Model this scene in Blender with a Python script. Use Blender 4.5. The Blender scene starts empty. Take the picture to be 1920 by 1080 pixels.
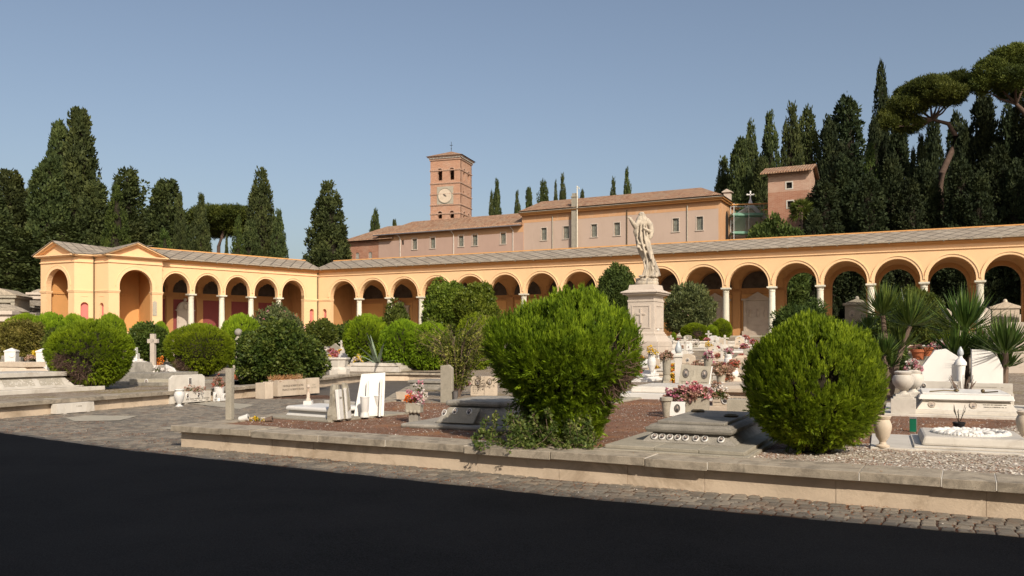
import bpy, bmesh, math, random
import numpy as np
from mathutils import Vector, Matrix, noise
R = math.radians
random.seed(7)
rs = np.random.RandomState(11)
scene = bpy.context.scene
COL = scene.collection
F, HZ, EYE = 1557.0, 646.0, 1.65

def gp(px, py, z=0.0):
    """world point on the horizontal plane z seen along a photo direction"""
    y = F * (EYE - z) / (py - HZ)
    return Vector(((px - 960) / F * y, y, z))
def at(px, y, z=0.0):
    return Vector(((px - 960) / F * y, y, z))
def hz(py, y):
    return EYE + (HZ - py) * y / F

# ------------------------------------------------------------------ tagging
def tag(o, label=None, cat=None, group=None, kind=None):
    if label: o['label'] = label
    if cat: o['category'] = cat
    if group: o['group'] = group
    if kind: o['kind'] = kind
    return o
def thing(name, label, cat, loc=(0, 0, 0), rz=0.0, group=None):
    o = bpy.data.objects.new(name, None)
    o.empty_display_size = 0.3
    COL.objects.link(o)
    o.location = loc
    o.rotation_euler = (0, 0, rz)
    return tag(o, label, cat, group, 'thing')
def copy_tree(o, parent=None):
    c = o.copy(); COL.objects.link(c); c.parent = parent
    for ch in KIDS.get(o.name, []):
        k = copy_tree(ch, c)
        KIDS.setdefault(c.name, []).append(k)
    return c
KIDS = {}
def dup(o, label, loc, rz=0.0, sc=(1, 1, 1), group=None):
    c = copy_tree(o)
    c['label'] = label
    if group: c['group'] = group
    c.location = loc; c.rotation_euler = (0, 0, rz)
    c.scale = sc if hasattr(sc, '__len__') else (sc, sc, sc)
    return c

# ------------------------------------------------------------------ mesh builder
class MB:
    def __init__(self):
        self.v = []; self.f = []; self.m = []
    def add(self, vs, fs, mi=0, M=None):
        b = len(self.v)
        if M is not None: vs = [M @ Vector(p) for p in vs]
        self.v += [tuple(p) for p in vs]
        self.f += [tuple(b + i for i in f) for f in fs]
        self.m += [mi] * len(fs)
        return self
    def box(self, x0, x1, y0, y1, z0, z1, mi=0, M=None, tx=0.0, ty=0.0):
        """axis box, tx/ty shrink the top by that much on each side"""
        v = [(x0, y0, z0), (x1, y0, z0), (x1, y1, z0), (x0, y1, z0),
             (x0 + tx, y0 + ty, z1), (x1 - tx, y0 + ty, z1), (x1 - tx, y1 - ty, z1), (x0 + tx, y1 - ty, z1)]
        f = [(0, 3, 2, 1), (4, 5, 6, 7), (0, 1, 5, 4), (1, 2, 6, 5), (2, 3, 7, 6), (3, 0, 4, 7)]
        return self.add(v, f, mi, M)
    def cbox(self, c, s, mi=0, M=None, tx=0.0, ty=0.0):
        return self.box(c[0] - s[0] / 2, c[0] + s[0] / 2, c[1] - s[1] / 2, c[1] + s[1] / 2, c[2], c[2] + s[2], mi, M, tx, ty)
    def prism(self, poly, d0, d1, axis='z', mi=0, M=None):
        n = len(poly)
        def mk(p, d):
            if axis == 'z': return (p[0], p[1], d)
            if axis == 'y': return (p[0], d, p[1])
            return (d, p[0], p[1])
        v = [mk(p, d0) for p in poly] + [mk(p, d1) for p in poly]
        f = [tuple(range(n))[::-1], tuple(range(n, 2 * n))] + [(i, (i + 1) % n, n + (i + 1) % n, n + i) for i in range(n)]
        return self.add(v, f, mi, M)
    def lathe(self, prof, n=20, c=(0, 0, 0), mi=0, M=None, sx=1.0, sy=1.0):
        v = []; f = []
        for r, z in prof:
            for k in range(n):
                a = 2 * math.pi * k / n
                v.append((c[0] + r * sx * math.cos(a), c[1] + r * sy * math.sin(a), c[2] + z))
        for j in range(len(prof) - 1):
            for k in range(n):
                k2 = (k + 1) % n
                f.append((j * n + k, j * n + k2, (j + 1) * n + k2, (j + 1) * n + k))
        f.append(tuple(range(n))[::-1]); f.append(tuple((len(prof) - 1) * n + k for k in range(n)))
        return self.add(v, f, mi, M)
    def tube(self, pts, rad, n=7, mi=0, M=None):
        pts = [Vector(p) for p in pts]
        v = []; f = []
        for i, p in enumerate(pts):
            d = (pts[min(i + 1, len(pts) - 1)] - pts[max(i - 1, 0)]).normalized()
            u = d.cross(Vector((0, 0, 1)))
            if u.length < 0.05: u = d.cross(Vector((0, 1, 0)))
            u.normalize(); w = u.cross(d)
            r = rad[i] if hasattr(rad, '__len__') else rad
            for k in range(n):
                a = 2 * math.pi * k / n
                v.append(p + (u * math.cos(a) + w * math.sin(a)) * r)
        for j in range(len(pts) - 1):
            for k in range(n):
                k2 = (k + 1) % n
                f.append((j * n + k, j * n + k2, (j + 1) * n + k2, (j + 1) * n + k))
        f.append(tuple(range(n))); f.append(tuple((len(pts) - 1) * n + k for k in range(n))[::-1])
        return self.add(v, f, mi, M)
    def ell(self, c, r, nu=14, nv=9, mi=0, M=None):
        prof = []
        v = []; f = []
        for j in range(nv + 1):
            t = math.pi * (j + 0.02) / (nv + 0.04)
            for k in range(nu):
                a = 2 * math.pi * k / nu
                v.append((c[0] + r[0] * math.sin(t) * math.cos(a), c[1] + r[1] * math.sin(t) * math.sin(a), c[2] - r[2] * math.cos(t)))
        for j in range(nv):
            for k in range(nu):
                k2 = (k + 1) % nu
                f.append((j * nu + k, j * nu + k2, (j + 1) * nu + k2, (j + 1) * nu + k))
        return self.add(v, f, mi, M)
    def build(self, name, mats, parent=None, smooth=False, bevel=0.0, loc=None, rz=None, label=None):
        me = bpy.data.meshes.new(name)
        me.from_pydata(self.v, [], self.f)
        if not isinstance(mats, (list, tuple)): mats = [mats]
        for m in mats: me.materials.append(m)
        if len(mats) > 1: me.polygons.foreach_set('material_index', self.m)
        bm = bmesh.new(); bm.from_mesh(me)
        bmesh.ops.recalc_face_normals(bm, faces=bm.faces); bm.to_mesh(me); bm.free()
        if smooth:
            me.polygons.foreach_set('use_smooth', [True] * len(me.polygons))
            me.set_sharp_from_angle(angle=R(40))
        me.update()
        o = bpy.data.objects.new(name, me)
        COL.objects.link(o)
        if parent is not None:
            o.parent = parent; KIDS.setdefault(parent.name, []).append(o)
        if loc is not None: o.location = loc
        if rz is not None: o.rotation_euler = (0, 0, rz)
        if bevel:
            b = o.modifiers.new('bevel', 'BEVEL'); b.width = bevel; b.segments = 2; b.limit_method = 'ANGLE'; b.angle_limit = R(35)
        if label: o['label'] = label
        return o
def quick(name, mats, parent, fn, **k):
    m = MB(); fn(m); return m.build(name, mats, parent, **k)

def text(s, size, mat, parent, loc, rot, name='lettering', align='CENTER', depth=0.002, sx=1.0):
    c = bpy.data.curves.new(name, 'FONT'); c.body = s; c.size = size; c.extrude = depth
    c.align_x = align; c.align_y = 'CENTER'; c.resolution_u = 2
    c.materials.append(mat)
    tmp = bpy.data.objects.new(name, c); COL.objects.link(tmp)
    me = bpy.data.meshes.new_from_object(tmp); bpy.data.objects.remove(tmp)
    o = bpy.data.objects.new(name, me); COL.objects.link(o); o.parent = parent
    KIDS.setdefault(parent.name, []).append(o)
    o.location = loc; o.rotation_euler = rot; o.scale = (sx, 1, 1)
    return o

# ------------------------------------------------------------------ materials
def nt(name):
    m = bpy.data.materials.new(name); m.use_nodes = True
    t = m.node_tree; t.nodes.clear()
    o = t.nodes.new('ShaderNodeOutputMaterial'); b = t.nodes.new('ShaderNodeBsdfPrincipled')
    t.links.new(b.outputs[0], o.inputs[0])
    b.inputs['Specular IOR Level'].default_value = 0.25
    return m, t, b, o
def ramp(t, fac, stops, interp='LINEAR'):
    r = t.nodes.new('ShaderNodeValToRGB'); e = r.color_ramp.elements
    r.color_ramp.interpolation = interp
    while len(e) < len(stops): e.new(0.5)
    for i, (p, c) in enumerate(stops):
        e[i].position = p; e[i].color = (*c, 1) if len(c) == 3 else c
    t.links.new(fac, r.inputs[0]); return r.outputs[0]
def coords(t, scale=(1, 1, 1), rot=(0, 0, 0), kind='Object'):
    c = t.nodes.new('ShaderNodeTexCoord'); m = t.nodes.new('ShaderNodeMapping')
    m.inputs['Scale'].default_value = scale; m.inputs['Rotation'].default_value = rot
    t.links.new(c.outputs[kind], m.inputs[0]); return m.outputs[0]
def nz(t, co, scale, detail=6, rough=0.6, dist=0.0):
    n = t.nodes.new('ShaderNodeTexNoise'); n.inputs['Scale'].default_value = scale
    n.inputs['Detail'].default_value = detail; n.inputs['Roughness'].default_value = rough
    n.inputs['Distortion'].default_value = dist
    t.links.new(co, n.inputs['Vector']); return n.outputs['Fac']
def mixc(t, fac, a, b, mode='MIX'):
    m = t.nodes.new('ShaderNodeMix'); m.data_type = 'RGBA'; m.blend_type = mode
    for s, v in ((m.inputs[0], fac), (m.inputs[6], a), (m.inputs[7], b)):
        if isinstance(v, (int, float)): s.default_value = v
        elif isinstance(v, tuple): s.default_value = (*v, 1)
        else: t.links.new(v, s)
    return m.outputs[2]
def mth(t, op, a, b=0.0, c=None):
    m = t.nodes.new('ShaderNodeMath'); m.operation = op
    for s, v in zip(m.inputs, (a, b, c)):
        if v is None: continue
        if isinstance(v, (int, float)): s.default_value = v
        else: t.links.new(v, s)
    return m.outputs[0]
def bump(t, b, h, strength=0.3, dist=0.02):
    n = t.nodes.new('ShaderNodeBump'); n.inputs['Strength'].default_value = strength
    n.inputs['Distance'].default_value = dist
    t.links.new(h, n.inputs['Height']); t.links.new(n.outputs[0], b.inputs['Normal'])
def sc3(c, k): return tuple(min(1, x * k) for x in c)

def stone(name, col, vary=0.25, scale=3.0, grime=0.35, grime_col=None, rough=0.8, bmp=0.25, speck=0.0, streak=False, rnd=0.12):
    m, t, b, o = nt(name)
    co = coords(t)
    n1 = nz(t, co, scale, 8, 0.65, 0.4)
    c = ramp(t, n1, [(0.25, sc3(col, 1 - vary)), (0.5, col), (0.75, sc3(col, 1 + vary * 0.6))])
    g = nz(t, coords(t, (1, 1, 0.25) if streak else (1, 1, 1)), scale * 0.6, 7, 0.7, 0.8)
    gf = ramp(t, g, [(0.5, (0, 0, 0)), (0.68, (1, 1, 1))])
    c = mixc(t, mth(t, 'MULTIPLY', gf, grime), c, grime_col or sc3(col, 0.35))
    fine = nz(t, co, scale * 22, 4, 0.7)
    c = mixc(t, ramp(t, fine, [(0.56, (0, 0, 0)), (0.66, (1, 1, 1))]) if speck else 0.0, c, sc3(col, 0.45) if speck else c)
    if rnd:
        oi = t.nodes.new('ShaderNodeObjectInfo')
        hs = t.nodes.new('ShaderNodeHueSaturation')
        t.links.new(mth(t, 'MULTIPLY_ADD', oi.outputs['Random'], rnd * 2, 1 - rnd), hs.inputs['Value'])
        t.links.new(c, hs.inputs['Color']); c = hs.outputs[0]
    t.links.new(c, b.inputs['Base Color'])
    b.inputs['Roughness'].default_value = rough
    bump(t, b, mth(t, 'ADD', n1, mth(t, 'MULTIPLY', fine, 0.4)), bmp, 0.02)
    return m
def plain(name, col, rough=0.6, metal=0.0, vary=0.12, scale=6):
    m, t, b, o = nt(name)
    n = nz(t, coords(t), scale, 5)
    t.links.new(ramp(t, n, [(0.3, sc3(col, 1 - vary)), (0.7, sc3(col, 1 + vary))]), b.inputs['Base Color'])
    b.inputs['Roughness'].default_value = rough; b.inputs['Metallic'].default_value = metal
    return m
def leafmat(name, a, b_, c_, trans=0.25, rough=0.6, clump=1.6, objvar=0.12, tone=None):
    """a..c_: leaf tones picked per leaf and per patch of crown"""
    m, t, b, o = nt(name)
    g = t.nodes.new('ShaderNodeNewGeometry')
    n = nz(t, coords(t), clump, 3, 0.6)
    f = mth(t, 'ADD', mth(t, 'MULTIPLY', g.outputs['Random Per Island'], 0.5), mth(t, 'MULTIPLY_ADD', n, 1.9, -0.7))
    c = ramp(t, f, [(0.1, a), (0.5, b_), (0.95, c_)])
    oi = t.nodes.new('ShaderNodeObjectInfo')
    hs = t.nodes.new('ShaderNodeHueSaturation')
    t.links.new(mth(t, 'MULTIPLY_ADD', oi.outputs['Random'], objvar * 2, 1 - objvar), hs.inputs['Value'])
    t.links.new(mth(t, 'MULTIPLY_ADD', oi.outputs['Random'], 0.03, 0.485), hs.inputs['Hue'])
    t.links.new(c, hs.inputs['Color']); c = hs.outputs[0]
    t.links.new(c, b.inputs['Base Color']); b.inputs['Roughness'].default_value = rough
    b.inputs['Specular IOR Level'].default_value = 0.2
    tr = t.nodes.new('ShaderNodeBsdfTranslucent'); t.links.new(mixc(t, 0.4, c, sc3(c_, 1.6)), tr.inputs[0])
    mx = t.nodes.new('ShaderNodeMixShader'); mx.inputs[0].default_value = trans
    t.links.new(b.outputs[0], mx.inputs[1]); t.links.new(tr.outputs[0], mx.inputs[2]); t.links.new(mx.outputs[0], o.inputs[0])
    return m

def plaster(name, col, stain, k=0.35, scale=0.35):
    m, t, b, o = nt(name)
    n = nz(t, coords(t), scale, 8, 0.62)
    c = ramp(t, n, [(0.3, sc3(col, 0.93)), (0.6, col), (0.8, sc3(col, 1.05))])
    g = nz(t, coords(t, (1, 1, 0.35)), scale * 2.2, 9, 0.75, 0.6)
    c = mixc(t, mth(t, 'MULTIPLY', ramp(t, g, [(0.52, (0, 0, 0)), (0.72, (1, 1, 1))]), k), c, stain)
    t.links.new(c, b.inputs['Base Color']); b.inputs['Roughness'].default_value = 0.9
    bump(t, b, nz(t, coords(t), 9, 6), 0.15, 0.02)
    return m
YEL = (0.74, 0.48, 0.268)
m_yellow = plaster('yellow_plaster', YEL, (0.62, 0.40, 0.21), 0.55)
m_yellow2 = plaster('ochre_moulding_plaster', (0.76, 0.51, 0.29), (0.56, 0.36, 0.18), 0.5)
m_orange = plaster('orange_plaster', (0.60, 0.31, 0.115), (0.48, 0.26, 0.1), 0.5)
m_inner = plaster('shade_toned_ochre_plaster', (0.44, 0.225, 0.09), (0.22, 0.11, 0.045), 0.6)  # low light inside the galleries put into the colour: ochre darkened, plus stains
m_maroon = plaster('maroon_plaster', (0.22, 0.055, 0.05), (0.15, 0.045, 0.04), 0.5)
m_nichered = plaster('niche_red_plaster', (0.52, 0.17, 0.15), (0.44, 0.16, 0.13), 0.5)
m_fresco = stone('dark_fresco', (0.06, 0.045, 0.035), 0.7, 1.6, 0.6, (0.02, 0.018, 0.015), 0.7, 0.0)
m_trav = stone('travertine', (0.57, 0.455, 0.335), 0.24, 1.5, 0.85, (0.30, 0.22, 0.145), 0.8, 0.6, 0, False, 0.03)
m_cope = stone('weathered_coping', (0.33, 0.28, 0.215), 0.5, 5.0, 0.9, (0.13, 0.11, 0.085), 0.85, 0.5, 1)
m_colstone = stone('column_stone', (0.6, 0.565, 0.46), 0.12, 2.5, 0.2, None, 0.7, 0.2)
m_marble = stone('white_marble', (0.54, 0.50, 0.44), 0.16, 3.0, 0.55, (0.33, 0.28, 0.22), 0.55, 0.1)
m_white = stone('clean_white_marble', (0.66, 0.64, 0.605), 0.05, 2.0, 0.1, None, 0.4, 0.05)
m_cream = stone('cream_marble', (0.54, 0.45, 0.35), 0.18, 3.0, 0.5, (0.38, 0.29, 0.2), 0.6, 0.15)
m_grey = stone('weathered_grey_stone', (0.29, 0.265, 0.225), 0.35, 3.5, 0.5, (0.11, 0.1, 0.085), 0.85, 0.5, 1)
m_conc = stone('concrete', (0.35, 0.315, 0.25), 0.2, 4.0, 0.4, (0.22, 0.2, 0.16), 0.9, 0.4, 1)
m_pinkst = stone('pink_grey_stone', (0.46, 0.395, 0.33), 0.12, 1.5, 0.3, (0.35, 0.27, 0.22), 0.75, 0.2)
m_mausst = stone('monument_stone', (0.38, 0.31, 0.25), 0.2, 1.5, 0.35, (0.2, 0.16, 0.13), 0.8, 0.3)
m_dark = stone('dark_granite', (0.13, 0.12, 0.115), 0.3, 3.0, 0.3, None, 0.5, 0.2)
m_terra = stone('terracotta', (0.42, 0.13, 0.055), 0.2, 6, 0.3, (0.3, 0.14, 0.08), 0.8, 0.1)
m_black = plain('black_plastic', (0.015, 0.015, 0.016), 0.45)
m_metal = plain('dull_metal', (0.45, 0.45, 0.45), 0.35, 0.8)
m_green = plain('green_paint', (0.01, 0.14, 0.075), 0.4)
m_greynet = plain('scaffold_green', (0.03, 0.2, 0.12), 0.6)
m_ink = plain('dark_lettering', (0.10, 0.085, 0.07), 0.7)
m_portrait = stone('portrait_enamel', (0.20, 0.18, 0.165), 0.9, 22, 0.7, (0.04, 0.035, 0.03), 0.3, 0, 0, False, 0.2)
m_portrait2 = stone('faded_portrait_enamel', (0.42, 0.36, 0.3), 0.4, 18, 0.5, (0.18, 0.14, 0.12), 0.3, 0)
m_bronze = plain('bronze', (0.12, 0.09, 0.05), 0.5, 0.6)
m_glass = plain('window_glass', (0.17, 0.175, 0.145), 0.25, 0, 0.4, 3)
m_wframe = plain('painted_window_frame', (0.16, 0.15, 0.12), 0.6)
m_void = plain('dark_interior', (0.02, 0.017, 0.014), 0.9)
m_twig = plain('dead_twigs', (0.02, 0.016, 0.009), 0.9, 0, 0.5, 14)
m_bark = stone('bark', (0.17, 0.12, 0.09), 0.4, 3, 0.5, (0.06, 0.045, 0.035), 0.95, 0.8)
m_pinebark = stone('pine_bark', (0.085, 0.056, 0.042), 0.45, 2.2, 0.5, (0.09, 0.06, 0.05), 0.95, 0.9)
m_flame = plain('frosted_glass_flame', (0.42, 0.45, 0.46), 0.25)

# foliage tones
m_thuja = leafmat('thuja_leaf', (0.085, 0.135, 0.008), (0.175, 0.25, 0.012), (0.29, 0.38, 0.018), 0.22, 0.55, 2.4)
m_thujahero = leafmat('thuja_spray', (0.05, 0.092, 0.006), (0.14, 0.215, 0.011), (0.31, 0.42, 0.024), 0.28, 0.55, 4.5, 0.0)
m_cyp = leafmat('cypress_leaf', (0.022, 0.032, 0.01), (0.043, 0.057, 0.016), (0.085, 0.1, 0.028), 0.12, 0.7, 0.45)
m_cypshade = leafmat('shaded_cypress_leaf', (0.010, 0.017, 0.006), (0.019, 0.029, 0.009), (0.042, 0.053, 0.017), 0.06, 0.75, 0.45)  # self-shading of the right-hand trees put into a darker cypress green
m_cypyoung = leafmat('young_cypress_leaf', (0.028, 0.046, 0.01), (0.052, 0.078, 0.015), (0.095, 0.125, 0.024), 0.18, 0.7, 0.6)
m_pine = leafmat('pine_needle', (0.024, 0.038, 0.008), (0.055, 0.075, 0.012), (0.12, 0.14, 0.022), 0.15, 0.65, 0.35)
m_ivy = leafmat('glossy_leaf', (0.022, 0.042, 0.008), (0.055, 0.088, 0.014), (0.15, 0.18, 0.035), 0.15, 0.5, 2.0)
m_privet = leafmat('shrub_leaf', (0.035, 0.052, 0.01), (0.07, 0.092, 0.014), (0.14, 0.16, 0.028), 0.2, 0.5, 1.5)
m_olean = leafmat('oleander_leaf', (0.05, 0.06, 0.025), (0.09, 0.105, 0.035), (0.16, 0.16, 0.06), 0.2, 0.5, 2.0)
m_yelleaf = leafmat('yellowing_leaf', (0.09, 0.08, 0.02), (0.17, 0.17, 0.03), (0.32, 0.28, 0.07), 0.25, 0.6, 2.0)
m_yucca = leafmat('yucca_blade', (0.025, 0.052, 0.012), (0.06, 0.108, 0.02), (0.16, 0.22, 0.045), 0.12, 0.4, 2.0, 0.05)
m_agave = leafmat('agave_blade', (0.14, 0.19, 0.13), (0.2, 0.26, 0.18), (0.3, 0.36, 0.26), 0.05, 0.5, 2.0, 0.05)
m_drygrass = leafmat('dry_grass', (0.25, 0.13, 0.05), (0.36, 0.2, 0.08), (0.45, 0.3, 0.15), 0.1, 0.8, 3)
m_rusty = stone('rust_stained_marble', (0.5, 0.42, 0.34), 0.2, 14, 0.9, (0.28, 0.11, 0.045), 0.7, 0.3)
m_dome = leafmat('bright_shrub_leaf', (0.045, 0.075, 0.01), (0.10, 0.145, 0.014), (0.19, 0.24, 0.03), 0.2, 0.5, 2.2)
FL = {}
for n_, a_, b_, c_ in (('pink', (0.42, 0.08, 0.13), (0.55, 0.2, 0.26), (0.66, 0.44, 0.45)),
                       ('red', (0.3, 0.03, 0.03), (0.42, 0.07, 0.06), (0.5, 0.22, 0.17)),
                       ('dried', (0.22, 0.12, 0.08), (0.42, 0.25, 0.18), (0.58, 0.42, 0.32)),
                       ('yellow', (0.6, 0.32, 0.01), (0.75, 0.5, 0.02), (0.85, 0.7, 0.15)),
                       ('orange', (0.6, 0.1, 0.01), (0.75, 0.2, 0.02), (0.8, 0.35, 0.1)),
                       ('white', (0.6, 0.5, 0.45), (0.72, 0.66, 0.6), (0.8, 0.76, 0.7))):
    FL[n_] = leafmat(n_ + '_petals', a_, b_, c_, 0.2, 0.6, 6)
# ------------------------------------------------------------------ ground materials
def brickmat(name, c1, c2, mortar, w, h, ms=0.01, rot=(0, 0, 0), kind='Object', rough=0.85, nscale=2.0, grime=0.4, offset=0.5, bmp=0.4, warp=0.0):
    m, t, b, o = nt(name)
    co = coords(t, (1, 1, 1), rot, kind)
    if warp:
        nn = t.nodes.new('ShaderNodeTexNoise'); nn.inputs['Scale'].default_value = 1.3; nn.inputs['Detail'].default_value = 3
        t.links.new(co, nn.inputs['Vector'])
        vm = t.nodes.new('ShaderNodeVectorMath'); vm.operation = 'MULTIPLY_ADD'
        vm.inputs[1].default_value = (warp, warp, warp)
        t.links.new(nn.outputs['Color'], vm.inputs[0]); t.links.new(co, vm.inputs[2]); co = vm.outputs[0]
    br = t.nodes.new('ShaderNodeTexBrick')
    br.inputs['Scale'].default_value = 1.0
    br.inputs['Brick Width'].default_value = w; br.inputs['Row Height'].default_value = h
    br.inputs['Mortar Size'].default_value = ms; br.inputs['Mortar Smooth'].default_value = 0.3
    br.inputs['Color1'].default_value = (*c1, 1); br.inputs['Color2'].default_value = (*c2, 1)
    br.inputs['Mortar'].default_value = (*mortar, 1); br.inputs['Bias'].default_value = 0.0
    br.offset = offset
    t.links.new(co, br.inputs['Vector'])
    n = nz(t, co, nscale, 8, 0.7, 0.5)
    c = mixc(t, mth(t, 'MULTIPLY', ramp(t, n, [(0.42, (0, 0, 0)), (0.7, (1, 1, 1))]), grime), br.outputs['Color'], sc3(c1, 0.45))
    t.links.new(c, b.inputs['Base Color']); b.inputs['Roughness'].default_value = rough
    bump(t, b, mth(t, 'SUBTRACT', mth(t, 'MULTIPLY', n, 0.4), br.outputs['Fac']), bmp, 0.02)
    return m
def vertical_coords_brick(name, c1, c2, mortar, w, h, ms, nscale=0.6, grime=0.3, warmtop=None):
    """bricks on upright walls: courses follow z, the run follows x+y of the object"""
    m, t, b, o = nt(name)
    tc = t.nodes.new('ShaderNodeTexCoord'); s = t.nodes.new('ShaderNodeSeparateXYZ'); cb = t.nodes.new('ShaderNodeCombineXYZ')
    t.links.new(tc.outputs['Object'], s.inputs[0])
    t.links.new(mth(t, 'ADD', s.outputs[0], s.outputs[1]), cb.inputs[0]); t.links.new(s.outputs[2], cb.inputs[1])
    br = t.nodes.new('ShaderNodeTexBrick'); br.inputs['Scale'].default_value = 1.0
    br.inputs['Brick Width'].default_value = w; br.inputs['Row Height'].default_value = h
    br.inputs['Mortar Size'].default_value = ms
    br.inputs['Color1'].default_value = (*c1, 1); br.inputs['Color2'].default_value = (*c2, 1); br.inputs['Mortar'].default_value = (*mortar, 1)
    t.links.new(cb.outputs[0], br.inputs['Vector'])
    n = nz(t, tc.outputs['Object'], nscale, 9, 0.75, 0.5)
    c = mixc(t, mth(t, 'MULTIPLY', ramp(t, n, [(0.48, (0, 0, 0)), (0.62, (1, 1, 1))]), grime), br.outputs['Color'], sc3(mortar, 1.0))
    n2 = nz(t, tc.outputs['Object'], nscale * 4, 9, 0.8, 0.2)
    c = mixc(t, ramp(t, n2, [(0.58, (0, 0, 0)), (0.7, (0.7, 0.7, 0.7))]), c, sc3(c1, 0.5))
    t.links.new(c, b.inputs['Base Color']); b.inputs['Roughness'].default_value = 0.9
    bump(t, b, mth(t, 'SUBTRACT', n2, br.outputs['Fac']), 0.4, 0.03)
    return m
m_brick = vertical_coords_brick('roman_brick', (0.36, 0.18, 0.11), (0.42, 0.235, 0.15), (0.46, 0.33, 0.25), 0.5, 0.12, 0.012, 0.5, 0.35)
m_brickred = vertical_coords_brick('red_brick', (0.29, 0.125, 0.075), (0.35, 0.175, 0.11), (0.38, 0.26, 0.19), 0.5, 0.12, 0.012, 0.6, 0.3)
m_brickpale = vertical_coords_brick('pale_brick', (0.38, 0.225, 0.16), (0.43, 0.28, 0.205), (0.44, 0.33, 0.25), 0.5, 0.12, 0.012, 0.6, 0.4)
m_pinkwall = plaster('faded_pink_plaster', (0.435, 0.33, 0.265), (0.34, 0.255, 0.2), 0.5, 0.25)
m_pinkwall2 = plaster('faded_rose_plaster', (0.39, 0.27, 0.215), (0.31, 0.215, 0.17), 0.5, 0.25)
m_orangeband = plaster('peeling_orange_plaster', (0.50, 0.285, 0.15), (0.52, 0.38, 0.27), 0.9, 0.5)

def asphalt():
    m, t, b, o = nt('asphalt')
    co = coords(t)
    n = nz(t, co, 0.5, 8, 0.6); f = nz(t, co, 90, 3, 0.7)
    c = mixc(t, ramp(t, f, [(0.4, (0, 0, 0)), (0.75, (1, 1, 1))]), ramp(t, n, [(0.3, (0.009, 0.008, 0.0072)), (0.45, (0.017, 0.0155, 0.014)), (0.7, (0.028, 0.0255, 0.023))]), (0.05, 0.048, 0.046))
    t.links.new(c, b.inputs['Base Color']); b.inputs['Roughness'].default_value = 0.95; b.inputs['Specular IOR Level'].default_value = 0.06
    bump(t, b, f, 0.35, 0.01); return m
m_asphalt = asphalt()
def soilmat(name, base, dark, fleck, orange, dens=0.5, fs=45):
    m, t, b, o = nt(name)
    co = coords(t)
    n = nz(t, co, 1.1, 8, 0.7, 0.4)
    c = ramp(t, n, [(0.3, dark), (0.6, base), (0.8, sc3(base, 1.3))])
    g = nz(t, co, 0.55, 6, 0.65, 1.0)
    c = mixc(t, ramp(t, g, [(0.53, (0, 0, 0)), (0.62, (0.8, 0.8, 0.8))]), c, orange)
    v = t.nodes.new('ShaderNodeTexVoronoi'); v.inputs['Scale'].default_value = fs; t.links.new(co, v.inputs['Vector'])
    pick = mth(t, 'GREATER_THAN', nz(t, co, 14, 5, 0.8), 1 - dens)
    near = mth(t, 'LESS_THAN', v.outputs['Distance'], 0.42)
    c = mixc(t, mth(t, 'MULTIPLY', pick, near), c, mixc(t, v.outputs['Color'], fleck, sc3(fleck, 0.6)))
    t.links.new(c, b.inputs['Base Color']); b.inputs['Roughness'].default_value = 0.95
    bump(t, b, mth(t, 'ADD', n, v.outputs['Distance']), 0.6, 0.02); return m
m_soil = soilmat('needle_littered_soil', (0.21, 0.112, 0.068), (0.11, 0.058, 0.036), (0.42, 0.36, 0.29), (0.27, 0.13, 0.06), 0.44)
m_gravel = soilmat('pale_gravel', (0.36, 0.29, 0.22), (0.22, 0.15, 0.11), (0.66, 0.61, 0.54), (0.30, 0.17, 0.10), 0.66, 38)
m_field = soilmat('garden_earth', (0.24, 0.19, 0.14), (0.14, 0.10, 0.07), (0.45, 0.41, 0.35), (0.2, 0.15, 0.06), 0.5, 12)
m_cobtex = brickmat('cobbled_paving', (0.115, 0.1, 0.085), (0.15, 0.13, 0.11), (0.055, 0.04, 0.03), 0.13, 0.125, 0.012, (0, 0, R(24)), 'Object', 0.7, 0.8, 0.5, 0.5, 0.6, 0.05)
def cobstone():
    m, t, b, o = nt('basalt_cobbles')
    g = t.nodes.new('ShaderNodeNewGeometry'); co = coords(t)
    c = ramp(t, g.outputs['Random Per Island'], [(0.0, (0.115, 0.102, 0.084)), (0.5, (0.165, 0.145, 0.118)), (1.0, (0.235, 0.2, 0.155))])
    n = nz(t, co, 2.2, 8, 0.7)
    c = mixc(t, ramp(t, n, [(0.52, (0, 0, 0)), (0.68, (0.55, 0.55, 0.55))]), c, (0.17, 0.1, 0.06))
    c = mixc(t, ramp(t, nz(t, co, 30, 4, 0.8), [(0.64, (0, 0, 0)), (0.68, (1, 1, 1))]), c, (0.38, 0.31, 0.24))
    t.links.new(c, b.inputs['Base Color']); b.inputs['Roughness'].default_value = 0.65
    bump(t, b, nz(t, co, 60, 4), 0.3, 0.01); return m
m_cob = cobstone()
m_joint = soilmat('litter_between_cobbles', (0.10, 0.05, 0.03), (0.05, 0.03, 0.02), (0.4, 0.32, 0.25), (0.2, 0.09, 0.04), 0.42, 60)

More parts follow.
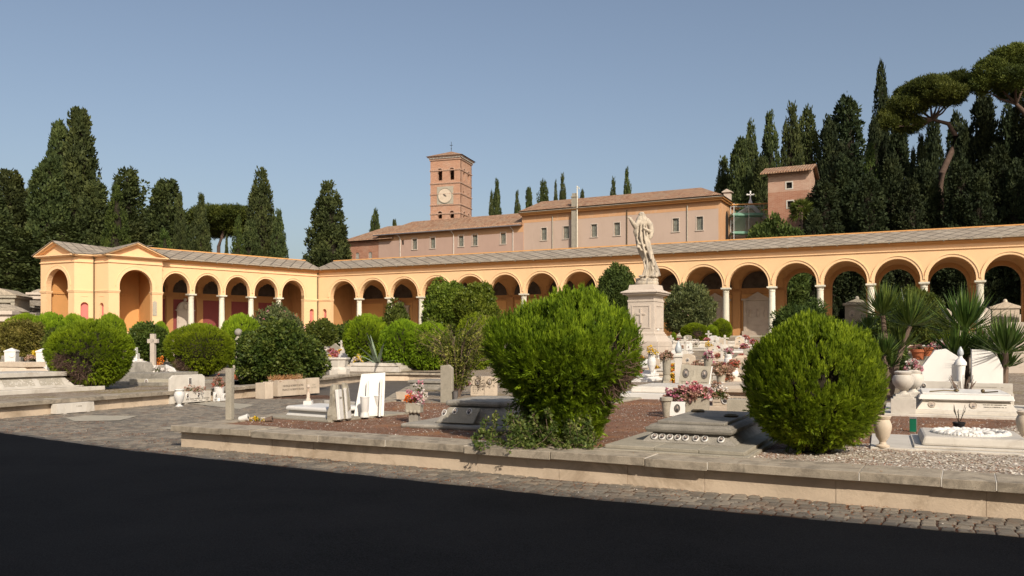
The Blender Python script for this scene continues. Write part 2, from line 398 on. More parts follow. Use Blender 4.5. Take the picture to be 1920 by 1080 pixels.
# ------------------------------------------------------------------ layout of the place
WA = R(-25.2)                                   # run of the long right-hand wing
U1 = Vector((math.cos(WA), math.sin(WA), 0))    # along the right wing, towards the right
V1 = Vector((-math.sin(WA), math.cos(WA), 0))   # away from the court
K = Vector((-21.9, 93.95, 0))                   # inner corner of the arcades
W2 = R(225)
U2 = Vector((math.cos(W2), math.sin(W2), 0))    # along the left wing, towards the left pavilion
FLOOR = 2.44
def rise(x, y):
    d1 = (Vector((x, y, 0)) - K).dot(-V1)
    d2 = (x - K.x) * 0.7071 - (y - K.y) * 0.7071
    d = min(d1, d2)
    return 2.0 * min(1.0, max(0.0, (45 - d) / 44))
def T(x, y): return 0.33 + rise(x, y)
def sunk(px, py):
    """where the line of sight at (px, py) meets the rising garden ground"""
    best = None
    y = 8.0
    while y < 110:
        x = (px - 960) / F * y
        zz = EYE - (py - HZ) * y / F
        if zz <= T(x, y): return Vector((x, y, T(x, y)))
        y += 0.05
    return Vector(((px - 960) / F * 80, 80, T((px - 960) / F * 80, 80)))

def sheet(name, poly, zf, mat, step=None):
    bm = bmesh.new()
    vs = [bm.verts.new((p[0], p[1], 0)) for p in poly]
    bm.faces.new(vs)
    if step:
        xs = [p[0] for p in poly]; ys = [p[1] for p in poly]
        for ax, lo, hi in ((0, min(xs), max(xs)), (1, min(ys), max(ys))):
            k = math.ceil(lo / step) * step
            while k < hi:
                co = [0, 0, 0]; no = [0, 0, 0]; co[ax] = k; no[ax] = 1
                bmesh.ops.bisect_plane(bm, geom=bm.verts[:] + bm.edges[:] + bm.faces[:], plane_co=co, plane_no=no)
                k += step
    for v in bm.verts: v.co.z = zf(v.co.x, v.co.y) if callable(zf) else zf
    for f in bm.faces:
        f.normal_update()
    bmesh.ops.recalc_face_normals(bm, faces=bm.faces)
    if sum(f.normal.z for f in bm.faces) < 0: bmesh.ops.reverse_faces(bm, faces=bm.faces)
    me = bpy.data.meshes.new(name); bm.to_mesh(me); bm.free(); me.materials.append(mat)
    o = bpy.data.objects.new(name, me); COL.objects.link(o)
    tag(o, kind='structure'); return o

FD = Vector((0.878, -0.479, 0))                # run of the front retaining wall
FN = Vector((0.479, 0.878, 0))
F0 = Vector((-5.3, 13.3, 0))                   # its left end at the foot
FE = F0 + FD * 29
sheet('ground', [(-700, -300), (700, -300), (700, 900), (-700, 900)], -0.02, m_field)
Gp = [F0 + FN * 0.1 + FD * 0.1, (-3.0, 19.35), (-3.2, 25.5), (-2.2, 36.9), (-4.7, 38.0), (-6.6, 38.0), (-7.6, 31.0),
      (-10, 32.05), (-60, 54), (-60, 200), (140, 200), (140, FE.y), FE + FN * 0.1]
Gp = [tuple(p)[:2] for p in Gp]
sheet('garden_terrain', Gp, T, m_field, 4.0)
L0 = Vector((-11.3, 18.3, 0)); LD = Vector((0.383, 0.924, 0)).normalized()
Lp = [tuple(L0 - LD * 9)[:2], tuple(L0 + LD * 9)[:2], (-10, 27.6), (-10, 32.0), (-60, 53.9), (-75, 20), (-30, 5)]
sheet('left_garden_terrain', Lp, T, m_field, 4.0)
def zsoil(x, y): return T(x, y) + 0.004
# brown needle litter over the near bed, gravel at its right
A = F0 + FN * 0.3 + FD * 0.3
def fb(s, d): p = F0 + FD * s + FN * d; return (p.x, p.y)
sheet('near_soil', [fb(.3, .3), (-3.0, 19.2), (-0.7, 18.2), (1.8, 23.3), (6.5, 21.5), fb(12.5, 8), fb(9.9, 2.9), fb(8.8, 1.4), fb(8.2, .3)], zsoil, m_soil, 4)
sheet('gravel', [fb(8.2, .3), fb(8.8, 1.4), fb(9.9, 2.9), fb(12.5, 8), fb(13, 16), fb(29, 16), fb(29, .3)], zsoil, m_gravel, 4)
# paths and road
sheet('cobbled_path', [(-60, -6), (40, -40), (60, -30), tuple(FE)[:2], (12, 5), (6, 30), (-4, 40), (-7.4, 38.2), (-60, 60)], -0.004, m_cobtex)
# cobbles as stones near the viewer
def in_poly(x, y, poly):
    c = False; j = len(poly) - 1
    for i in range(len(poly)):
        xi, yi = poly[i]; xj, yj = poly[j]
        if (yi > y) != (yj > y) and x < (xj - xi) * (y - yi) / (yj - yi) + xi: c = not c
        j = i
    return c
SE = [(-16, 20.0), (-9.5, 15.4), (-5.94, 12.85), (.23, 9.14), (1.1, 8.62), (4.34, 7.04), (12, 3.1), (22, -2.2)]   # foot of the asphalt
def edge_y(x):
    for (x0, y0), (x1, y1) in zip(SE, SE[1:]):
        if x0 <= x <= x1: return y0 + (y1 - y0) * (x - x0) / (x1 - x0)
    return 99
CobP = [(-16, 20)] + SE[1:-1] + [fb(29, .0), fb(0, 0), (-2.95, 19.35), (-6.0, 27), (-7.9, 27), tuple(L0 - LD * 6)[:2]]
cb = MB()
ca, sa = math.cos(R(-27.5)), math.sin(R(-27.5))
for j in range(0, 235):
    a0 = -28 + random.uniform(0, .15)
    while a0 < 28:
        wd_ = random.uniform(.105, .17); ac = a0 + wd_ / 2; a0 += wd_ + random.uniform(.012, .028)
        b0 = j * 0.137 + random.uniform(-.014, .014) + 0.05 * math.sin(ac * .9) + .03 * math.sin(ac * 2.3 + j)
        x = ac * ca - b0 * sa; y = ac * sa + b0 * ca
        if y > 25 or x < -12 or x > 11 or abs(x) > y * 0.66 + 0.6: continue
        if not in_poly(x, y, CobP): continue
        if y < edge_y(x) - 0.15: continue
        w = wd_ / 2; d = 0.061 + random.uniform(-.011, .004)
        an = R(-27.5) + random.uniform(-.09, .09)
        Mx = Matrix.Translation((x, y, 0)) @ Matrix.Rotation(an, 4, 'Z')
        h = 0.017 + random.uniform(-.004, .005)
        k = 0.72
        v = [(-w, -d, 0), (w, -d, 0), (w, d, 0), (-w, d, 0), (-w, -d, h * .55), (w, -d, h * .55), (w, d, h * .55), (-w, d, h * .55),
             (-w * k, -d * k, h), (w * k, -d * k, h), (w * k, d * k, h + .002), (-w * k, d * k, h)]
        f = [(0, 1, 5, 4), (1, 2, 6, 5), (2, 3, 7, 6), (3, 0, 4, 7), (4, 5, 9, 8), (5, 6, 10, 9), (6, 7, 11, 10), (7, 4, 8, 11), (8, 9, 10, 11)]
        cb.add(v, f, 0, Mx)
o = cb.build('cobbled_strip', m_cob); tag(o, kind='structure')
sheet('cobble_bedding', CobP, 0.002, m_joint)
# asphalt: edge slightly irregular
rng_ = random.Random(3)
edge = []
for (x0, y0), (x1, y1) in zip(SE, SE[1:]):
    n = max(2, int(math.hypot(x1 - x0, y1 - y0) / 0.25))
    for k in range(n):
        u = k / n; edge.append((x0 + (x1 - x0) * u, y0 + (y1 - y0) * u - 0.03 + rng_.uniform(-.03, .03)))
sheet('road', edge + [(40, -12), (40, -40), (-60, -40), (-60, 30)], 0.019, m_asphalt)
# light slabs let into the cobbles
for nm, pts in (('paving_slab', [(122, 783), (160, 778.5), (258, 780), (225, 788), (140, 790)]),
                ('paving_slab', [(362, 757), (395, 752), (478, 759), (450, 767)]),
                ('paving_slab', [(300, 803), (330, 799.5), (350, 802), (346, 807)])):
    poly = [tuple(gp(x, y, 0.024))[:2] for x, y in pts]
    o = sheet(nm, poly, 0.0245, m_conc); tag(o, kind='structure')

# ------------------------------------------------------------------ retaining walls
def retaining(label, pts, h=0.36, cap=0.095, over=0.11, wcap=0.5, seed=1, caplen=(1.1, 1.9), joints=None, z0f=None, closed_left=True, wear=None):
    """pts: foot line of the wall seen from the open side, the bank lies to its left-hand normal"""
    root = thing('retaining_wall', label, 'wall', (pts[0][0], pts[0][1], 0), 0, 'low stone walls round the grave plots')
    rg = random.Random(seed)
    wall = MB(); cp = MB(); jt = MB()
    o3 = Vector((pts[0][0], pts[0][1], 0))
    for (p, q) in zip(pts, pts[1:]):
        p = Vector((p[0], p[1], 0)); q = Vector((q[0], q[1], 0)); L = (q - p).length; d = (q - p).normalized()
        ang = math.atan2(d.y, d.x)
        zb = z0f(p.x, p.y) if z0f else 0.0
        Mx = Matrix.Translation(p - o3 + Vector((0, 0, zb))) @ Matrix.Rotation(ang, 4, 'Z')
        s = 0.0
        while s < L - 0.01:
            l = min(rg.uniform(0.75, 1.5), L - s)
            if L - s - l < 0.3: l = L - s
            off = rg.uniform(0, 0.008)
            wall.box(s + .002, s + l - .002, off, 0.3, -0.05, h - cap - 0.001, 0, Mx); s += l
        wall.box(0.01, L - 0.01, 0.02, 0.28, -0.05, h - cap - 0.004, 0, Mx)
        s = -over if closed_left else 0.0
        end = L + 0.02; k = 0
        while s < end - 0.01:
            l = min(rg.uniform(*caplen), end - s)
            if joints and k < len(joints): l = joints[k] - s
            if end - s - l < 0.4: l = end - s
            dz = rg.uniform(-.009, .009); dy = rg.uniform(-.022, .01)
            cp.box(s + .006, s + l - .006, -over + dy, wcap + dy, h - cap + dz, h + dz, 0, Mx)
            if s > 0: cp.box(s - .006, s + .006, -over + 0.006, wcap - .004, h - cap + .006, h - .004, 1, Mx)
            s += l; k += 1
    wall.build('wall_face', m_trav, root); cp.build('coping', [wear or m_cope, m_marble], root, bevel=0.012)
    return root
# joints of the front coping as they fall in the photograph
fj = []
for px in (424, 480, 606, 731, 879, 1040, 1215, 1331, 1613, 1766, 1868, 2050):
    k = (px - 960) / F
    s = (k * F0.y - F0.x) / (FD.x - k * FD.y); fj.append(s)
retaining('long low travertine wall with grey coping along the front grave plot', [tuple(F0)[:2], tuple(FE)[:2]], joints=fj, seed=4, closed_left=True)
q = L0 + LD * 9
retaining('low stone wall with dark weathered coping beside the left cobbled path', [tuple(q)[:2], tuple(L0 - LD * 9)[:2]][::-1], seed=9, h=0.37, caplen=(1.6, 2.6))
retaining('far low stone wall at the end of the cobbled path', [(-7.6, 31), (-6.6, 38), (-4.7, 38), (-2.2, 36.9)], seed=5, h=0.37)
retaining('low stone edging on the path side of the near plot, running away from the viewer', [(-2.2, 36.9), (-3.2, 25.5), (-3.0, 19.35), (F0.x + .12, F0.y + .25)], seed=6, h=0.35, over=.04, wcap=.36, caplen=(1.2, 2.0), closed_left=False)

# needles, petals and stone chips lying on the ground
def flecks(name, label, pts, ln, wd, mat, seed, up=.25):
    r = np.random.RandomState(seed); n = len(pts); p = np.array(pts)
    a = r.rand(n) * 6.283
    return pts, a
def scatter_pts(n, poly, zf, seed, dens=None, ymax=60):
    r = random.Random(seed); out = []
    xs = [q[0] for q in poly]; ys = [q[1] for q in poly]
    while len(out) < n:
        x = r.uniform(min(xs), max(xs)); y = r.uniform(min(ys), max(ys))
        if y > ymax or abs(x) > y * .66 + .5 or not in_poly(x, y, poly): n -= .15; continue
        if dens and dens(x, y) < r.random(): n -= .05; continue
        out.append((x, y, zf(x, y)))
    return out
LIT = []
# ------------------------------------------------------------------ walls with openings
def arc_pts(cx, hw, zs, rs_, n=18):
    if rs_ <= 0: return [(cx - hw, zs), (cx + hw, zs)]
    return [(cx - hw * math.cos(math.pi * k / n), zs + rs_ * math.sin(math.pi * k / n)) for k in range(n + 1)]
def arch_wall(mb, x0, x1, zb, zt, D, ops, mi=0, ms=0, y0=0.0):
    """wall along x with openings (cx, halfwidth, spring z, rise, base z)"""
    def q(a, b, c, d, m): mb.add([a, b, c, d], [(0, 1, 2, 3)], m)
    for y in (y0, y0 + D):
        x = x0
        for cx, hw, zs, rr, zo in ops:
            if cx - hw > x: q((x, y, zb), (cx - hw, y, zb), (cx - hw, y, zt), (x, y, zt), mi)
            if zo > zb: q((cx - hw, y, zb), (cx + hw, y, zb), (cx + hw, y, zo), (cx - hw, y, zo), mi)
            pts = arc_pts(cx, hw, zs, rr)
            for (a, za), (b, zb_) in zip(pts, pts[1:]):
                q((a, y, za), (b, y, zb_), (b, y, zt), (a, y, zt), mi)
            x = cx + hw
        if x1 > x: q((x, y, zb), (x1, y, zb), (x1, y, zt), (x, y, zt), mi)
    for cx, hw, zs, rr, zo in ops:
        pts = [(cx - hw, zo)] + arc_pts(cx, hw, zs, rr) + [(cx + hw, zo)]
        if zo > zb: pts.append((cx - hw, zo))
        for (a, za), (b, zb_) in zip(pts, pts[1:]):
            q((a, y0, za), (b, y0, zb_), (b, y0 + D, zb_), (a, y0 + D, za), ms)
    for x in (x0, x1): q((x, y0, zb), (x, y0 + D, zb), (x, y0 + D, zt), (x, y0, zt), mi)
    q((x0, y0, zt), (x1, y0, zt), (x1, y0 + D, zt), (x0, y0 + D, zt), mi)
def ring(mb, cx, hw, zs, rr, w, proud, mi=0, y=0.0, n=28, leg=0.0):
    a = [(cx - hw * math.cos(math.pi * k / n), zs + rr * math.sin(math.pi * k / n)) for k in range(n + 1)]
    b = [(cx - (hw + w) * math.cos(math.pi * k / n), zs + (rr + w) * math.sin(math.pi * k / n)) for k in range(n + 1)]
    if leg: a = [(a[0][0], zs - leg)] + a + [(a[-1][0], zs - leg)]; b = [(b[0][0], zs - leg)] + b + [(b[-1][0], zs - leg)]
    for i in range(len(a) - 1):
        A0, A1, B0, B1 = a[i], a[i + 1], b[i], b[i + 1]
        mb.add([(A0[0], y - proud, A0[1]), (A1[0], y - proud, A1[1]), (B1[0], y - proud, B1[1]), (B0[0], y - proud, B0[1])], [(0, 1, 2, 3)], mi)
        mb.add([(B0[0], y - proud, B0[1]), (B1[0], y - proud, B1[1]), (B1[0], y + .01, B1[1]), (B0[0], y + .01, B0[1])], [(0, 1, 2, 3)], mi)
        mb.add([(A0[0], y - proud, A0[1]), (A1[0], y - proud, A1[1]), (A1[0], y + .01, A1[1]), (A0[0], y + .01, A0[1])], [(0, 1, 2, 3)], mi)

m_roofslab = brickmat('stone_roof_slabs', (0.27, 0.225, 0.175), (0.34, 0.29, 0.23), (0.06, 0.05, 0.04), 0.92, 0.92, 0.05, (0, 0, R(40)), 'Object', 0.85, 1.2, 0.5, 0.0, 0.5)
def tilemat():
    m, t, b, o = nt('roman_roof_tiles')
    tc = t.nodes.new('ShaderNodeTexCoord'); s = t.nodes.new('ShaderNodeSeparateXYZ'); t.links.new(tc.outputs['Object'], s.inputs[0])
    w = mth(t, 'PINGPONG', s.outputs[0], 0.16)
    br = t.nodes.new('ShaderNodeTexBrick'); br.inputs['Scale'].default_value = 1; br.inputs['Brick Width'].default_value = 0.32
    br.inputs['Row Height'].default_value = 0.42; br.inputs['Mortar Size'].default_value = 0.03; br.offset = 0
    br.inputs['Color1'].default_value = (0.25, 0.125, 0.07, 1); br.inputs['Color2'].default_value = (0.40, 0.245, 0.15, 1); br.inputs['Mortar'].default_value = (0.13, 0.075, 0.05, 1)
    t.links.new(tc.outputs['Object'], br.inputs['Vector'])
    n = nz(t, tc.outputs['Object'], 0.7, 9, 0.75, 0.4)
    c = mixc(t, ramp(t, n, [(0.45, (0, 0, 0)), (0.62, (.7, .7, .7))]), br.outputs['Color'], (0.27, 0.2, 0.14))
    n2 = nz(t, tc.outputs['Object'], 2.6, 8, 0.8, 0.4)
    c = mixc(t, ramp(t, n2, [(0.55, (0, 0, 0)), (0.7, (.8, .8, .8))]), c, (0.12, 0.08, 0.055))
    t.links.new(c, b.inputs['Base Color']); b.inputs['Roughness'].default_value = 0.9
    bump(t, b, mth(t, 'ADD', mth(t, 'MULTIPLY', w, 6), mth(t, 'MULTIPLY', n2, 0.5)), 0.9, 0.08); return m
m_tile = tilemat()

def column_mesh():
    m = MB()
    m.cbox((0, 0, 0), (0.74, 0.74, 0.14))
    m.lathe([(0.34, 0.14), (0.37, 0.19), (0.34, 0.26), (0.30, 0.29), (0.298, 1.3), (0.285, 2.4), (0.262, 3.85), (0.26, 3.88), (0.29, 3.9), (0.29, 3.94), (0.262, 3.96), (0.262, 4.06), (0.30, 4.10), (0.35, 4.17), (0.36, 4.19)], 24)
    m.cbox((0, 0, 4.19), (0.80, 0.80, 0.14))
    return m
colobj = None
def monument(mb, cx, w, h, y, kind, mi=0):
    """stone wall monument against the back of a bay"""
    if kind == 'aedicule':
        mb.box(cx - w / 2, cx + w / 2, y - .28, y, 0, .5, mi); mb.box(cx - w * .46, cx + w * .46, y - .16, y, .5, h - .8, mi)
        for s in (-1, 1): mb.box(cx + s * w * .4 - .14, cx + s * w * .4 + .14, y - .26, y - .16, .5, h - .8, mi)
        mb.box(cx - w / 2 - .05, cx + w / 2 + .05, y - .34, y, h - .8, h - .62, mi)
        mb.prism([(cx - w * .36, h - .62), (cx + w * .36, h - .62), (cx, h)], y - .28, y, 'y', mi)
        for k in (-.24, 0, .24):
            mb.box(cx + w * k - .13, cx + w * k + .13, y - .2, y - .16, 1.75, 2.35, mi); mb.ell((cx + w * k, y - .22, 2.45), (.1, .08, .13), 8, 6, mi)
            mb.ell((cx + w * k, y - .2, 2.1), (.16, .1, .3), 8, 6, mi)
        mb.box(cx - w * .3, cx + w * .3, y - .22, y - .16, 1.05, 1.4, mi)
    elif kind == 'arched':
        mb.box(cx - w / 2, cx + w / 2, y - .3, y, 0, .6, mi); arch = arc_pts(cx, w * .42, h - .9, .8, 14)
        poly = [(cx - w * .42, .6)] + arch + [(cx + w * .42, .6)]
        mb.prism(poly, y - .16, y, 'y', mi); ring(mb, cx, w * .33, h - .9, .62, .1, .08, mi, y - .16, leg=1.4)
        mb.ell((cx, y - .2, h - .62), (.22, .12, .28), 10, 8, mi); mb.box(cx - w / 2 - .02, cx + w / 2 + .02, y - .24, y, h - 1.1, h - .98, mi)
        mb.ell((cx, y - .1, h + .1), (.2, .1, .2), 8, 6, mi)
    else:
        mb.box(cx - w * .5, cx + w * .5, y - .3, y, 0, .5, mi); mb.box(cx - w * .36, cx + w * .36, y - .2, y, .5, 1.9, mi)
        mb.box(cx - w * .46, cx + w * .46, y - .26, y, 1.9, 2.05, mi)
        mb.prism([(cx - w * .4, 2.05), (cx + w * .4, 2.05), (cx + w * .2, 2.5), (cx + w * .24, 3.0), (cx, 3.2), (cx - w * .24, 3.0), (cx - w * .2, 2.5)], y - .16, y, 'y', mi)
        mb.lathe([(.0, -.02), (.3, 0), (.32, .04), (.25, .06), (.22, .04), (0, .04)], 16, (0, 0, 0), mi, Matrix.Translation((cx, y - .2, 2.65)) @ Matrix.Rotation(R(90), 4, 'X') @ Matrix.Diagonal((1, 1.25, 1, 1)))

def wing(name, label, org, rz, x0, x1, cens, hw, spring, rse, cols, bay, openfrom=None, niche=(), maroon=False, opendir=1, endcap=True):
    root = thing(name, label, 'arcade', (org[0], org[1], FLOOR), rz)
    TOP = 7.62; DEP = 5.6
    # front wall
    w = MB()
    ops = [(c, hw, spring, rse, 4.33) for c in cens]
    lo, hi = min(cens) - hw, max(cens) + hw
    # piers at the ends stand to the floor, between the columns the wall starts at capital height
    arch_wall(w, lo - 0.0001, hi, 4.33, TOP, 0.55, ops)
    pn = [(n_[0], n_[1], n_[2], n_[1], n_[3]) for n_ in niche]
    for a, b in ((x0, lo), (hi, x1)):
        if b - a > 0.05:
            arch_wall(w, a, b - .0002, 0, TOP, 0.55, [p for p in pn if a < p[0] < b])
    w.build('arcade_wall', m_yellow, root)
    if niche:
        n = MB()
        for c_, h_, zs, zo in niche: n.box(c_ - h_ - .02, c_ + h_ + .02, .3, .34, zo, zs + h_ + .05)
        n.build('niche_panel', m_nichered, root)
    # archivolts and string courses
    r_ = MB()
    for c in cens:
        ring(r_, c, hw, spring, rse, bay / 2 - hw - .075, .035, 0, 0, leg=spring - 4.33)
        ring(r_, c, bay / 2 - .085 if False else hw + bay / 2 - hw - .075, spring, rse + bay / 2 - hw - .075, .07, .10, 0, 0, leg=0)
    for a, b in ((x0, lo), (hi, x1)):
        if b - a > .3:
            r_.box(a - .02, b + .05, -.10, .6, 4.20, 4.33); r_.box(a - .01, b + .03, -.05, .58, 4.08, 4.20)
            r_.box(a, b + .03, -.05, .5, 0, .35)
    r_.box(x0, x1, -.11, .01, 6.9, 6.99)
    r_.build('archivolts_and_string_course', m_yellow2, root)
    cm = MB()
    cm.box(x0, x1, -.14, .1, 7.32, 7.42); cm.box(x0, x1, -.26, .1, 7.42, 7.54); cm.box(x0, x1, -.36, .1, 7.54, TOP)
    cm.build('cornice', m_orange, root)
    g = MB(); g.box(x0 - .1, x1 + .1, -.62, -.5, TOP - .02, TOP + .06)
    x = x0 + .8
    while x < x1: g.box(x - .05, x + .05, -.58, -.36, TOP - .1, TOP + .02); x += bay / 2
    g.build('gutter', m_cope, root)
    # roof
    rf = MB(); rz_ = 8.92
    rf.add([(x0 - .15, -.56, TOP + .05), (x1 + .15, -.56, TOP + .05), (x1 + .15, 3.0, rz_), (x0 - .15, 3.0, rz_),
            (x0 - .15, 6.6, TOP + .05), (x1 + .15, 6.6, TOP + .05), (x0 - .15, -.56, TOP - .03), (x1 + .15, -.56, TOP - .03), (x0 - .15, 6.6, TOP - .03), (x1 + .15, 6.6, TOP - .03)],
           [(0, 1, 2, 3), (3, 2, 5, 4), (0, 6, 7, 1), (4, 5, 9, 8), (6, 8, 9, 7), (0, 3, 4, 8, 6), (1, 7, 9, 5, 2)])
    rf.build('roof', m_roofslab, root)
    quick('ridge_coping', m_orange, root, lambda m: m.box(x0 - .15, x1 + .15, 2.9, 3.1, rz_ - .02, rz_ + .08))
    # groin vault over each bay, piers and rear wall
    v = MB(); N = 16
    y0v, y1v = .56, DEP
    cy = (y0v + y1v) / 2; hy = (y1v - y0v) / 2
    for c in cens:
        g0 = len(v.v); vs = []; fs = []
        hb = bay / 2
        for i in range(N + 1):
            for j in range(N + 1):
                x = -hb + 2 * hb * i / N; y = y0v + (y1v - y0v) * j / N
                z1 = spring + rse * math.sqrt(max(0, 1 - (x / hw) ** 2)) if abs(x) < hw else spring - .35
                z2 = spring + rse * math.sqrt(max(0, 1 - ((y - cy) / hy) ** 2))
                vs.append((c + x, y, max(z1, z2)))
        for i in range(N):
            for j in range(N): fs.append((i * (N + 1) + j, (i + 1) * (N + 1) + j, (i + 1) * (N + 1) + j + 1, i * (N + 1) + j + 1))
        v.add(vs, fs)
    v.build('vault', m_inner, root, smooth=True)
    b = MB(); fr = MB(); mr = MB()
    clo = [c for c in cens if not (openfrom is not None and (c - openfrom) * opendir > 0)]
    opn = [c for c in cens if c not in clo]
    if clo:
        b.box(min(clo) - bay / 2 - (1.2 if min(clo) == min(cens) else 0), max(clo) + bay / 2 + (0 if opn else 1.2), DEP + .02, DEP + .5, 0, TOP - .1)
        for c in clo:
            pts = arc_pts(c, hw * .9, spring + .05, rse * .9, 16)
            fr.prism([(p[0], p[1]) for p in pts], DEP - .02, DEP + .015, 'y')
            mr.box(c - hw * .88, c + hw * .88, DEP - .015, DEP + .015, .35, 4.0)
    if opn: arch_wall(b, min(opn) - bay / 2 + .001, max(opn) + bay / 2, 0, TOP - .1, .55, [(c, 1.45, spring - .1, 1.5, 0.0) for c in opn], 0, 0, DEP - .03)
    for c in cens + [cens[-1] + (cens[1] - cens[0])]:
        p = c - (cens[1] - cens[0]) / 2
        b.box(p - .36, p + .36, DEP - .16, DEP + .03, 0, 4.08)
        b.box(p - .42, p + .42, DEP - .22, DEP + .03, 4.08, 4.3)
    b.box(min(cens) - bay / 2, (max(clo) if clo else min(cens)) + bay / 2, DEP - .1, DEP + .02, 4.06, 4.2)
    if fr.v: fr.build('lunette_painting', m_fresco, root)
    if mr.v and maroon: mr.build('maroon_panels', m_maroon, root)
    elif mr.v: mr.build('rear_panels', m_orange, root)
    # platform
    if endcap:
        b.box(x0 + .01, x0 + .5, .56, DEP + .4, 0, TOP - .12); b.box(x1 - .5, x1 - .01, .56, DEP + .4, 0, TOP - .12)
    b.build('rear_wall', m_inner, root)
    st = MB(); st.box(x0 - .3, x1 + .3, -.9, 7, -.25, 0); st.box(x0 - .3, x1 + .3, -1.3, -.9, -.5, -.14)
    st.build('stone_step', m_conc, root, bevel=.02)
    global colobj
    for c in cols:
        if colobj is None:
            colobj = column_mesh().build('column', m_colstone, root, smooth=True); o = colobj
        else:
            o = colobj.copy(); COL.objects.link(o); o.parent = root; KIDS.setdefault(root.name, []).append(o)
        o.location = (c, .27, 0); o.scale = (1, 1, .998)
    return root
rc = [3.4 + 4 * k for k in range(20)]
wing_r = wing('arcade_wing', 'long yellow arcade wing running right, with white columns and stone slab roof', K, WA, 0.0, 82.2, rc, 1.72, 4.53, 1.77,
     [5.4 + 4 * k for k in range(19)], 4.0, openfrom=3.4 + 4 * 11.5, niche=[(.85, .27, 2.95, 1.0)], maroon=False)
LW = 17.9
lc = [LW - s for s in (3.2, 6.45, 9.7, 12.95, 16.2)][::-1]
wing_l = wing('arcade_wing', 'short yellow arcade wing on the left with five arches and maroon rear panels', K + U2 * LW, R(45), 0.0, LW - .02, lc, 1.36, 4.68, 1.62,
     [LW - s for s in (4.83, 8.08, 11.33, 14.58)], 3.25, niche=[(LW - .85, .27, 2.95, 1.0)], maroon=True)
quick('drainpipe', m_bronze, wing_r, lambda m: m.tube([(-.02, -.12, .1), (-.02, -.12, 7.5)], .07))

# monuments standing in the bays are separate things
def mon(label, wingo, cx, w, h, kind, mat, y=5.5):
    r = thing('wall_monument', label, 'monument', wingo.matrix_basis @ Vector((cx, y, 0)), wingo.rotation_euler.z, 'stone monuments inside the arcades')
    quick('stone_relief', mat, r, lambda m: monument(m, 0, w, h, 0, kind), bevel=.015)
    return r
bpy.context.view_layer.update()
mon('carved wall monument with medallion in the left wing, leftmost bay', wing_l, lc[0], 1.5, 3.2, 'medal', m_pinkst)
mon('round arched grey wall monument in the second bay of the left wing', wing_l, lc[1], 2.1, 3.9, 'arched', m_pinkst)
mon('pedimented grey monument in the arcade just right of the inner corner', wing_r, rc[1], 2.6, 4.3, 'aedicule', m_mausst)
mon('dark oval wreath monument in the third bay right of the inner corner', wing_r, rc[2], 2.0, 3.4, 'medal', m_mausst)
mon('dark monument in the arcade behind the rounded bush', wing_r, rc[5], 2.2, 3.6, 'medal', m_mausst)
mon('pedimented relief monument in the arcade right of the oleander', wing_r, rc[10], 2.9, 4.2, 'aedicule', m_mausst)
mon('large relief monument with three carved figures in the arcade', wing_r, rc[11], 2.9, 4.2, 'aedicule', m_mausst)

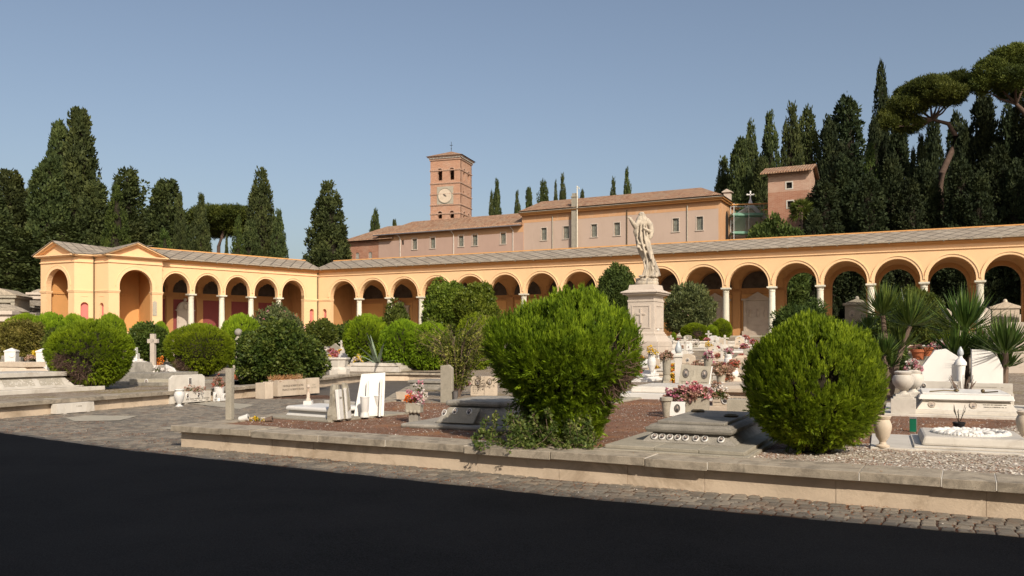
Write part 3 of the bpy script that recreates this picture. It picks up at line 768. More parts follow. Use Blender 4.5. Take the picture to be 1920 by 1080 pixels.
# ------------------------------------------------------------------ corner pavilion
def pavilion():
    A0 = Vector((-44.95, 79.2, 0)); A1 = Vector((-40.7, 77.2, 0)); Vv = Vector((-39.3, 78.2, 0)); D0 = Vector((-37.64, 77.46, 0)); D1 = Vector((-34.1, 81.0, 0))
    root = thing('corner_pavilion', 'yellow pavilion with two gabled arched fronts at the left end', 'pavilion', (Vv.x, Vv.y, FLOOR))
    o3 = Vector((Vv.x, Vv.y, 0))
    def fr(p, q):
        d = q - p; return Matrix.Translation(p - o3) @ Matrix.Rotation(math.atan2(d.y, d.x), 4, 'Z'), d.length
    wl = MB(); tr = MB(); co = MB(); ro = MB(); ni = MB(); inn = MB()
    def put(dst, src, Mx):
        dst.add(src.v, src.f, 0, Mx)
    for p, q, kind in ((A0, A1, 'arch'), (A1, Vv, .33), (Vv, D0, .27), (D0, D1, 'arch')):
        Mx, L = fr(p, q); w = MB(); t_ = MB(); c_ = MB()
        if kind == 'arch':
            cx = L / 2; hw = 1.52
            arch_wall(w, 0, L, 0, 7.62, .5, [(cx, hw, 4.72, 1.62, 0)])
            ring(t_, cx, hw, 4.72, 1.62, .3, .035, leg=.39); ring(t_, cx, hw + .3, 4.72, 1.92, .06, .06)
            for a, b in ((-.06, cx - hw + .06), (cx + hw - .06, L + .06)):
                t_.box(a, b, -.1, .62, 4.22, 4.33); t_.box(a + .03, b - .03, -.05, .57, 4.1, 4.22)
            # gable
            w.prism([(0, 7.62), (L, 7.62), (cx, 8.72)], .06, .4, 'y')
            for s in (-1, 1):
                e = (cx + s * (L / 2 + .5), 7.60)
                a_ = (cx, 8.84)
                n_ = (-s * -.0, 0)
                for yy, th in ((-.45, .12), (-.25, .24)):
                    c_.prism([(e[0], e[1]), (a_[0], a_[1] + .06), (a_[0], a_[1] + .06 - th), (e[0] - s * .05, e[1] - th * .6)], yy, .3, 'y')
                ro_ = [(e[0] + s * .05, -.55, e[1] + .05), (a_[0], -.55, a_[1] + .12), (a_[0], 7, a_[1] + .12), (e[0] + s * .05, 7, e[1] + .05)]
                ro.add([Mx @ Vector(v_) for v_ in ro_] + [Mx @ (Vector(v_) + Vector((0, 0, -.05))) for v_ in ro_], [(0, 1, 2, 3), (4, 7, 6, 5), (0, 4, 5, 1), (3, 2, 6, 7), (0, 3, 7, 4)])
            inn_ = MB(); inn_.box(0, L, 4.6, 5, 0, 7.5); inn_.box(0, .5, .5, 4.6, 0, 7.5); inn_.box(L - .5, L, .5, 4.6, 0, 7.5); inn_.box(.5, L - .5, .5, 4.6, 6.5, 6.7)
            inn_.box(0.5, L - .5, 4.5, 4.62, 4.1, 4.3); inn_.box(.5, .58, .5, 4.6, 4.1, 4.3)
            put(inn, inn_, Mx)
        else:
            arch_wall(w, 0, L, 0, 7.62, .5, [(L * .5, kind, 2.85, kind, 0.9)])
            n2 = MB(); n2.box(L * .5 - kind - .03, L * .5 + kind + .03, .26, .3, .88, 2.9 + kind); put(ni, n2, Mx)
            t_.box(-.02, L + .02, -.1, .3, 4.22, 4.33); t_.box(-.01, L + .01, -.05, .3, 4.1, 4.22)
            ro_ = [(-.4, -.5, 7.66), (L + .4, -.5, 7.66), (L + .4, 5, 9.0), (-.4, 5, 9.0)]
            ro.add([Mx @ Vector(v_) for v_ in ro_], [(0, 1, 2, 3)])
            t_.box(L * .5 - .3, L * .5 + .3, -.03, .1, 3.72, 3.76)
        t_.box(-.03, L + .03, -.11, .2, 6.9, 6.99); t_.box(-.04, L + .04, -.06, .2, 0, .4)
        c_.box(-.3, L + .3, -.3, .2, 7.42, 7.52); c_.box(-.4, L + .4, -.44, .2, 7.52, 7.62)
        put(wl, w, Mx); put(tr, t_, Mx); put(co, c_, Mx)
    wl.build('front_wall', m_yellow, root); tr.build('mouldings', m_yellow2, root); co.build('gable_cornice', m_yellow2, root)
    ro.build('roof', m_roofslab, root); ni.build('niche_panel', m_nichered, root); inn.build('interior_wall', m_orange, root)
    quick('drainpipe', m_bronze, root, lambda m: m.tube([(0, -.14, .1), (0, -.14, 7.4)], .06))
    quick('stone_step', m_conc, root, lambda m: m.prism([tuple(v_ - o3)[:2] for v_ in (A0 + Vector((-1, -.2, 0)), A1 + Vector((-.5, -1.2, 0)), Vv + Vector((0, -1.6, 0)), D0 + Vector((.3, -1.3, 0)), D1 + Vector((.9, -.6, 0)), D1 + Vector((-4, 6, 0)), A0 + Vector((2, 7, 0)))], -.3, -.01))
    Mx, L = fr(D0, D1)
    quick('wall_plaque', m_conc, root, lambda m: (m.box(L - .95, L - .55, -.06, .02, 2.0, 3.3), m.prism([(L - .95, 3.3), (L - .55, 3.3), (L - .75, 3.45)], -.06, .02, 'y')) and None or [m.v.__setitem__(i, tuple(Mx @ Vector(p))) for i, p in enumerate(m.v)])
    return root
pavilion()

# ------------------------------------------------------------------ convent and basilica behind
def window(root, Mx, x, z, w, h, depth=.22, shutter=False, lab=None):
    f = MB()
    s = .11
    for a in ((x - w / 2 - s, x - w / 2, z - s, z + h + s), (x + w / 2, x + w / 2 + s, z - s, z + h + s), (x - w / 2, x + w / 2, z + h, z + h + s)):
        f.box(a[0], a[1], -.035, .05, a[2], a[3])
    f.box(x - w / 2 - s - .05, x + w / 2 + s + .05, -.10, .05, z - s, z)
    fo = f.build('window', m_pinkst, root); fo.matrix_local = Mx
    g = MB(); g.box(x - w / 2, x + w / 2, depth, depth + .03, z, z + h)
    gl = g.build('pane', m_glass, fo)
    b = MB()
    for a in (x - w / 2 + .04, x - .02, x + w / 2 - .08): b.box(a, a + .06, depth - .03, depth, z, z + h)
    for zz in (z, z + h * .48, z + h - .06): b.box(x - w / 2 + .1, x + w / 2 - .08, depth - .025, depth - .003, zz, zz + .05)
    b.build('sash', m_wframe, fo)
    return fo
TBASE = 2.3
def convent_tall():
    E0 = Vector((1.70, 120.0, 0)); E1 = Vector((26.6, 107.0, 0)); d = E1 - E0; L = d.length; an = math.atan2(d.y, d.x)
    root = thing('convent_building', 'tall faded pink convent block with tiled hip roof and grey flue', 'building', (E0.x, E0.y, TBASE), an)
    zt = 20.2 - TBASE; I = Matrix.Identity(4)
    px = (1020, 1061.5, 1114, 1157, 1267, 1312)
    xs = []
    for p in px:
        k = (p - 960) / F; s = (k * E0.y - E0.x) / (d.x / L - k * d.y / L); xs.append(s)
    zw = 16.55 - TBASE
    w = MB(); arch_wall(w, 0, L, 0, zt - .7, .3, [(x, .42, zw + 1.75, 0, zw) for x in xs]); w.build('front_wall', m_pinkwall, root)
    w = MB(); w.box(0, L, -.012, .3, zt - 1.0, zt)
    w.build('orange_upper_band', m_orangeband, root)
    w = MB(); w.box(L, L + .3, 0, 8.6, 0, zt); w.box(0, L, 8.3, 8.6, 0, zt - .02); w.box(-.3, 0, 0, 8.6, 0, zt - .01); w.build('end_wall', m_orangeband, root)
    w = MB(); w.box(L + .3, L + .36, 2.6, 3.9, 11.2, 16.2); w.prism([(2.6, 16.2), (3.9, 16.2), (3.6, 16.8), (3.25, 17), (2.9, 16.8)], L + .3, L + .36, 'x'); w.build('arched_window', m_void, root)
    c = MB(); c.box(-.3, L + .6, -.5, 9, zt, zt + .22); c.box(-.5, L + .8, -.75, 9.2, zt + .22, zt + .36); c.build('eaves_cornice', m_orange, root)
    c = MB(); c.box(-.6, L + .9, -.9, 9.3, zt + .36, zt + .75, tx=.9, ty=.9); c.build('roof_edge', m_cope, root)
    r = MB(); z0, z1 = zt + .62, zt + 2.7
    r.add([(-.5, -.75, z0), (L + .7, -.75, z0), (L + .7, 9.2, z0), (-.5, 9.2, z0), (.8, 4.3, z1), (L - 3.4, 4.3, z1)],
          [(0, 1, 5, 4), (1, 2, 5), (2, 3, 4, 5), (3, 0, 4)]); r.build('tiled_roof', m_tile, root)
    for x in xs: window(root, I, x, zw, .84, 1.75)
    k = (1079 - 960) / F; s = (k * E0.y - E0.x) / (d.x / L - k * d.y / L)
    quick('flue', m_conc, root, lambda m: (m.box(s - .35, s + .35, -.62, -.013, 11, zt + 2.0), m.box(s - .42, s + .42, -.7, .1, zt + 2.0, zt + 2.15), m.box(s - .3, s + .3, -.55, 0, zt + 2.15, zt + 2.55)))
    quick('white_mast', m_colstone, root, lambda m: (m.tube([(s + .55, -.7, 10), (s + .55, -.7, zt + 3.5)], .075), m.tube([(s + .55, -.7, zt + 3.3), (s + .85, -.75, zt + 3.25), (s + .9, -.75, zt + 3.0)], .05)))
    for p_ in (1036.5, 1176, 1289):
        k = (p_ - 960) / F; s2 = (k * E0.y - E0.x) / (d.x / L - k * d.y / L)
        quick('drainpipe', m_bronze if p_ == 1176 else m_conc, root, lambda m: m.tube([(s2, -.1, 10), (s2, -.1, zt - .3)], .07))
    quick('chimney', m_pinkst, root, lambda m: (m.box(L - .8, L + .1, 6.2, 7.0, zt + .5, zt + 2.1), m.box(L - 1, L + .3, 6, 7.2, zt + 2.1, zt + 2.2), m.prism([(L - 1, zt + 2.2), (L + .3, zt + 2.2), (L - .35, zt + 2.55)], 6, 7.2, 'y')))
    return root
convent_tall()
def convent_mid():
    E0 = Vector((-21.1, 131.3, 0)); E1 = Vector((1.62, 119.9, 0)); d = E1 - E0; L = d.length; an = math.atan2(d.y, d.x)
    root = thing('convent_building', 'lower rose plastered convent wing with terracotta roof and small windows', 'building', (E0.x, E0.y, TBASE), an)
    zt = 18.9 - TBASE
    def sx(p): k = (p - 960) / F; return (k * E0.y - E0.x) / (d.x / L - k * d.y / L)
    px = (777.5, 811.5, 864.5, 890.5, 943.5); xs = [sx(p) for p in px]
    zw = hz(462, 124.5) - TBASE
    w = MB(); arch_wall(w, 0, L, 0, zt, .3, [(sx(755), .2, zw + 1.6, 0, zw + .8)] + [(x, .42, zw + 1.65, 0, zw) for x in xs]); w.box(0, .3, .3, 7.7, 0, zt); w.box(0, L, 7.7, 8, 0, zt); w.build('front_wall', m_pinkwall2, root)
    quick('orange_upper_band', m_orangeband, root, lambda m: m.box(0, L, -.012, .02, zt - 1.0, zt - .02))
    r = MB(); z0, z1 = zt - .05, zt + 2.5
    r.add([(-.5, -.7, z0), (L - .05, -.7, z0), (L - .05, 8.6, z0), (-.5, 8.6, z0), (3.6, 4.2, z1), (L - .05, 4.2, z1)], [(0, 1, 5, 4), (1, 2, 5), (2, 3, 4, 5), (3, 0, 4)]); r.build('tiled_roof', m_tile, root)
    quick('gutter', m_metal, root, lambda m: m.tube([(-.5, -.78, z0 - .02), (L - .1, -.78, z0 - .02)], .09))
    rg = random.Random(2)
    t_ = MB()
    x = -.45
    while x < L - .2: t_.tube([(x, -.74, z0 + .03), (x, -.2, z0 + .33)], .085, 6); x += .32
    t_.build('eaves_tiles', m_tile, root)
    for x in xs: window(root, Matrix.Identity(4), x, zw, .84, 1.65)
    quick('small_window', m_void, root, lambda m: m.box(sx(755) - .2, sx(755) + .2, .15, .2, zw + .8, zw + 1.6))
    for p_ in (749, 849, 960): quick('drainpipe', m_marble, root, lambda m: m.tube([(sx(p_), -.6, zt - .2), (sx(p_) + .2, -.1, zt - .7), (sx(p_) + .2, -.1, 9.5)], .06))
convent_mid()
def basilica_end():
    E0 = Vector((-27.1, 134.4, 0)); E1 = Vector((-19.6, 130.6, 0)); d = E1 - E0; L = d.length; an = math.atan2(d.y, d.x)
    root = thing('basilica_wing', 'low red brick wing with three arched lattice windows at the far left', 'building', (E0.x, E0.y, TBASE), an)
    zt = 18.2 - TBASE
    def sx(p): k = (p - 960) / F; return (k * E0.y - E0.x) / (d.x / L - k * d.y / L)
    zw = hz(489, 133.5) - TBASE
    ops = [(sx(p), .36, zw + .95, .36, zw) for p in (670, 694, 718)]
    w = MB(); arch_wall(w, 0, L + .8, 0, zt, .35, ops); w.box(0, L + .8, .35, 12, 0, zt - .01); w.build('brick_wall', m_brickred, root)
    r = MB(); z0 = zt
    r.add([(-.6, -.8, z0), (L + 1.2, -.8, z0), (L + 1.2, 12, z0), (-.6, 12, z0), (4.4, 5.6, z0 + 3.0), (L + 1.2, 5.6, z0 + 3.0)], [(0, 1, 5, 4), (1, 2, 5), (2, 3, 4, 5), (3, 0, 4)]); r.build('tiled_roof', m_tile, root)
    for p in (670, 694, 718):
        def lat(m, p=p):
            x = sx(p)
            for k in range(5): m.box(x - .34 + k * .15, x - .29 + k * .15, .1, .14, zw, zw + 1.2)
            for k in range(6): m.box(x - .36, x + .36, .1, .14, zw + .02 + k * .22, zw + .07 + k * .22)
            m.box(x - .36, x + .36, .2, .24, zw, zw + 1.3, 1)
        quick('lattice_window', [m_marble, m_void], root, lat)
basilica_end()
def campanile():
    Z = 150.0; x = (863 - 960) / F * Z; th = R(-17.8); w = 5.85
    root = thing('bell_tower', 'square brick bell tower with a round clock and iron cross', 'tower', (x - w * math.cos(th), Z - w * math.sin(th), TBASE), th)
    def zz(py): return hz(py, Z) - TBASE
    zt = zz(297)
    strings = [317, 341.5, 362, 382.5, 399]
    up = [(w * .32, .5), (w * .72, .5)]
    wb = MB()
    zlo = zz(420)
    tiers = [(zz(336), zz(313.5)), (zz(408), zz(394.5))]
    # front with its two tiers of twin arches
    wb.box(0, w, .01, w - .01, 0, zlo)
    arch_wall(wb, 0, w, zlo, zz(386), .6, [(c, .42, tiers[1][1] - .42, .42, tiers[1][0]) for c, _ in up])
    arch_wall(wb, 0, w, zz(386), zz(339), .6, [])
    arch_wall(wb, 0, w, zz(339), zt, .6, [(c, .46, tiers[0][1] - .46, .46, tiers[0][0]) for c, _ in up])
    side = MB()
    arch_wall(side, 0.001, w - .001, zlo, zz(386), .6, [(c, .42, tiers[1][1] - .42, .42, tiers[1][0]) for c, _ in up])
    arch_wall(side, 0.001, w - .001, zz(386), zz(339), .6, [(w * .28, .26, zz(358), .26, zz(361)), (w * .7, .26, zz(358), .26, zz(361))])
    arch_wall(side, 0.001, w - .001, zz(339), zt, .6, [(c, .46, tiers[0][1] - .46, .46, tiers[0][0]) for c, _ in up])
    Ms = Matrix.Translation((w, 0, 0)) @ Matrix.Rotation(R(90), 4, 'Z')
    wb.add(side.v, side.f, 0, Ms); wb.add(side.v, side.f, 0, Matrix.Translation((.6, 0, 0)) @ Matrix.Rotation(R(90), 4, 'Z'))
    wb.box(0, w, w - .5, w, zlo, zt)
    wb.build('brick_shaft', m_brick, root)
    s = MB()
    for p in strings: s.box(-.1, w + .1, -.1, w + .1, zz(p) - .12, zz(p) + .12)
    s2 = MB()
    for p in strings:
        z = zz(p)
        s2.box(-.1, w + .1, -.1, 0, z - .13, z + .1); s2.box(w, w + .1, 0, w + .1, z - .13, z + .1); s2.box(-.1, 0, 0, w + .1, z - .13, z + .1)
        for k in range(16):
            s2.box(k * w / 16 + .08, k * w / 16 + .26, -.16, -.1, z - .03, z + .07); s2.box(w + .1, w + .16, k * w / 16 + .08, k * w / 16 + .26, z - .03, z + .07)
    for tier, hw in zip(tiers, (.46, .42)):
        for c, _ in up:
            ring(s2, c, hw + .02, tier[1] - hw, hw + .02, .18, .06); q = MB(); ring(q, c, hw + .02, tier[1] - hw, hw + .02, .18, .06); s2.add(q.v, q.f, 0, Ms)
    s2.build('string_courses', m_brickpale, root)
    c = MB(); c.box(-.15, w + .15, -.15, w + .15, zt - .1, zt + .2)
    for k in range(22):
        a = k * (w + .4) / 22 - .2; c.box(a, a + .14, -.35, -.15, zt + .2, zt + .42, 1); c.box(w + .15, w + .35, a, a + .14, zt + .2, zt + .42, 1)
    c.box(-.15, w + .15, -.15, w + .15, zt + .2, zt + .42); c.box(-.45, w + .45, -.45, w + .45, zt + .42, zt + .62); c.build('cornice', [m_brickpale, m_marble], root)
    r = MB(); r.add([(-.65, -.65, zt + .62), (w + .65, -.65, zt + .62), (w + .65, w + .65, zt + .62), (-.65, w + .65, zt + .62), (w / 2, w / 2, zt + 2.1)], [(0, 1, 4), (1, 2, 4), (2, 3, 4), (3, 0, 4)]); r.build('pyramid_roof', m_tile, root)
    ck = MB(); cx, cz = w * .5, zz(365)
    ck.box(cx - 1.6, cx + 1.6, -.07, .0, cz - 1.55, cz + 1.65)
    ck.build('clock_surround', m_conc, root)
    Mc = Matrix.Translation((cx, -.07, cz)) @ Matrix.Rotation(R(90), 4, 'X')
    q = MB(); q.lathe([(1.28, 0), (1.42, 0), (1.42, .1), (1.3, .12), (1.28, .0)], 40, (0, 0, 0), 0, Mc); q.build('clock_rim', m_conc, root, smooth=True)
    q = MB(); q.lathe([(1.3, 0), (1.3, .05), (0.01, .05)], 40, (0, 0, 0), 0, Mc); q.build('clock_face', m_cream, root)
    def hands(m):
        m.box(-.09, .09, -.16, -.125, -.32, .42, 0, Matrix.Translation((cx, 0, cz)) @ Matrix.Rotation(R(-52), 4, 'Y'))
        m.box(-.13, .13, -.17, -.14, -.3, .1, 0, Matrix.Translation((cx, 0, cz)) @ Matrix.Rotation(R(128), 4, 'Y'))
    quick('clock_hands', m_ink, root, hands)
    quick('bell', m_bronze, root, lambda m: m.lathe([(.38, 0), (.3, .15), (.24, .5), (.1, .62), (.02, .64)], 14, (w * .72, 1.2, tiers[0][0] + .9)), smooth=True)
    quick('iron_cross', m_black, root, lambda m: (m.tube([(w / 2, w / 2, zt + 2), (w / 2, w / 2, zt + 3.9)], .04), m.box(w / 2 - .28, w / 2 + .28, w / 2 - .03, w / 2 + .03, zt + 3.2, zt + 3.28), m.ell((w / 2, w / 2, zt + 2.6), (.1, .1, .1), 8, 6)))
campanile()
def brick_tower():
    Z = 105.0; x0 = (1440 - 960) / F * Z; th = R(-27); w = 4.95; w2 = 5.5
    root = thing('brick_tower', 'small square brick tower with tiled roof among the right cypresses', 'tower', (x0, Z, TBASE), th)
    def zz(py): return hz(py, Z - 1) - TBASE
    zt = zz(322.5); zc = zz(359)
    ops = [(w * .52, .34, zz(342.5), 0, zz(353.5))]; ops2 = [(w * .545, .34, zz(377.5), 0, zz(389.5))]
    wl = MB(); arch_wall(wl, 0, w, 0, zc, .4, ops2); wl.box(0, w, .4, w2, 0, zc - .01); wl.build('lower_brickwork', m_brickred, root)
    wl = MB(); arch_wall(wl, 0.0, w, zc + .003, zt, .4, ops); wl.box(0.0, w, .4, w2, zc + .003, zt - .01)
    for k in range(9): wl.box(.1 + k * .55, .3 + k * .55, -.12, 0, zt - .5, zt - .3)
    wl.build('upper_brickwork', m_brickpale, root)
    for (c, hw, z1, _, z0) in ops + ops2:
        def wf(m):
            m.box(c - hw - .14, c - hw, -.05, .1, z0 - .14, z1 + .14); m.box(c + hw, c + hw + .14, -.05, .1, z0 - .14, z1 + .14); m.box(c - hw, c + hw, -.05, .1, z1, z1 + .14); m.box(c - hw, c + hw, -.05, .1, z0 - .14, z0); m.box(c - hw, c + hw, .25, .3, z0, z1, 1)
        quick('window', [m_marble, m_void], root, wf)
    r = MB(); zr = zt + 1.25
    r.add([(-.8, -.9, zt - .05), (w + .5, -.9, zt - .05), (w + .5, w2 / 2, zr), (-.8, w2 / 2, zr), (-.8, w2 + .8, zt - .05), (w + .5, w2 + .8, zt - .05),
           (-.8, -.9, zt - .2), (w + .5, -.9, zt - .2), (w + .5, w2 / 2, zr - .2), (-.8, w2 / 2, zr - .2), (-.8, w2 + .8, zt - .2), (w + .5, w2 + .8, zt - .2)],
          [(0, 1, 2, 3), (3, 2, 5, 4), (0, 6, 7, 1), (1, 7, 8, 2), (2, 8, 11, 5), (0, 3, 9, 6), (3, 4, 10, 9), (6, 9, 8, 7), (9, 10, 11, 8)]); r.build('tiled_roof', m_tile, root)
    quick('gable_wall', m_brickpale, root, lambda m: m.prism([(0, zt - .1), (w2, zt - .1), (w2 / 2, zr - .25)], w - .4, w, 'x'))
brick_tower()
def chapel_gable():
    # gable with a stone cross, wrapped in green netting on a scaffold
    Z = 112.0
    def X(p): return (p - 960) / F * Z
    x0 = X(1407); root = thing('gabled_chapel', 'stone gable topped by a white cross inside the green scaffold', 'chapel', (x0, Z, TBASE))
    def zz(py): return hz(py, Z) - TBASE
    m = MB(); m.prism([(-2.4, 0), (2.2, 0), (2.2, zz(415)), (0, zz(384)), (-2.4, zz(415))], 0, 6, 'y'); m.build('gable_wall', m_pinkst, root)
    m = MB()
    for s in (-1, 1): m.prism([(0, zz(380)), (s * 2.9, zz(418)), (s * 2.9, zz(418) - .55), (0, zz(380) - .75)], -.3, .3, 'y')
    m.build('raking_cornice', m_marble, root)
    m = MB(); m.lathe([(.34, zz(384)), (.28, zz(380)), (.1, zz(373)), (.1, zz(372))], 8); m.box(-.07, .07, -.07, .07, zz(374), zz(359)); m.box(-.42, .42, -.07, .07, zz(366), zz(364.2))
    for c in ((-.42, 365), (.42, 365), (0, 359.5)): m.ell((c[0], 0, zz(c[1])), (.13, .09, .13), 8, 6)
    m.build('stone_cross', m_white, root)
    Zs = 109.5
    def z2(py): return hz(py, Zs) - TBASE
    a, b = (1376 - 960) / F * Zs, (1432 - 960) / F * Zs
    sc = thing('scaffold', 'green netted scaffold standing round the white cross gable', 'scaffold', (a, Zs, TBASE))
    W_ = b - a
    m = MB()
    for x in (0, W_ * .5, W_):
        for y in (0, 1.6): m.tube([(x, y, 0), (x, y, z2(381))], .06, 6)
    for p in (384, 402, 436):
        for y in (0, 1.6): m.tube([(-.3, y, z2(p)), (W_ + .5, y, z2(p))], .05, 6)
    m.build('poles', m_metal, sc)
    def deck(m):
        m.box(-.1, W_ + .1, -.05, 1.6, z2(404), z2(399)); m.box(-.1, W_ * .55, -.05, 1.6, z2(438), z2(433.5))
    quick('deck_boards', plain('pale_green_boards', (0.2, 0.36, 0.27), 0.7), sc, deck)
    mm, t, bb, oo = nt('green_netting')
    tp = t.nodes.new('ShaderNodeBsdfTransparent'); mx = t.nodes.new('ShaderNodeMixShader'); bb.inputs['Base Color'].default_value = (0.015, 0.12, 0.07, 1)
    n = nz(t, coords(t), 1.2, 4); t.links.new(ramp(t, n, [(0.3, (.05, .05, .05)), (0.7, (.25, .25, .25))]), mx.inputs[0]); t.links.new(tp.outputs[0], mx.inputs[1]); t.links.new(bb.outputs[0], mx.inputs[2]); t.links.new(mx.outputs[0], oo.inputs[0])
    quick('safety_net', mm, sc, lambda m: (m.add([(0, -.06, z2(440)), (W_, -.06, z2(440)), (W_, -.06, z2(381)), (0, -.06, z2(381))], [(0, 1, 2, 3)]), m.add([(W_, -.06, z2(440)), (W_, 1.6, z2(440)), (W_, 1.6, z2(381)), (W_, -.06, z2(381))], [(0, 1, 2, 3)])))
    quick('orange_rails', m_orange, sc, lambda m: (m.tube([(-.3, -.1, z2(384)), (W_ + .8, -.1, z2(381.5))], .08), m.tube([(W_ - .2, -.1, z2(393.5)), (W_ + .9, -.1, z2(392.5))], .08)))
chapel_gable()

# building behind the viewer whose shade lies over the road
def shade_block():
    pts = [(-6.8, -3.8), (-.3, -8.4), (3.3, -11), (9.4, -14.7), (13.5, -16.8), (21.2, -20.7), (40, -30)]
    root = thing('entrance_building', 'tall ochre entrance building whose shade covers the road', 'building', (3.3, -11, 0))
    o3 = Vector((3.3, -11, 0))
    back = [(40, -46), (6, -32), (-14, -18)]
    quick('walls', m_yellow, root, lambda m: m.prism([(p[0] - o3.x, p[1] - o3.y) for p in pts + back], 0, 17.3))
    quick('cornice', m_orange, root, lambda m: m.prism([(p[0] - o3.x, p[1] - o3.y) for p in pts + back], 17.3, 18))
shade_block()

# small mausoleums at the far left
def mausoleum(name, label, loc, rz, w, d, h, kind, mat, roofm):
    r = thing(name, label, 'tomb chapel', loc, rz, 'tomb chapels at the left edge')
    def b(m):
        m.box(-w / 2 - .2, w / 2 + .2, -.2, d + .2, -.3, .35); m.box(-w / 2, w / 2, 0.5, d, .35, h)
        for s in (-1, 1):
            m.box(s * w / 2 - (.35 if s > 0 else 0), s * w / 2 + (0 if s > 0 else .35), 0, .5, .35, h - .3)
        m.box(-w / 2, w / 2, .0, .5, h - .45, h)
        m.box(-w / 2 - .2, w / 2 + .2, -.2, d + .2, h, h + .25)
    quick('walls', mat, r, b, bevel=.02)
    if kind == 'dome':
        quick('roof', roofm, r, lambda m: m.lathe([(w * .68, h + .25), (w * .5, h + .5), (w * .28, h + .7), (w * .06, h + .8)], 12, (0, d / 2, 0), 0, None) and None)
    else:
        quick('roof', roofm, r, lambda m: m.prism([(-w / 2 - .3, h + .25), (w / 2 + .3, h + .25), (0, h + .25 + w * .28)], -.25, d + .25, 'y'))
    quick('doorway', m_void, r, lambda m: m.box(-w * .18, w * .18, .42, .5, .4, h * .72))
    return r
for nm, px, py, y, rz, w, d, h, kd, mt, lab in (
        ('mausoleum', -14, 0, 56, 5, 2.3, 3, hz(590, 56) - T(-35, 56), 'dome', m_pinkst, 'small pillared tomb chapel with a rounded grey roof cut by the left frame edge'),
        ('mausoleum', 2, 0, 78, 12, 2.3, 4, 3.7, 'flat', m_conc, 'taller weathered tomb chapel behind the rounded roof one'),
        ('mausoleum', 72, 0, 90, 18, 2.0, 4, 4.7, 'dome', m_pinkst, 'pale tomb chapel half hidden behind the pavilion left edge'),
        ('mausoleum', 40, 0, 84, 0, 2.4, 3, 3.0, 'flat', m_grey, 'low gabled grey tomb in the shade of the left cypresses')):
    p = at(px, y); mausoleum(nm, lab, (p.x, p.y, T(p.x, p.y)), R(rz), w, d, h, kd, mt, m_cope)
# ------------------------------------------------------------------ foliage
def unit(a): return a / np.maximum(1e-9, np.linalg.norm(a, axis=-1, keepdims=True))
def blades(name, base, axis, nrm, ln, wd, mat, parent, bend=0.0, kind=None):
    """one kite-shaped leaf per row"""
    N = len(base); axis = unit(axis)
    nrm = nrm - axis * np.sum(nrm * axis, 1, keepdims=True); nrm = unit(nrm)
    side = np.cross(axis, nrm)
    ln = np.broadcast_to(np.asarray(ln, float), (N,))[:, None]; wd = np.broadcast_to(np.asarray(wd, float), (N,))[:, None]
    mid = base + axis * ln * 0.45
    v = np.stack([base, mid + side * wd * .5 + nrm * ln * bend, base + axis * ln, mid - side * wd * .5 + nrm * ln * bend], 1).reshape(-1, 3)
    me = bpy.data.meshes.new(name)
    me.vertices.add(4 * N); me.vertices.foreach_set('co', v.astype(np.float32).ravel())
    me.loops.add(4 * N); me.loops.foreach_set('vertex_index', np.arange(4 * N, dtype=np.int32))
    me.polygons.add(N); me.polygons.foreach_set('loop_start', np.arange(0, 4 * N, 4, dtype=np.int32))
    me.polygons.foreach_set('loop_total', np.full(N, 4, dtype=np.int32))
    me.materials.append(mat); me.update(calc_edges=True)
    o = bpy.data.objects.new(name, me); COL.objects.link(o)
    if parent is not None: o.parent = parent; KIDS.setdefault(parent.name, []).append(o)
    return o
def clumps(cen, out, rad, n, ln, wd, up=0.6, jit=0.5, shell=0.55, r=rs, flat=1.0, droop=0.0):
    """leaves on the outer half of a little ball at each centre"""
    M_ = len(cen)
    d = unit(r.normal(size=(M_, n, 3)) + out[:, None, :] * 0.9)
    rr = rad[:, None, None] * (shell + (1 - shell) * r.rand(M_, n, 1))
    dd = d * rr; dd[..., 2] *= flat
    p = cen[:, None, :] + dd
    ax = d * (1 - up) + np.array([0, 0, up - droop]) + r.normal(size=(M_, n, 3)) * jit * 0.5
    nm = d + r.normal(size=(M_, n, 3)) * jit
    L = ln * (0.6 + 0.8 * r.rand(M_ * n)); W = wd * (0.6 + 0.8 * r.rand(M_ * n))
    return p.reshape(-1, 3), ax.reshape(-1, 3), nm.reshape(-1, 3), L, W
def cat(parts): return [np.concatenate([p[i] for p in parts]) for i in range(5)]
def nz3(p, s, seed=0): return noise.noise(Vector((p[0] * s + seed, p[1] * s + seed * 2.3, p[2] * s - seed)))
def prof(tab, t):
    return np.interp(t, [a for a, _ in tab], [b for _, b in tab])

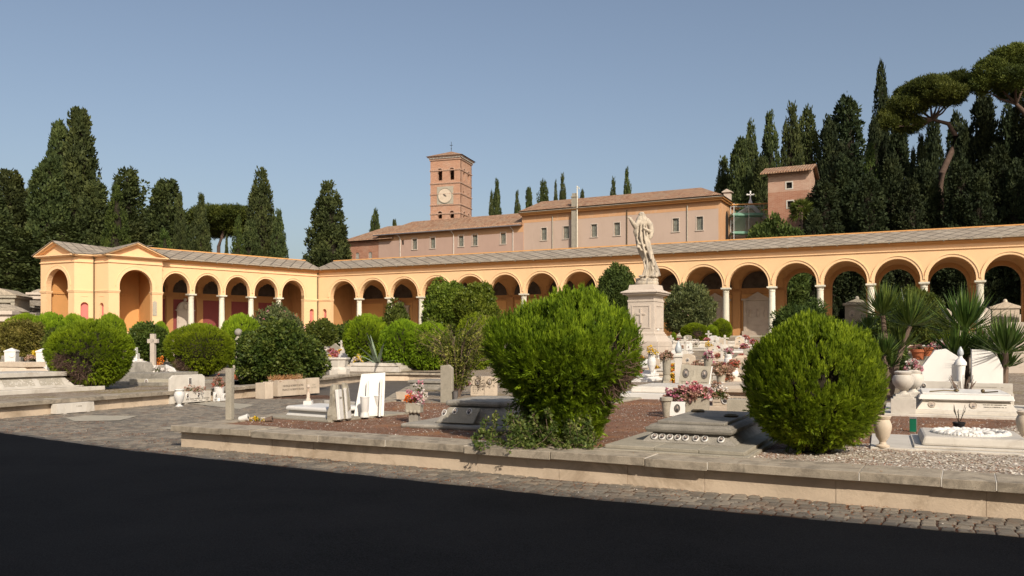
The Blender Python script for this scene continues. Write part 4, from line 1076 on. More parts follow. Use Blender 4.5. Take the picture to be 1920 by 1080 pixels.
BALL = [(0, .34), (.05, .5), (.12, .66), (.25, .86), (.4, .97), (.5, 1), (.6, .985), (.75, .88), (.87, .69), (.94, .49), (.98, .29), (1, .02)]
HERO = [(0, .44), (.12, .5), (.2, .56), (.32, .72), (.44, .9), (.58, 1.0), (.68, 1.0), (.8, .87), (.88, .72), (.94, .52), (.98, .3), (1, .02)]
def thuja(name, label, cat_, rx, h, tab=BALL, nplume=1500, nb=22, L=.2, bl=.06, bw=.013, mat=None, holes=(), seed=1, group='clipped round thuja bushes', parent_loc=(0, 0, 0), bump_=.1, spread=.045, under=0.5, outk=.65, upk=1.0, gap=1.0):
    r = np.random.RandomState(seed)
    root = thing(name, label, cat_, parent_loc, 0, group)
    P_ = []; O_ = []
    while len(P_) < nplume:
        t = r.rand(); rad = prof(tab, t)
        if r.rand() > rad + .25 and t < .8: continue
        if t > .93 and r.rand() > .9: continue
        a = r.rand() * 2 * math.pi
        if t > .86: # cap: sample by area
            rad = prof(tab, t) * math.sqrt(r.rand()) ** .5
        dt = (prof(tab, min(1, t + .04)) - prof(tab, max(0, t - .04))) / (.08 * h) * rx
        o = np.array([math.cos(a), math.sin(a), -dt]); o /= np.linalg.norm(o)
        p = np.array([rad * rx * math.cos(a), rad * rx * math.sin(a), t * h])
        k = 1 + bump_ * 1.6 * nz3(p, 1.5 / rx, seed) + bump_ * .9 * nz3(p, 4.5 / rx, seed + 5)
        p = np.array([p[0] * k, p[1] * k, p[2] * (1 + (k - 1) * .6)])
        skip = gap < 1 and nz3(p, 3.4 / rx, seed + 11) > gap and t < .93
        for hd, hr in holes:
            if np.linalg.norm(o - np.array(hd) / np.linalg.norm(hd)) < hr and r.rand() < .9: skip = True
        if skip: 
            if r.rand() < .5: nplume -= 1
            continue
        P_.append(p); O_.append(o)
    P_ = np.array(P_); O_ = np.array(O_); n = len(P_)
    pd = unit(O_ * outk + np.array([0, 0, upk]) * np.clip(O_[:, 2:3] * .7 + .8, .45, 1.2) + r.normal(size=(n, 3)) * .2)
    Ls = L * (.75 + .5 * r.rand(n, 1, 1))
    P0 = P_ - O_ * (.1 + .14 * r.rand(n, 1) ** 2) * rx * .8 - pd * Ls[:, 0] * .35
    u = r.rand(n, nb, 1)
    side = r.normal(size=(n, nb, 3))
    side = side - pd[:, None, :] * np.sum(side * pd[:, None, :], 2, keepdims=True); side = unit(side)
    base = P0[:, None, :] + pd[:, None, :] * u * Ls + side * (1 - u * .85) * spread * r.rand(n, nb, 1)
    ax = pd[:, None, :] * 1.1 + side * .55 * (1 - u * .7)
    nm = side * .55 + O_[:, None, :] * 1.2 + r.normal(size=(n, nb, 3)) * .25
    N = n * nb
    blades('foliage', base.reshape(-1, 3), ax.reshape(-1, 3), nm.reshape(-1, 3), bl * (.6 + .8 * r.rand(N)), bw * (.7 + .6 * r.rand(N)), mat or m_thuja, root)
    # woody heart and stems
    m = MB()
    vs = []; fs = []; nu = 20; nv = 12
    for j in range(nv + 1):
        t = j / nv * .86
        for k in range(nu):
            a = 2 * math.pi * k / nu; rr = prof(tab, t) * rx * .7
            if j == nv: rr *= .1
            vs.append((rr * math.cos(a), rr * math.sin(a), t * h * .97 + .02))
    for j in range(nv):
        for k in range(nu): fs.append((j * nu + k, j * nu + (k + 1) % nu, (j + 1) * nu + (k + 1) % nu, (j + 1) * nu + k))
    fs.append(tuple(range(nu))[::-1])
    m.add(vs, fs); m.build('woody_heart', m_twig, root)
    st = MB()
    for k in range(5):
        a = k * 1.3; st.tube([(.04 * math.cos(a), .04 * math.sin(a), -.1), (.1 * math.cos(a), .1 * math.sin(a), h * .25), (.3 * rx * math.cos(a), .3 * rx * math.sin(a), h * .6)], [.045, .035, .015], 6)
    st.build('stem', m_bark, root)
    if holes:
        nt_ = 420 * len(holes); tb = []; ta = []
        for i in range(nt_):
            hd, hr = holes[i % len(holes)]
            o = np.array(hd) / np.linalg.norm(hd); o = unit(o + r.normal(size=3) * hr * .45)
            a = math.atan2(o[1], o[0]); t = .45 + o[2] * .42
            rad = prof(tab, min(max(t, 0), 1)) * rx * (.72 + .2 * r.rand())
            tb.append((rad * math.cos(a), rad * math.sin(a), t * h)); ta.append(o * .5 + r.normal(size=3) * .7)
        blades('dead_twigs', np.array(tb), np.array(ta), r.normal(size=(nt_, 3)), .22 * rx, .012, plain('grey_brown_twigs', (0.15, 0.085, 0.065), 0.9) if 'gbt' not in globals() else gbt, root)
    return root

def shrub(name, label, cat_, loc, rx, ry, h, mat, n=260, rc=.16, nl=60, ln=.09, wd=.05, up=.2, jit=.9, z0=.12, seed=1, group=None, gaps=0.0, squash=1.0, flowers=None, heart=True, stems=6, skew=0, lobes=None, droop=0.0):
    r = np.random.RandomState(seed)
    root = thing(name, label, cat_, loc, 0, group)
    C_ = []; O_ = []
    while len(C_) < n:
        d = r.normal(size=3); d /= np.linalg.norm(d)
        if d[2] < -.75: continue
        k = 1 + .28 * nz3(d, 1.5, seed) + .16 * nz3(d, 4, seed + 3)
        if gaps and nz3(d, 2.4, seed + 9) > .35 - gaps and r.rand() < .8: continue
        q = r.rand() ** .35 * .35
        k *= (1.0 - q)
        p = np.array([d[0] * rx * k, d[1] * ry * k, z0 * h + (h * (1 - z0)) * (.48 + d[2] * .5 * k)])
        if skew: p[0] += skew * p[2]
        C_.append(p); O_.append(d)
    C_ = np.array(C_); O_ = np.array(O_)
    b = clumps(C_, O_, np.full(n, rc) * (.7 + .6 * r.rand(n)), nl, ln, wd, up, jit, r=r, droop=droop)
    blades('foliage', *b, mat, root, bend=.08)
    if flowers:
        col, nf = flowers
        pk = C_[r.randint(0, n, nf)]; oo = O_[r.randint(0, n, nf)]
        b = clumps(pk + unit(pk - np.array([0, 0, h * .4])) * rc, unit(pk - np.array([0, 0, h * .4])), np.full(nf, .04), 5, .05, .045, 0, 1, r=r)
        blades('blossoms', *b, FL[col], root)
    if heart:
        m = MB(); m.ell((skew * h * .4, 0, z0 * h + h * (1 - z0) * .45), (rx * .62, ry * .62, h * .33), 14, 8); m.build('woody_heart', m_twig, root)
    st = MB()
    for k in range(stems):
        a = k * 2.4; e = (rx * .55 * math.cos(a) * r.rand() + skew * h * .6, ry * .5 * math.sin(a), h * (.55 + .35 * r.rand()))
        st.tube([(.05 * math.cos(a), .05 * math.sin(a), -.1), (e[0] * .4, e[1] * .4, h * .35), e], [.03 + .01 * rx, .025, .008], 6)
    st.build('stem', m_bark, root)
    return root

CYP = {'column': [(0, .5), (.05, .78), (.15, .95), (.35, 1), (.55, .9), (.72, .7), (.85, .48), (.93, .3), (1, .05)],
       'cone': [(0, .7), (.08, .95), (.2, 1), (.4, .86), (.6, .66), (.8, .4), (.92, .2), (1, .02)],
       'broad': [(0, .6), (.06, .85), (.2, 1), (.4, .94), (.58, .76), (.74, .56), (.86, .4), (.94, .28), (1, .08)],
       'ragged': [(0, .7), (.1, .95), (.25, 1), (.4, .86), (.55, .92), (.65, .62), (.75, .68), (.85, .4), (.92, .42), (1, .06)]}
def cypress(kind, seed, mat, ncl=760, nl=34, h=20.0, R_=2.6, ln=.36, wd=.22, rc=.5, lump=.22, up=.55, bare=0.0):
    r = np.random.RandomState(seed); tab = CYP[kind]
    root = thing('cypress', 'x', 'tree')
    C_ = []; O_ = []
    while len(C_) < ncl:
        t = r.rand()
        rad = prof(tab, t)
        if r.rand() > rad * .9 + .12: continue
        a = r.rand() * 6.283
        p = np.array([math.cos(a), math.sin(a), 0]) * rad * R_
        p[2] = bare + t * (h - bare)
        k = 1 + lump * 1.5 * nz3((math.cos(a) * 1.2, math.sin(a) * 1.2, p[2] * .22), 1.5, seed) + lump * nz3((math.cos(a) * 2.5, math.sin(a) * 2.5, p[2] * .9), 1.0, seed + 3)
        q = 1 - .3 * r.rand() ** 2
        p[0] *= k * q; p[1] *= k * q
        o = np.array([math.cos(a), math.sin(a), .35]); C_.append(p); O_.append(o / np.linalg.norm(o))
    C_ = np.array(C_); O_ = np.array(O_)
    b = clumps(C_, O_, rc * (.6 + .8 * r.rand(len(C_))), nl, ln, wd, up, .55, .4, r=r, flat=1.35)
    blades('crown', *b, mat, root)
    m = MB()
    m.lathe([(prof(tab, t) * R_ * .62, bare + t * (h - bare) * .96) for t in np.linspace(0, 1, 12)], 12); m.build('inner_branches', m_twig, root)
    quick('trunk', m_bark, root, lambda m: m.tube([(0, 0, -.5), (.05, .03, h * .3), (0, 0, h * .7)], [.34, .26, .1], 9))
    return root
def umbrella_pine(label, loc, trunk, discs, rb=None, seed=3, size=1.0, mat=None):
    """trunk: points; discs: (centre, rx, ry, rz) pads of needles"""
    r = np.random.RandomState(seed)
    root = thing('umbrella_pine', label, 'tree', loc, 0, 'umbrella pines')
    n0 = len(trunk)
    m = MB(); m.tube(trunk, rb or [.5 - .35 * i / (n0 - 1) for i in range(n0)], 10)
    m.build('trunk', m_pinebark, root, smooth=True)
    lim = MB(); top = Vector(trunk[-1])
    parts = []
    for c, rx, ry, rz in discs:
        c = Vector(c); s = Vector(trunk[-1 if (c - Vector(trunk[-1])).length < 6 else -2])
        mid = s.lerp(c, .5) + Vector((0, 0, -.5)); lim.tube([s, mid, c - Vector((0, 0, rz * .4))], [.16, .11, .04], 6)
        ncl = int(85 * rx * ry / 2.2) + 45
        d = unit(r.normal(size=(ncl, 3))); d[:, 2] = d[:, 2] * .75 + .12
        k = (.55 + .45 * r.rand(ncl, 1) ** .5)
        p = np.array(c) + d * k * np.array([rx, ry, rz])
        parts.append(clumps(p, unit(d + np.array([0, 0, .5])), .5 * size * (.7 + .6 * r.rand(ncl)), 60, .3 * size, .09 * size, .35, .7, .3, r=r, flat=.9))
    lim.build('limbs', m_pinebark, root)
    blades('crown', *cat(parts), mat or m_pine, root)
    return root

# ---- near and middle thuja balls
def place(o, p, s=1, rz=0):
    o.location = p; o.scale = (s, s, s) if not hasattr(s, '__len__') else s; o.rotation_euler = (0, 0, rz)
p = gp(1525, 848, .33); p.z = T(p.x, p.y)
gbt = plain('grey_brown_twigs', (0.10, 0.062, 0.045), 0.9)
thuja('thuja_bush', 'big round bright green thuja bush at the right, just behind the front wall', 'bush', .86, 1.66, BALL, 6200, 28, .13, .05, .0105, m_thujahero, seed=4, parent_loc=p, bump_=.045, spread=.026, outk=.42, gap=.4)
p = gp(1061, 832, .33); p.z = T(p.x, p.y)
thuja('thuja_bush', 'largest spreading thuja bush in the middle with a dead brown patch on its right', 'bush', 1.06, 2.03, HERO, 7200, 28, .17, .055, .0115, m_thujahero, holes=(((.78, -.62, .02), .36),), seed=8, parent_loc=p, bump_=.085, spread=.03, outk=.42, gap=.3)
th1 = thuja('thuja_bush', 'round thuja bush at the left with a bare brown hollow low on its front', 'bush', 1.24, 2.1, BALL, 6000, 20, .09, .05, .015, m_thuja, holes=(((0, -1, -.5), .45), ((-.35, -1, -.12), .17)), seed=12, bump_=.03, outk=1, upk=.45)
p = gp(170, 730, .33); place(th1, (p.x, p.y, T(p.x, p.y)))
th2 = thuja('thuja_bush', 'round thuja bush between the grey cross and the glossy dark bush', 'bush', 1.45, 2.28, BALL, 6200, 20, .09, .05, .016, m_thuja, holes=(((-.45, -1, -.75), .25),), seed=21, bump_=.03, outk=1, upk=.45)
p = sunk(375, 706); place(th2, p)
thf = thuja('thuja_bush', 'x', 'bush', 1.3, 2.0, BALL, 3600, 20, .1, .07, .024, m_thuja, seed=31, bump_=.035, outk=1, upk=.5)
thd = thuja('thuja_bush', 'x', 'bush', 1.3, 2.0, BALL, 3200, 20, .1, .07, .024, m_thuja, holes=(((0, -1, -.2), .4),), seed=37, bump_=.035, outk=1, upk=.5)
balls = [  # px centre, px top, px halfwidth, distance, source, label
    (47, 586, 42, 50, thf, 'round thuja bush at the far left behind the yellowing shrub'),
    (95, 584, 38, 47, thf, 'round thuja bush below the left face of the pavilion'),
    (140, 587, 34, 44, thf, 'round thuja bush below the pavilion drainpipe, half behind the big left ball'),
    (207, 586, 30, 48, thf, 'round thuja bush below the right hand maroon niche of the pavilion'),
    (266, 603, 26, 46, thd, 'thuja bush with a bare brown centre just left of the grey stone cross'),
    (300, 601, 18, 52, thf, 'small round thuja bush behind the dark shrub near the first arch'),
    (452, 586, 42, 42, thf, 'round thuja bush rising behind the glossy dark bush'),
    (692, 587, 50, 44, thf, 'round thuja bush behind the blue agave'),
    (758, 597, 50, 39.5, thf, 'round thuja bush in front of the agave, right of the far wall'),
    (806, 602, 48, 39, thf, 'thuja bush half covered by the rose bush'),
    (892, 585, 40, 38.5, thf, 'thuja bush just left of the largest bush'),
    (1303, 605, 28, 66, thd, 'low round bush with a brown front right of the statue pedestal'),
    (1334, 608, 13, 66, thf, 'smallest ball shaped bush between two clipped balls near the arcade'),
    (1353, 596, 20, 67, thf, 'ball shaped bush next to the three figure monument'),
    (1263, 622, 6, 60, thf, 'tiny green bush at the foot of the pedestal'),
    (1765, 612, 28, 40, thf, 'low clipped bush behind the pink potted flowers')]
for i, (px, py, hw, y, src, lab) in enumerate(balls):
    p = at(px, y); g = T(p.x, p.y); top = hz(py, y); s = hw / F * y / 1.3
    dup(src, lab, (p.x, p.y, g - .1), 0.0 if src is thd else i * 1.1, (s, s, max(.3, (top - g + .1) / 2.0)), 'clipped round thuja bushes')
for o in (thf, thd):
    for k in KIDS[o.name]: bpy.data.objects.remove(k)
    bpy.data.objects.remove(o)

# ---- shrubs
p = at(521, 29.5)
shrub('glossy_bush', 'large dark glossy leaved bush behind the lettered marble planter', 'bush', (p.x, p.y, -.05), 1.52, 1.35, 2.52, m_ivy, 980, .2, 64, .12, .075, .1, 1.0, .02, 2)
def bush_at(name, label, px, ptop, pbot, hw, y, mat, **k):
    p = at(px, y); g = T(p.x, p.y); zb = min(g, hz(pbot, y)) if pbot else g
    k.setdefault('ln', .0026 * y + .03); k.setdefault('wd', k['ln'] * .5)
    rx = hw / F * y
    return shrub(name, label, 'bush', (p.x, p.y, (g if pbot else 2.2) - .05), rx, rx * .9, hz(ptop, y) - (g if pbot else 2.2), mat, **k)
bush_at('oleander', 'pinkish flowering oleander behind the glossy dark bush', 516, 574, 640, 58, 46, m_olean, n=420, rc=.3, nl=45, up=.5, seed=5, flowers=('pink', 160), z0=.05)
bush_at('shrub', 'small green shrub in front of the inner corner niches', 604, 598, 640, 26, 60, m_privet, n=220, rc=.25, nl=40, seed=6)
bush_at('shrub', 'low dark hedge shrub between the corner pier and the agave bush', 650, 608, 640, 26, 62, m_ivy, n=200, rc=.25, nl=40, seed=7)
bush_at('shrub', 'dense rounded two lobed shrub in the centre before the arcade, left lobe', 846, 528, 640, 52, 46, m_dome, n=760, rc=.28, nl=64, seed=9, up=.6, ln=.14, wd=.08, z0=.33)
bush_at('shrub', 'dense rounded two lobed shrub in the centre before the arcade, right lobe', 893, 533, 640, 38, 45, m_dome, n=540, rc=.26, nl=64, seed=10, up=.6, ln=.14, wd=.08, z0=.33)
bush_at('young_conifer', 'ragged yellowish conifer left of the two lobed shrub', 744, 566, 650, 26, 44, m_privet, n=260, rc=.25, nl=45, seed=11, up=.7, z0=.0)
bush_at('conifer', 'dark green bushy conifer directly left of the statue', 1157, 492, 650, 36, 57, m_cypyoung, n=650, rc=.34, nl=60, seed=12, up=.6, ln=.2, wd=.09)
bush_at('oleander', 'tall olive green oleander right of the statue pedestal', 1291, 532, 645, 44, 70, m_olean, n=600, rc=.42, nl=60, seed=13, up=.6, ln=.26, wd=.1, z0=.03, flowers=('pink', 40))
bush_at('feathery_shrub', 'feathery low shrub showing above the right thuja ball', 1503, 566, 640, 58, 42, m_cypyoung, n=260, rc=.3, nl=45, seed=14, up=.3, gaps=.1, ln=.2, wd=.05)
bush_at('shrub', 'leafy green shrub under the two left yuccas', 1650, 586, 700, 44, 24, m_ivy, n=520, rc=.16, nl=50, seed=15, ln=.1, wd=.05)
bush_at('shrub', 'light green shrub behind the second yucca by the arcade', 1722, 538, 650, 46, 40, m_privet, n=420, rc=.28, nl=50, seed=16, ln=.14, wd=.07)
bush_at('weeping_shrub', 'yellowing weeping shrub at the far left among the graves', 42, 600, 660, 38, 40, m_yelleaf, n=330, rc=.22, nl=50, seed=17, up=.0, droop=.4, ln=.14, wd=.05)
bush_at('shrub', 'dark leafy shrub behind the grey stone cross', 276, 606, 680, 34, 39, m_ivy, n=420, rc=.24, nl=55, seed=18, ln=.13, wd=.08)
bush_at('shrub', 'green bush with orange tips at the left edge of the garden', 112, 618, 690, 26, 38, m_privet, n=260, rc=.22, nl=50, seed=19, ln=.12, wd=.06)

# rose bush with long bare shoots
def rose():
    p = sunk(858, 745); r = np.random.RandomState(5)
    root = thing('rose_bush', 'tall straggling rose bush with yellowing leaves left of the largest thuja', 'bush', p)
    st = MB(); cen = []
    for k in range(46):
        a = r.rand() * 6.28; l = .5 + .9 * r.rand(); h = 1.1 + 1.1 * r.rand()
        e = Vector((l * math.cos(a), l * .8 * math.sin(a), h)); mid = Vector((e.x * .45, e.y * .45, h * .75))
        pts = [Vector((.05 * math.cos(a), .05 * math.sin(a), 0)), Vector((e.x * .2, e.y * .2, h * .4)), mid, e + Vector((0, 0, -.15 * l))]
        st.tube(pts, [.012, .011, .009, .004], 5)
        for q in range(16):
            u = r.rand(); i = min(2, int(u * 3)); w = u * 3 - i
            if u < .15: continue
            c = pts[i].lerp(pts[i + 1], w); cen.append(tuple(c + Vector(r.normal(size=3) * .05)))
    st.build('stems', m_bark, root)
    cen = np.array(cen); o = unit(r.normal(size=cen.shape) + np.array([0, 0, .4]))
    half = len(cen) // 2
    b = clumps(cen[:half], o[:half], np.full(half, .09), 16, .055, .034, .1, 1.0, r=r); blades('foliage', *b, m_privet, root, bend=.1)
    b = clumps(cen[half:], o[half:], np.full(len(cen) - half, .1), 14, .05, .03, .1, 1.0, r=r); blades('yellow_foliage', *b, m_yelleaf, root, bend=.1)
rose()
# creeper trailing from the largest bush
def creeper():
    r = np.random.RandomState(9); p = gp(1030, 832, .33)
    root = thing('creeper', 'pale green ivy trailing at the foot of the largest thuja bush', 'creeper', (p.x, p.y, .34))
    st = MB(); cen = []
    for k in range(58):
        x = r.uniform(-.5, .5) if k % 5 else r.uniform(-.85, .6); y = -.25 + r.uniform(-.35, .25); h = r.uniform(.1, .75) * (1 - abs(x - .1) * .45)
        if k % 6 == 0: h *= 1.5
        pts = [Vector((x, y, h)), Vector((x + r.normal() * .06, y - .1, h * .6)), Vector((x + r.normal() * .1, y - .16, h * .25)), Vector((x + r.normal() * .15, y - .25 - .15 * r.rand(), .02))]
        st.tube(pts, .004, 4)
        for q in range(22):
            u = r.rand() * 2.999; i = int(u); cen.append(tuple(pts[i].lerp(pts[i + 1], u - i)))
    st.build('stems', m_bark, root)
    cen = np.array(cen); o = unit(r.normal(size=cen.shape) + np.array([0, -.6, .5]))
    b = clumps(cen, o, np.full(len(cen), .035), 9, .038, .028, .1, 1, r=r)
    blades('foliage', *b, leafmat('creeper_leaf', (0.03, 0.06, 0.012), (0.08, 0.13, 0.025), (0.3, 0.32, 0.1), .25, .5, 6), root, bend=.1)
creeper()

# yuccas, agave, palm
def rosette(parts, c, n, ln, wd, r, lo=-.35, tilt=0.0):
    n = int(n * 2.0); wd = wd * .8; ln = ln * 1.08
    a = r.rand(n) * 6.283; e = np.interp(np.arange(n) / n, [0, 1], [.12, 1.5]) + r.normal(size=n) * .1
    d = np.stack([np.cos(a) * np.cos(e), np.sin(a) * np.cos(e), np.sin(e)], 1)
    # each blade is two segments so that it can bend
    L = ln * (.8 + .3 * r.rand(n))
    parts.append((np.array(c) + d * .05, d, np.stack([-np.cos(a) * np.sin(e), -np.sin(a) * np.sin(e), np.cos(e)], 1) + r.normal(size=(n, 3)) * .3, L, np.full(n, wd)))
def yucca(label, px, y, heads, ln=.75, wd=.05, n=95, seed=1):
    r = np.random.RandomState(seed); p = at(px, y); g = T(p.x, p.y)
    root = thing('yucca', label, 'plant', (p.x, p.y, g), 0, 'yuccas behind the right hand graves')
    parts = []; st = MB()
    for hx, hy, s in heads:
        c = ((hx - px) / F * y, r.uniform(-.2, .2), hz(hy, y) - g)
        rosette(parts, c, int(n * s), ln * s, wd, r)
        st.tube([(0, 0, -.1), (c[0] * .4, c[1] * .4, c[2] * .5), c], [.09, .07, .06], 8)
    b = cat(parts); blades('leaves', *b, m_yucca, root, bend=-.05)
    st.build('trunk', m_bark, root)
yucca('tall double headed yucca left of the second arcade column from the right', 1668, 22, [(1656, 592, 1.0), (1702, 612, 1.1), (1690, 655, .8)], .85, .05, 110, 3)
yucca('large spiky yucca standing behind the marble torch column', 1812, 19, [(1818, 622, 1.15), (1790, 668, .9), (1826, 670, .8)], .85, .055, 110, 4)
yucca('spiky yucca at the right frame edge behind the white headstone', 1882, 18, [(1880, 662, 1.1), (1888, 690, .6)], .75, .05, 110, 5)
yucca('low spreading yucca at the foot of the leafy shrub', 1666, 20, [(1664, 668, .9), (1676, 690, .7)], .6, .045, 90, 6)
yucca('small yucca with pale leaf tips left of the leafy shrub', 1622, 23, [(1622, 618, .6)], .7, .04, 80, 7)
def agave():
    p = at(708, 39.2); p.z = T(p.x, p.y) + .1; r = np.random.RandomState(2)
    root = thing('agave', 'blue grey agave with long curved blades before a thuja ball', 'plant', p)
    m = MB()
    for k in range(17):
        a = k * 2.4 + .3; e = .25 + (k % 5) * .27; L = 1.75 * (.8 + .3 * r.rand())
        d = Vector((math.cos(a) * math.cos(e), math.sin(a) * math.cos(e), math.sin(e))); s = Vector((-math.sin(a), math.cos(a), 0))
        vs = []; 
        for i in range(9):
            u = i / 8; c = d * L * u + Vector((math.cos(a), math.sin(a), 0)) * u * u * .15 + Vector((0, 0, .2 - .25 * u * u * math.cos(e)))
            w = .11 * (1 - u) ** .7 * (.6 + 1.2 * min(u, .35)); up = d.cross(s).normalized() * -1
            vs += [c - s * w + up * .03 * (1 - u), c, c + s * w + up * .03 * (1 - u)]
        fs = []
        for i in range(8):
            b = i * 3; fs += [(b, b + 1, b + 4, b + 3), (b + 1, b + 2, b + 5, b + 4)]
        m.add(vs, fs)
    m.build('leaves', m_agave, root, smooth=True)
agave()
def palm():
    Y = 99.0; p = at(1503, Y); g = 2.3; r = np.random.RandomState(3)
    root = thing('fan_palm', 'small fan palm in front of the square brick tower', 'tree', (p.x, p.y, g), 0)
    top = hz(398, Y) - g
    quick('trunk', m_bark, root, lambda m: m.tube([(0, 0, 0), (.1, 0, top * .5), (0, 0, top)], [.2, .15, .13], 8))
    parts = []
    for k in range(46):
        a = r.rand() * 6.28; e = r.uniform(-.7, 1.3); d = np.array([math.cos(a) * math.cos(e), math.sin(a) * math.cos(e), math.sin(e)])
        c = np.array([0, 0, top]) + d * .9
        n = 14; dd = unit(d + r.normal(size=(n, 3)) * .45)
        parts.append((np.repeat(c[None], n, 0), dd, r.normal(size=(n, 3)) + d, np.full(n, .9), np.full(n, .13)))
    blades('crown', *cat(parts), m_privet, root)
palm()

# ---- trees beyond the arcades
protos = {'column': cypress('column', 1, m_cyp), 'cone': cypress('cone', 2, m_cyp), 'broad': cypress('broad', 3, m_cyp, 900, 34, lump=.34, rc=.5),
          'ragged': cypress('ragged', 4, m_cyp, 640, 34, lump=.5, rc=.5, up=.3), 'dcolumn': cypress('column', 11, m_cypshade), 'dbroad': cypress('broad', 13, m_cypshade, 900, 34, lump=.34, rc=.5), 'dragged': cypress('ragged', 14, m_cypshade, 640, 34, lump=.5, rc=.5, up=.3), 'dcone': cypress('cone', 15, m_cypshade), 'young': cypress('cone', 5, m_cypyoung, 560, 24, lump=.16)}
def cyp(kind, px, ptop, hw, y, label, i=0, group='cypresses beyond the arcades'):
    p = at(px, y); g = 2.2; h = hz(ptop, y) - g; rr = hw / F * y
    return dup(protos[kind], label, (p.x, p.y, g), i * 1.7, (rr / 2.5, rr / 2.5, h / 20.0), group)
trees = [
 # left of the scene
 ('broad', 20, 322, 46, 112, 'broad blunt cypress at the left frame edge'),
 ('broad', -20, 350, 46, 104, 'cypress cut by the left frame edge'),
 ('column', 62, 345, 24, 120, 'cypress between the left edge tree and the tallest left cypress'),
 ('broad', 112, 232, 34, 122, 'second tallest cypress of the left group, behind the tallest one'),
 ('broad', 150, 208, 42, 112, 'tallest cypress of the left group'),
 ('broad', 92, 300, 42, 106, 'wide dark cypress in front of the two tallest on the left'),
 ('broad', 178, 345, 42, 103, 'dark cypress foot rising behind the pavilion roof'),
 ('ragged', 240, 322, 44, 118, 'ragged round headed cypress right of the tallest left group'),
 ('young', 219, 352, 30, 100, 'bright green young cypress behind the pavilion'),
 ('broad', 312, 339, 46, 112, 'leaning pointed cypress left of the umbrella pine'),
 ('cone', 337, 370, 16, 108, 'very slim pointed cypress left of the umbrella pine'),
 ('young', 309, 432, 22, 98, 'small young cypress above the left wing roof'),
 ('column', 376, 371, 20, 104, 'slim cypress before the left part of the umbrella pine'),
 ('young', 446, 408, 17, 100, 'short slim cypress before the right part of the umbrella pine'),
 ('cone', 425, 447, 7, 98, 'tiny pointed cypress under the umbrella pine'),
 ('column', 490, 325, 30, 112, 'tall dense cypress right of the umbrella pine'),
 ('column', 522, 400, 17, 108, 'narrow cypress leaning on the tall dense one'),
 ('column', 470, 420, 24, 108, 'low cypress at the left foot of the tall dense one'),
 ('column', 616, 349, 38, 112, 'lone cypress left of the red brick wing'),
 ('ragged', 275, 400, 30, 116, 'dark ragged tree between the round headed and leaning cypresses'),
 ('broad', 345, 425, 26, 112, 'low dark cypress behind the leaning pointed one'),
 # distant, above the convent
 ('ragged', 704, 398, 13, 190, 'distant two pointed cypress left of the bell tower'),
 ('broad', 740, 414, 9, 190, 'little distant cypress top just right of the low brick wing ridge'),
 ('column', 931, 345, 13, 185, 'distant slim cypress right of the bell tower'),
 ('cone', 921, 368, 9, 180, 'shorter distant cypress touching the slim one by the bell tower'),
 ('column', 970, 367, 10, 185, 'distant cypress nearest the left end of the tall convent roof'),
 ('broad', 992, 355, 13, 185, 'rounded distant cypress left of the spiky dark pine'),
 ('ragged', 1019, 345, 16, 190, 'distant spiky dark pine above the convent roof'),
 ('column', 1042, 348, 7, 185, 'slim distant cypress left of its taller neighbour over the convent'),
 ('column', 1055, 336, 10, 185, 'tall distant cypress just left of the white mast'),
 ('broad', 1092, 359, 9, 180, 'round distant tree top just right of the white mast'),
 ('column', 1150, 343, 10, 180, 'shorter of two distant cypresses above the convent roof centre'),
 ('column', 1176, 325, 12, 185, 'taller of two distant cypresses above the convent roof centre'),
 # right of the scene
 ('column', 1357, 305, 22, 135, 'lowest cypress at the right end of the convent roof'),
 ('broad', 1388, 262, 28, 130, 'dark cypress behind the scaffold'),
 ('column', 1408, 239, 20, 140, 'cypress rising behind the one above the scaffold'),
 ('column', 1444, 223, 24, 132, 'tall cypress left of the brick tower roof'),
 ('broad', 1428, 300, 28, 126, 'dark lower cypress left of the brick tower wall'),
 ('column', 1484, 207, 26, 135, 'tall dark cypress directly behind the brick tower'),
 ('ragged', 1514, 211, 30, 138, 'loose branched conifer behind the brick tower'),
 ('ragged', 1588, 190, 46, 132, 'tall ragged conifer right of the brick tower'),
 ('broad', 1556, 230, 30, 120, 'dense cypress close to the right wall of the brick tower'),
 ('broad', 1578, 280, 38, 112, 'wide cypress before the tall ragged conifer'),
 ('column', 1652, 126, 19, 118, 'tallest and slimmest cypress on the right'),
 ('column', 1640, 228, 22, 114, 'cypress at the left foot of the slimmest one'),
 ('young', 1632, 275, 24, 104, 'bright green cypress left of the first umbrella pine'),
 ('broad', 1684, 235, 32, 112, 'dark cypress under the left end of the leaning pine crown'),
 ('cone', 1712, 286, 13, 108, 'thin pointed cypress between the dark ones under the pine'),
 ('cone', 1727, 262, 20, 104, 'pointed cypress left of the leaning pine trunk'),
 ('column', 1750, 224, 25, 122, 'cypress seen above the pointed ones, left of the pine trunk'),
 ('column', 1792, 218, 26, 122, 'cypress behind the bend of the leaning pine trunk'),
 ('broad', 1808, 240, 26, 112, 'dark cypress right of the leaning pine trunk'),
 ('broad', 1846, 178, 36, 106, 'tall blunt cypress under the second umbrella pine'),
 ('column', 1890, 203, 27, 108, 'cypress right of the tall blunt one'),
 ('ragged', 1918, 195, 34, 102, 'rough cypress at the right frame edge'),
 ('broad', 1955, 230, 40, 98, 'cypress cut by the right frame edge')]
for i, (k, px, pt, hw, y, lab) in enumerate(trees): cyp('d' + k if px > 1530 and k != 'young' else k, px, pt, hw, y, lab, i)
low = [(1545, 345, 44, 100), (1585, 300, 40, 104), (1628, 330, 34, 98), (1668, 300, 36, 103), (1705, 340, 34, 98), (1738, 312, 34, 100), (1800, 300, 34, 96), (1835, 330, 34, 94), (1872, 280, 34, 99), (1908, 310, 34, 93), (1940, 280, 40, 95), (1525, 400, 28, 97), (2000, 280, 60, 88)]
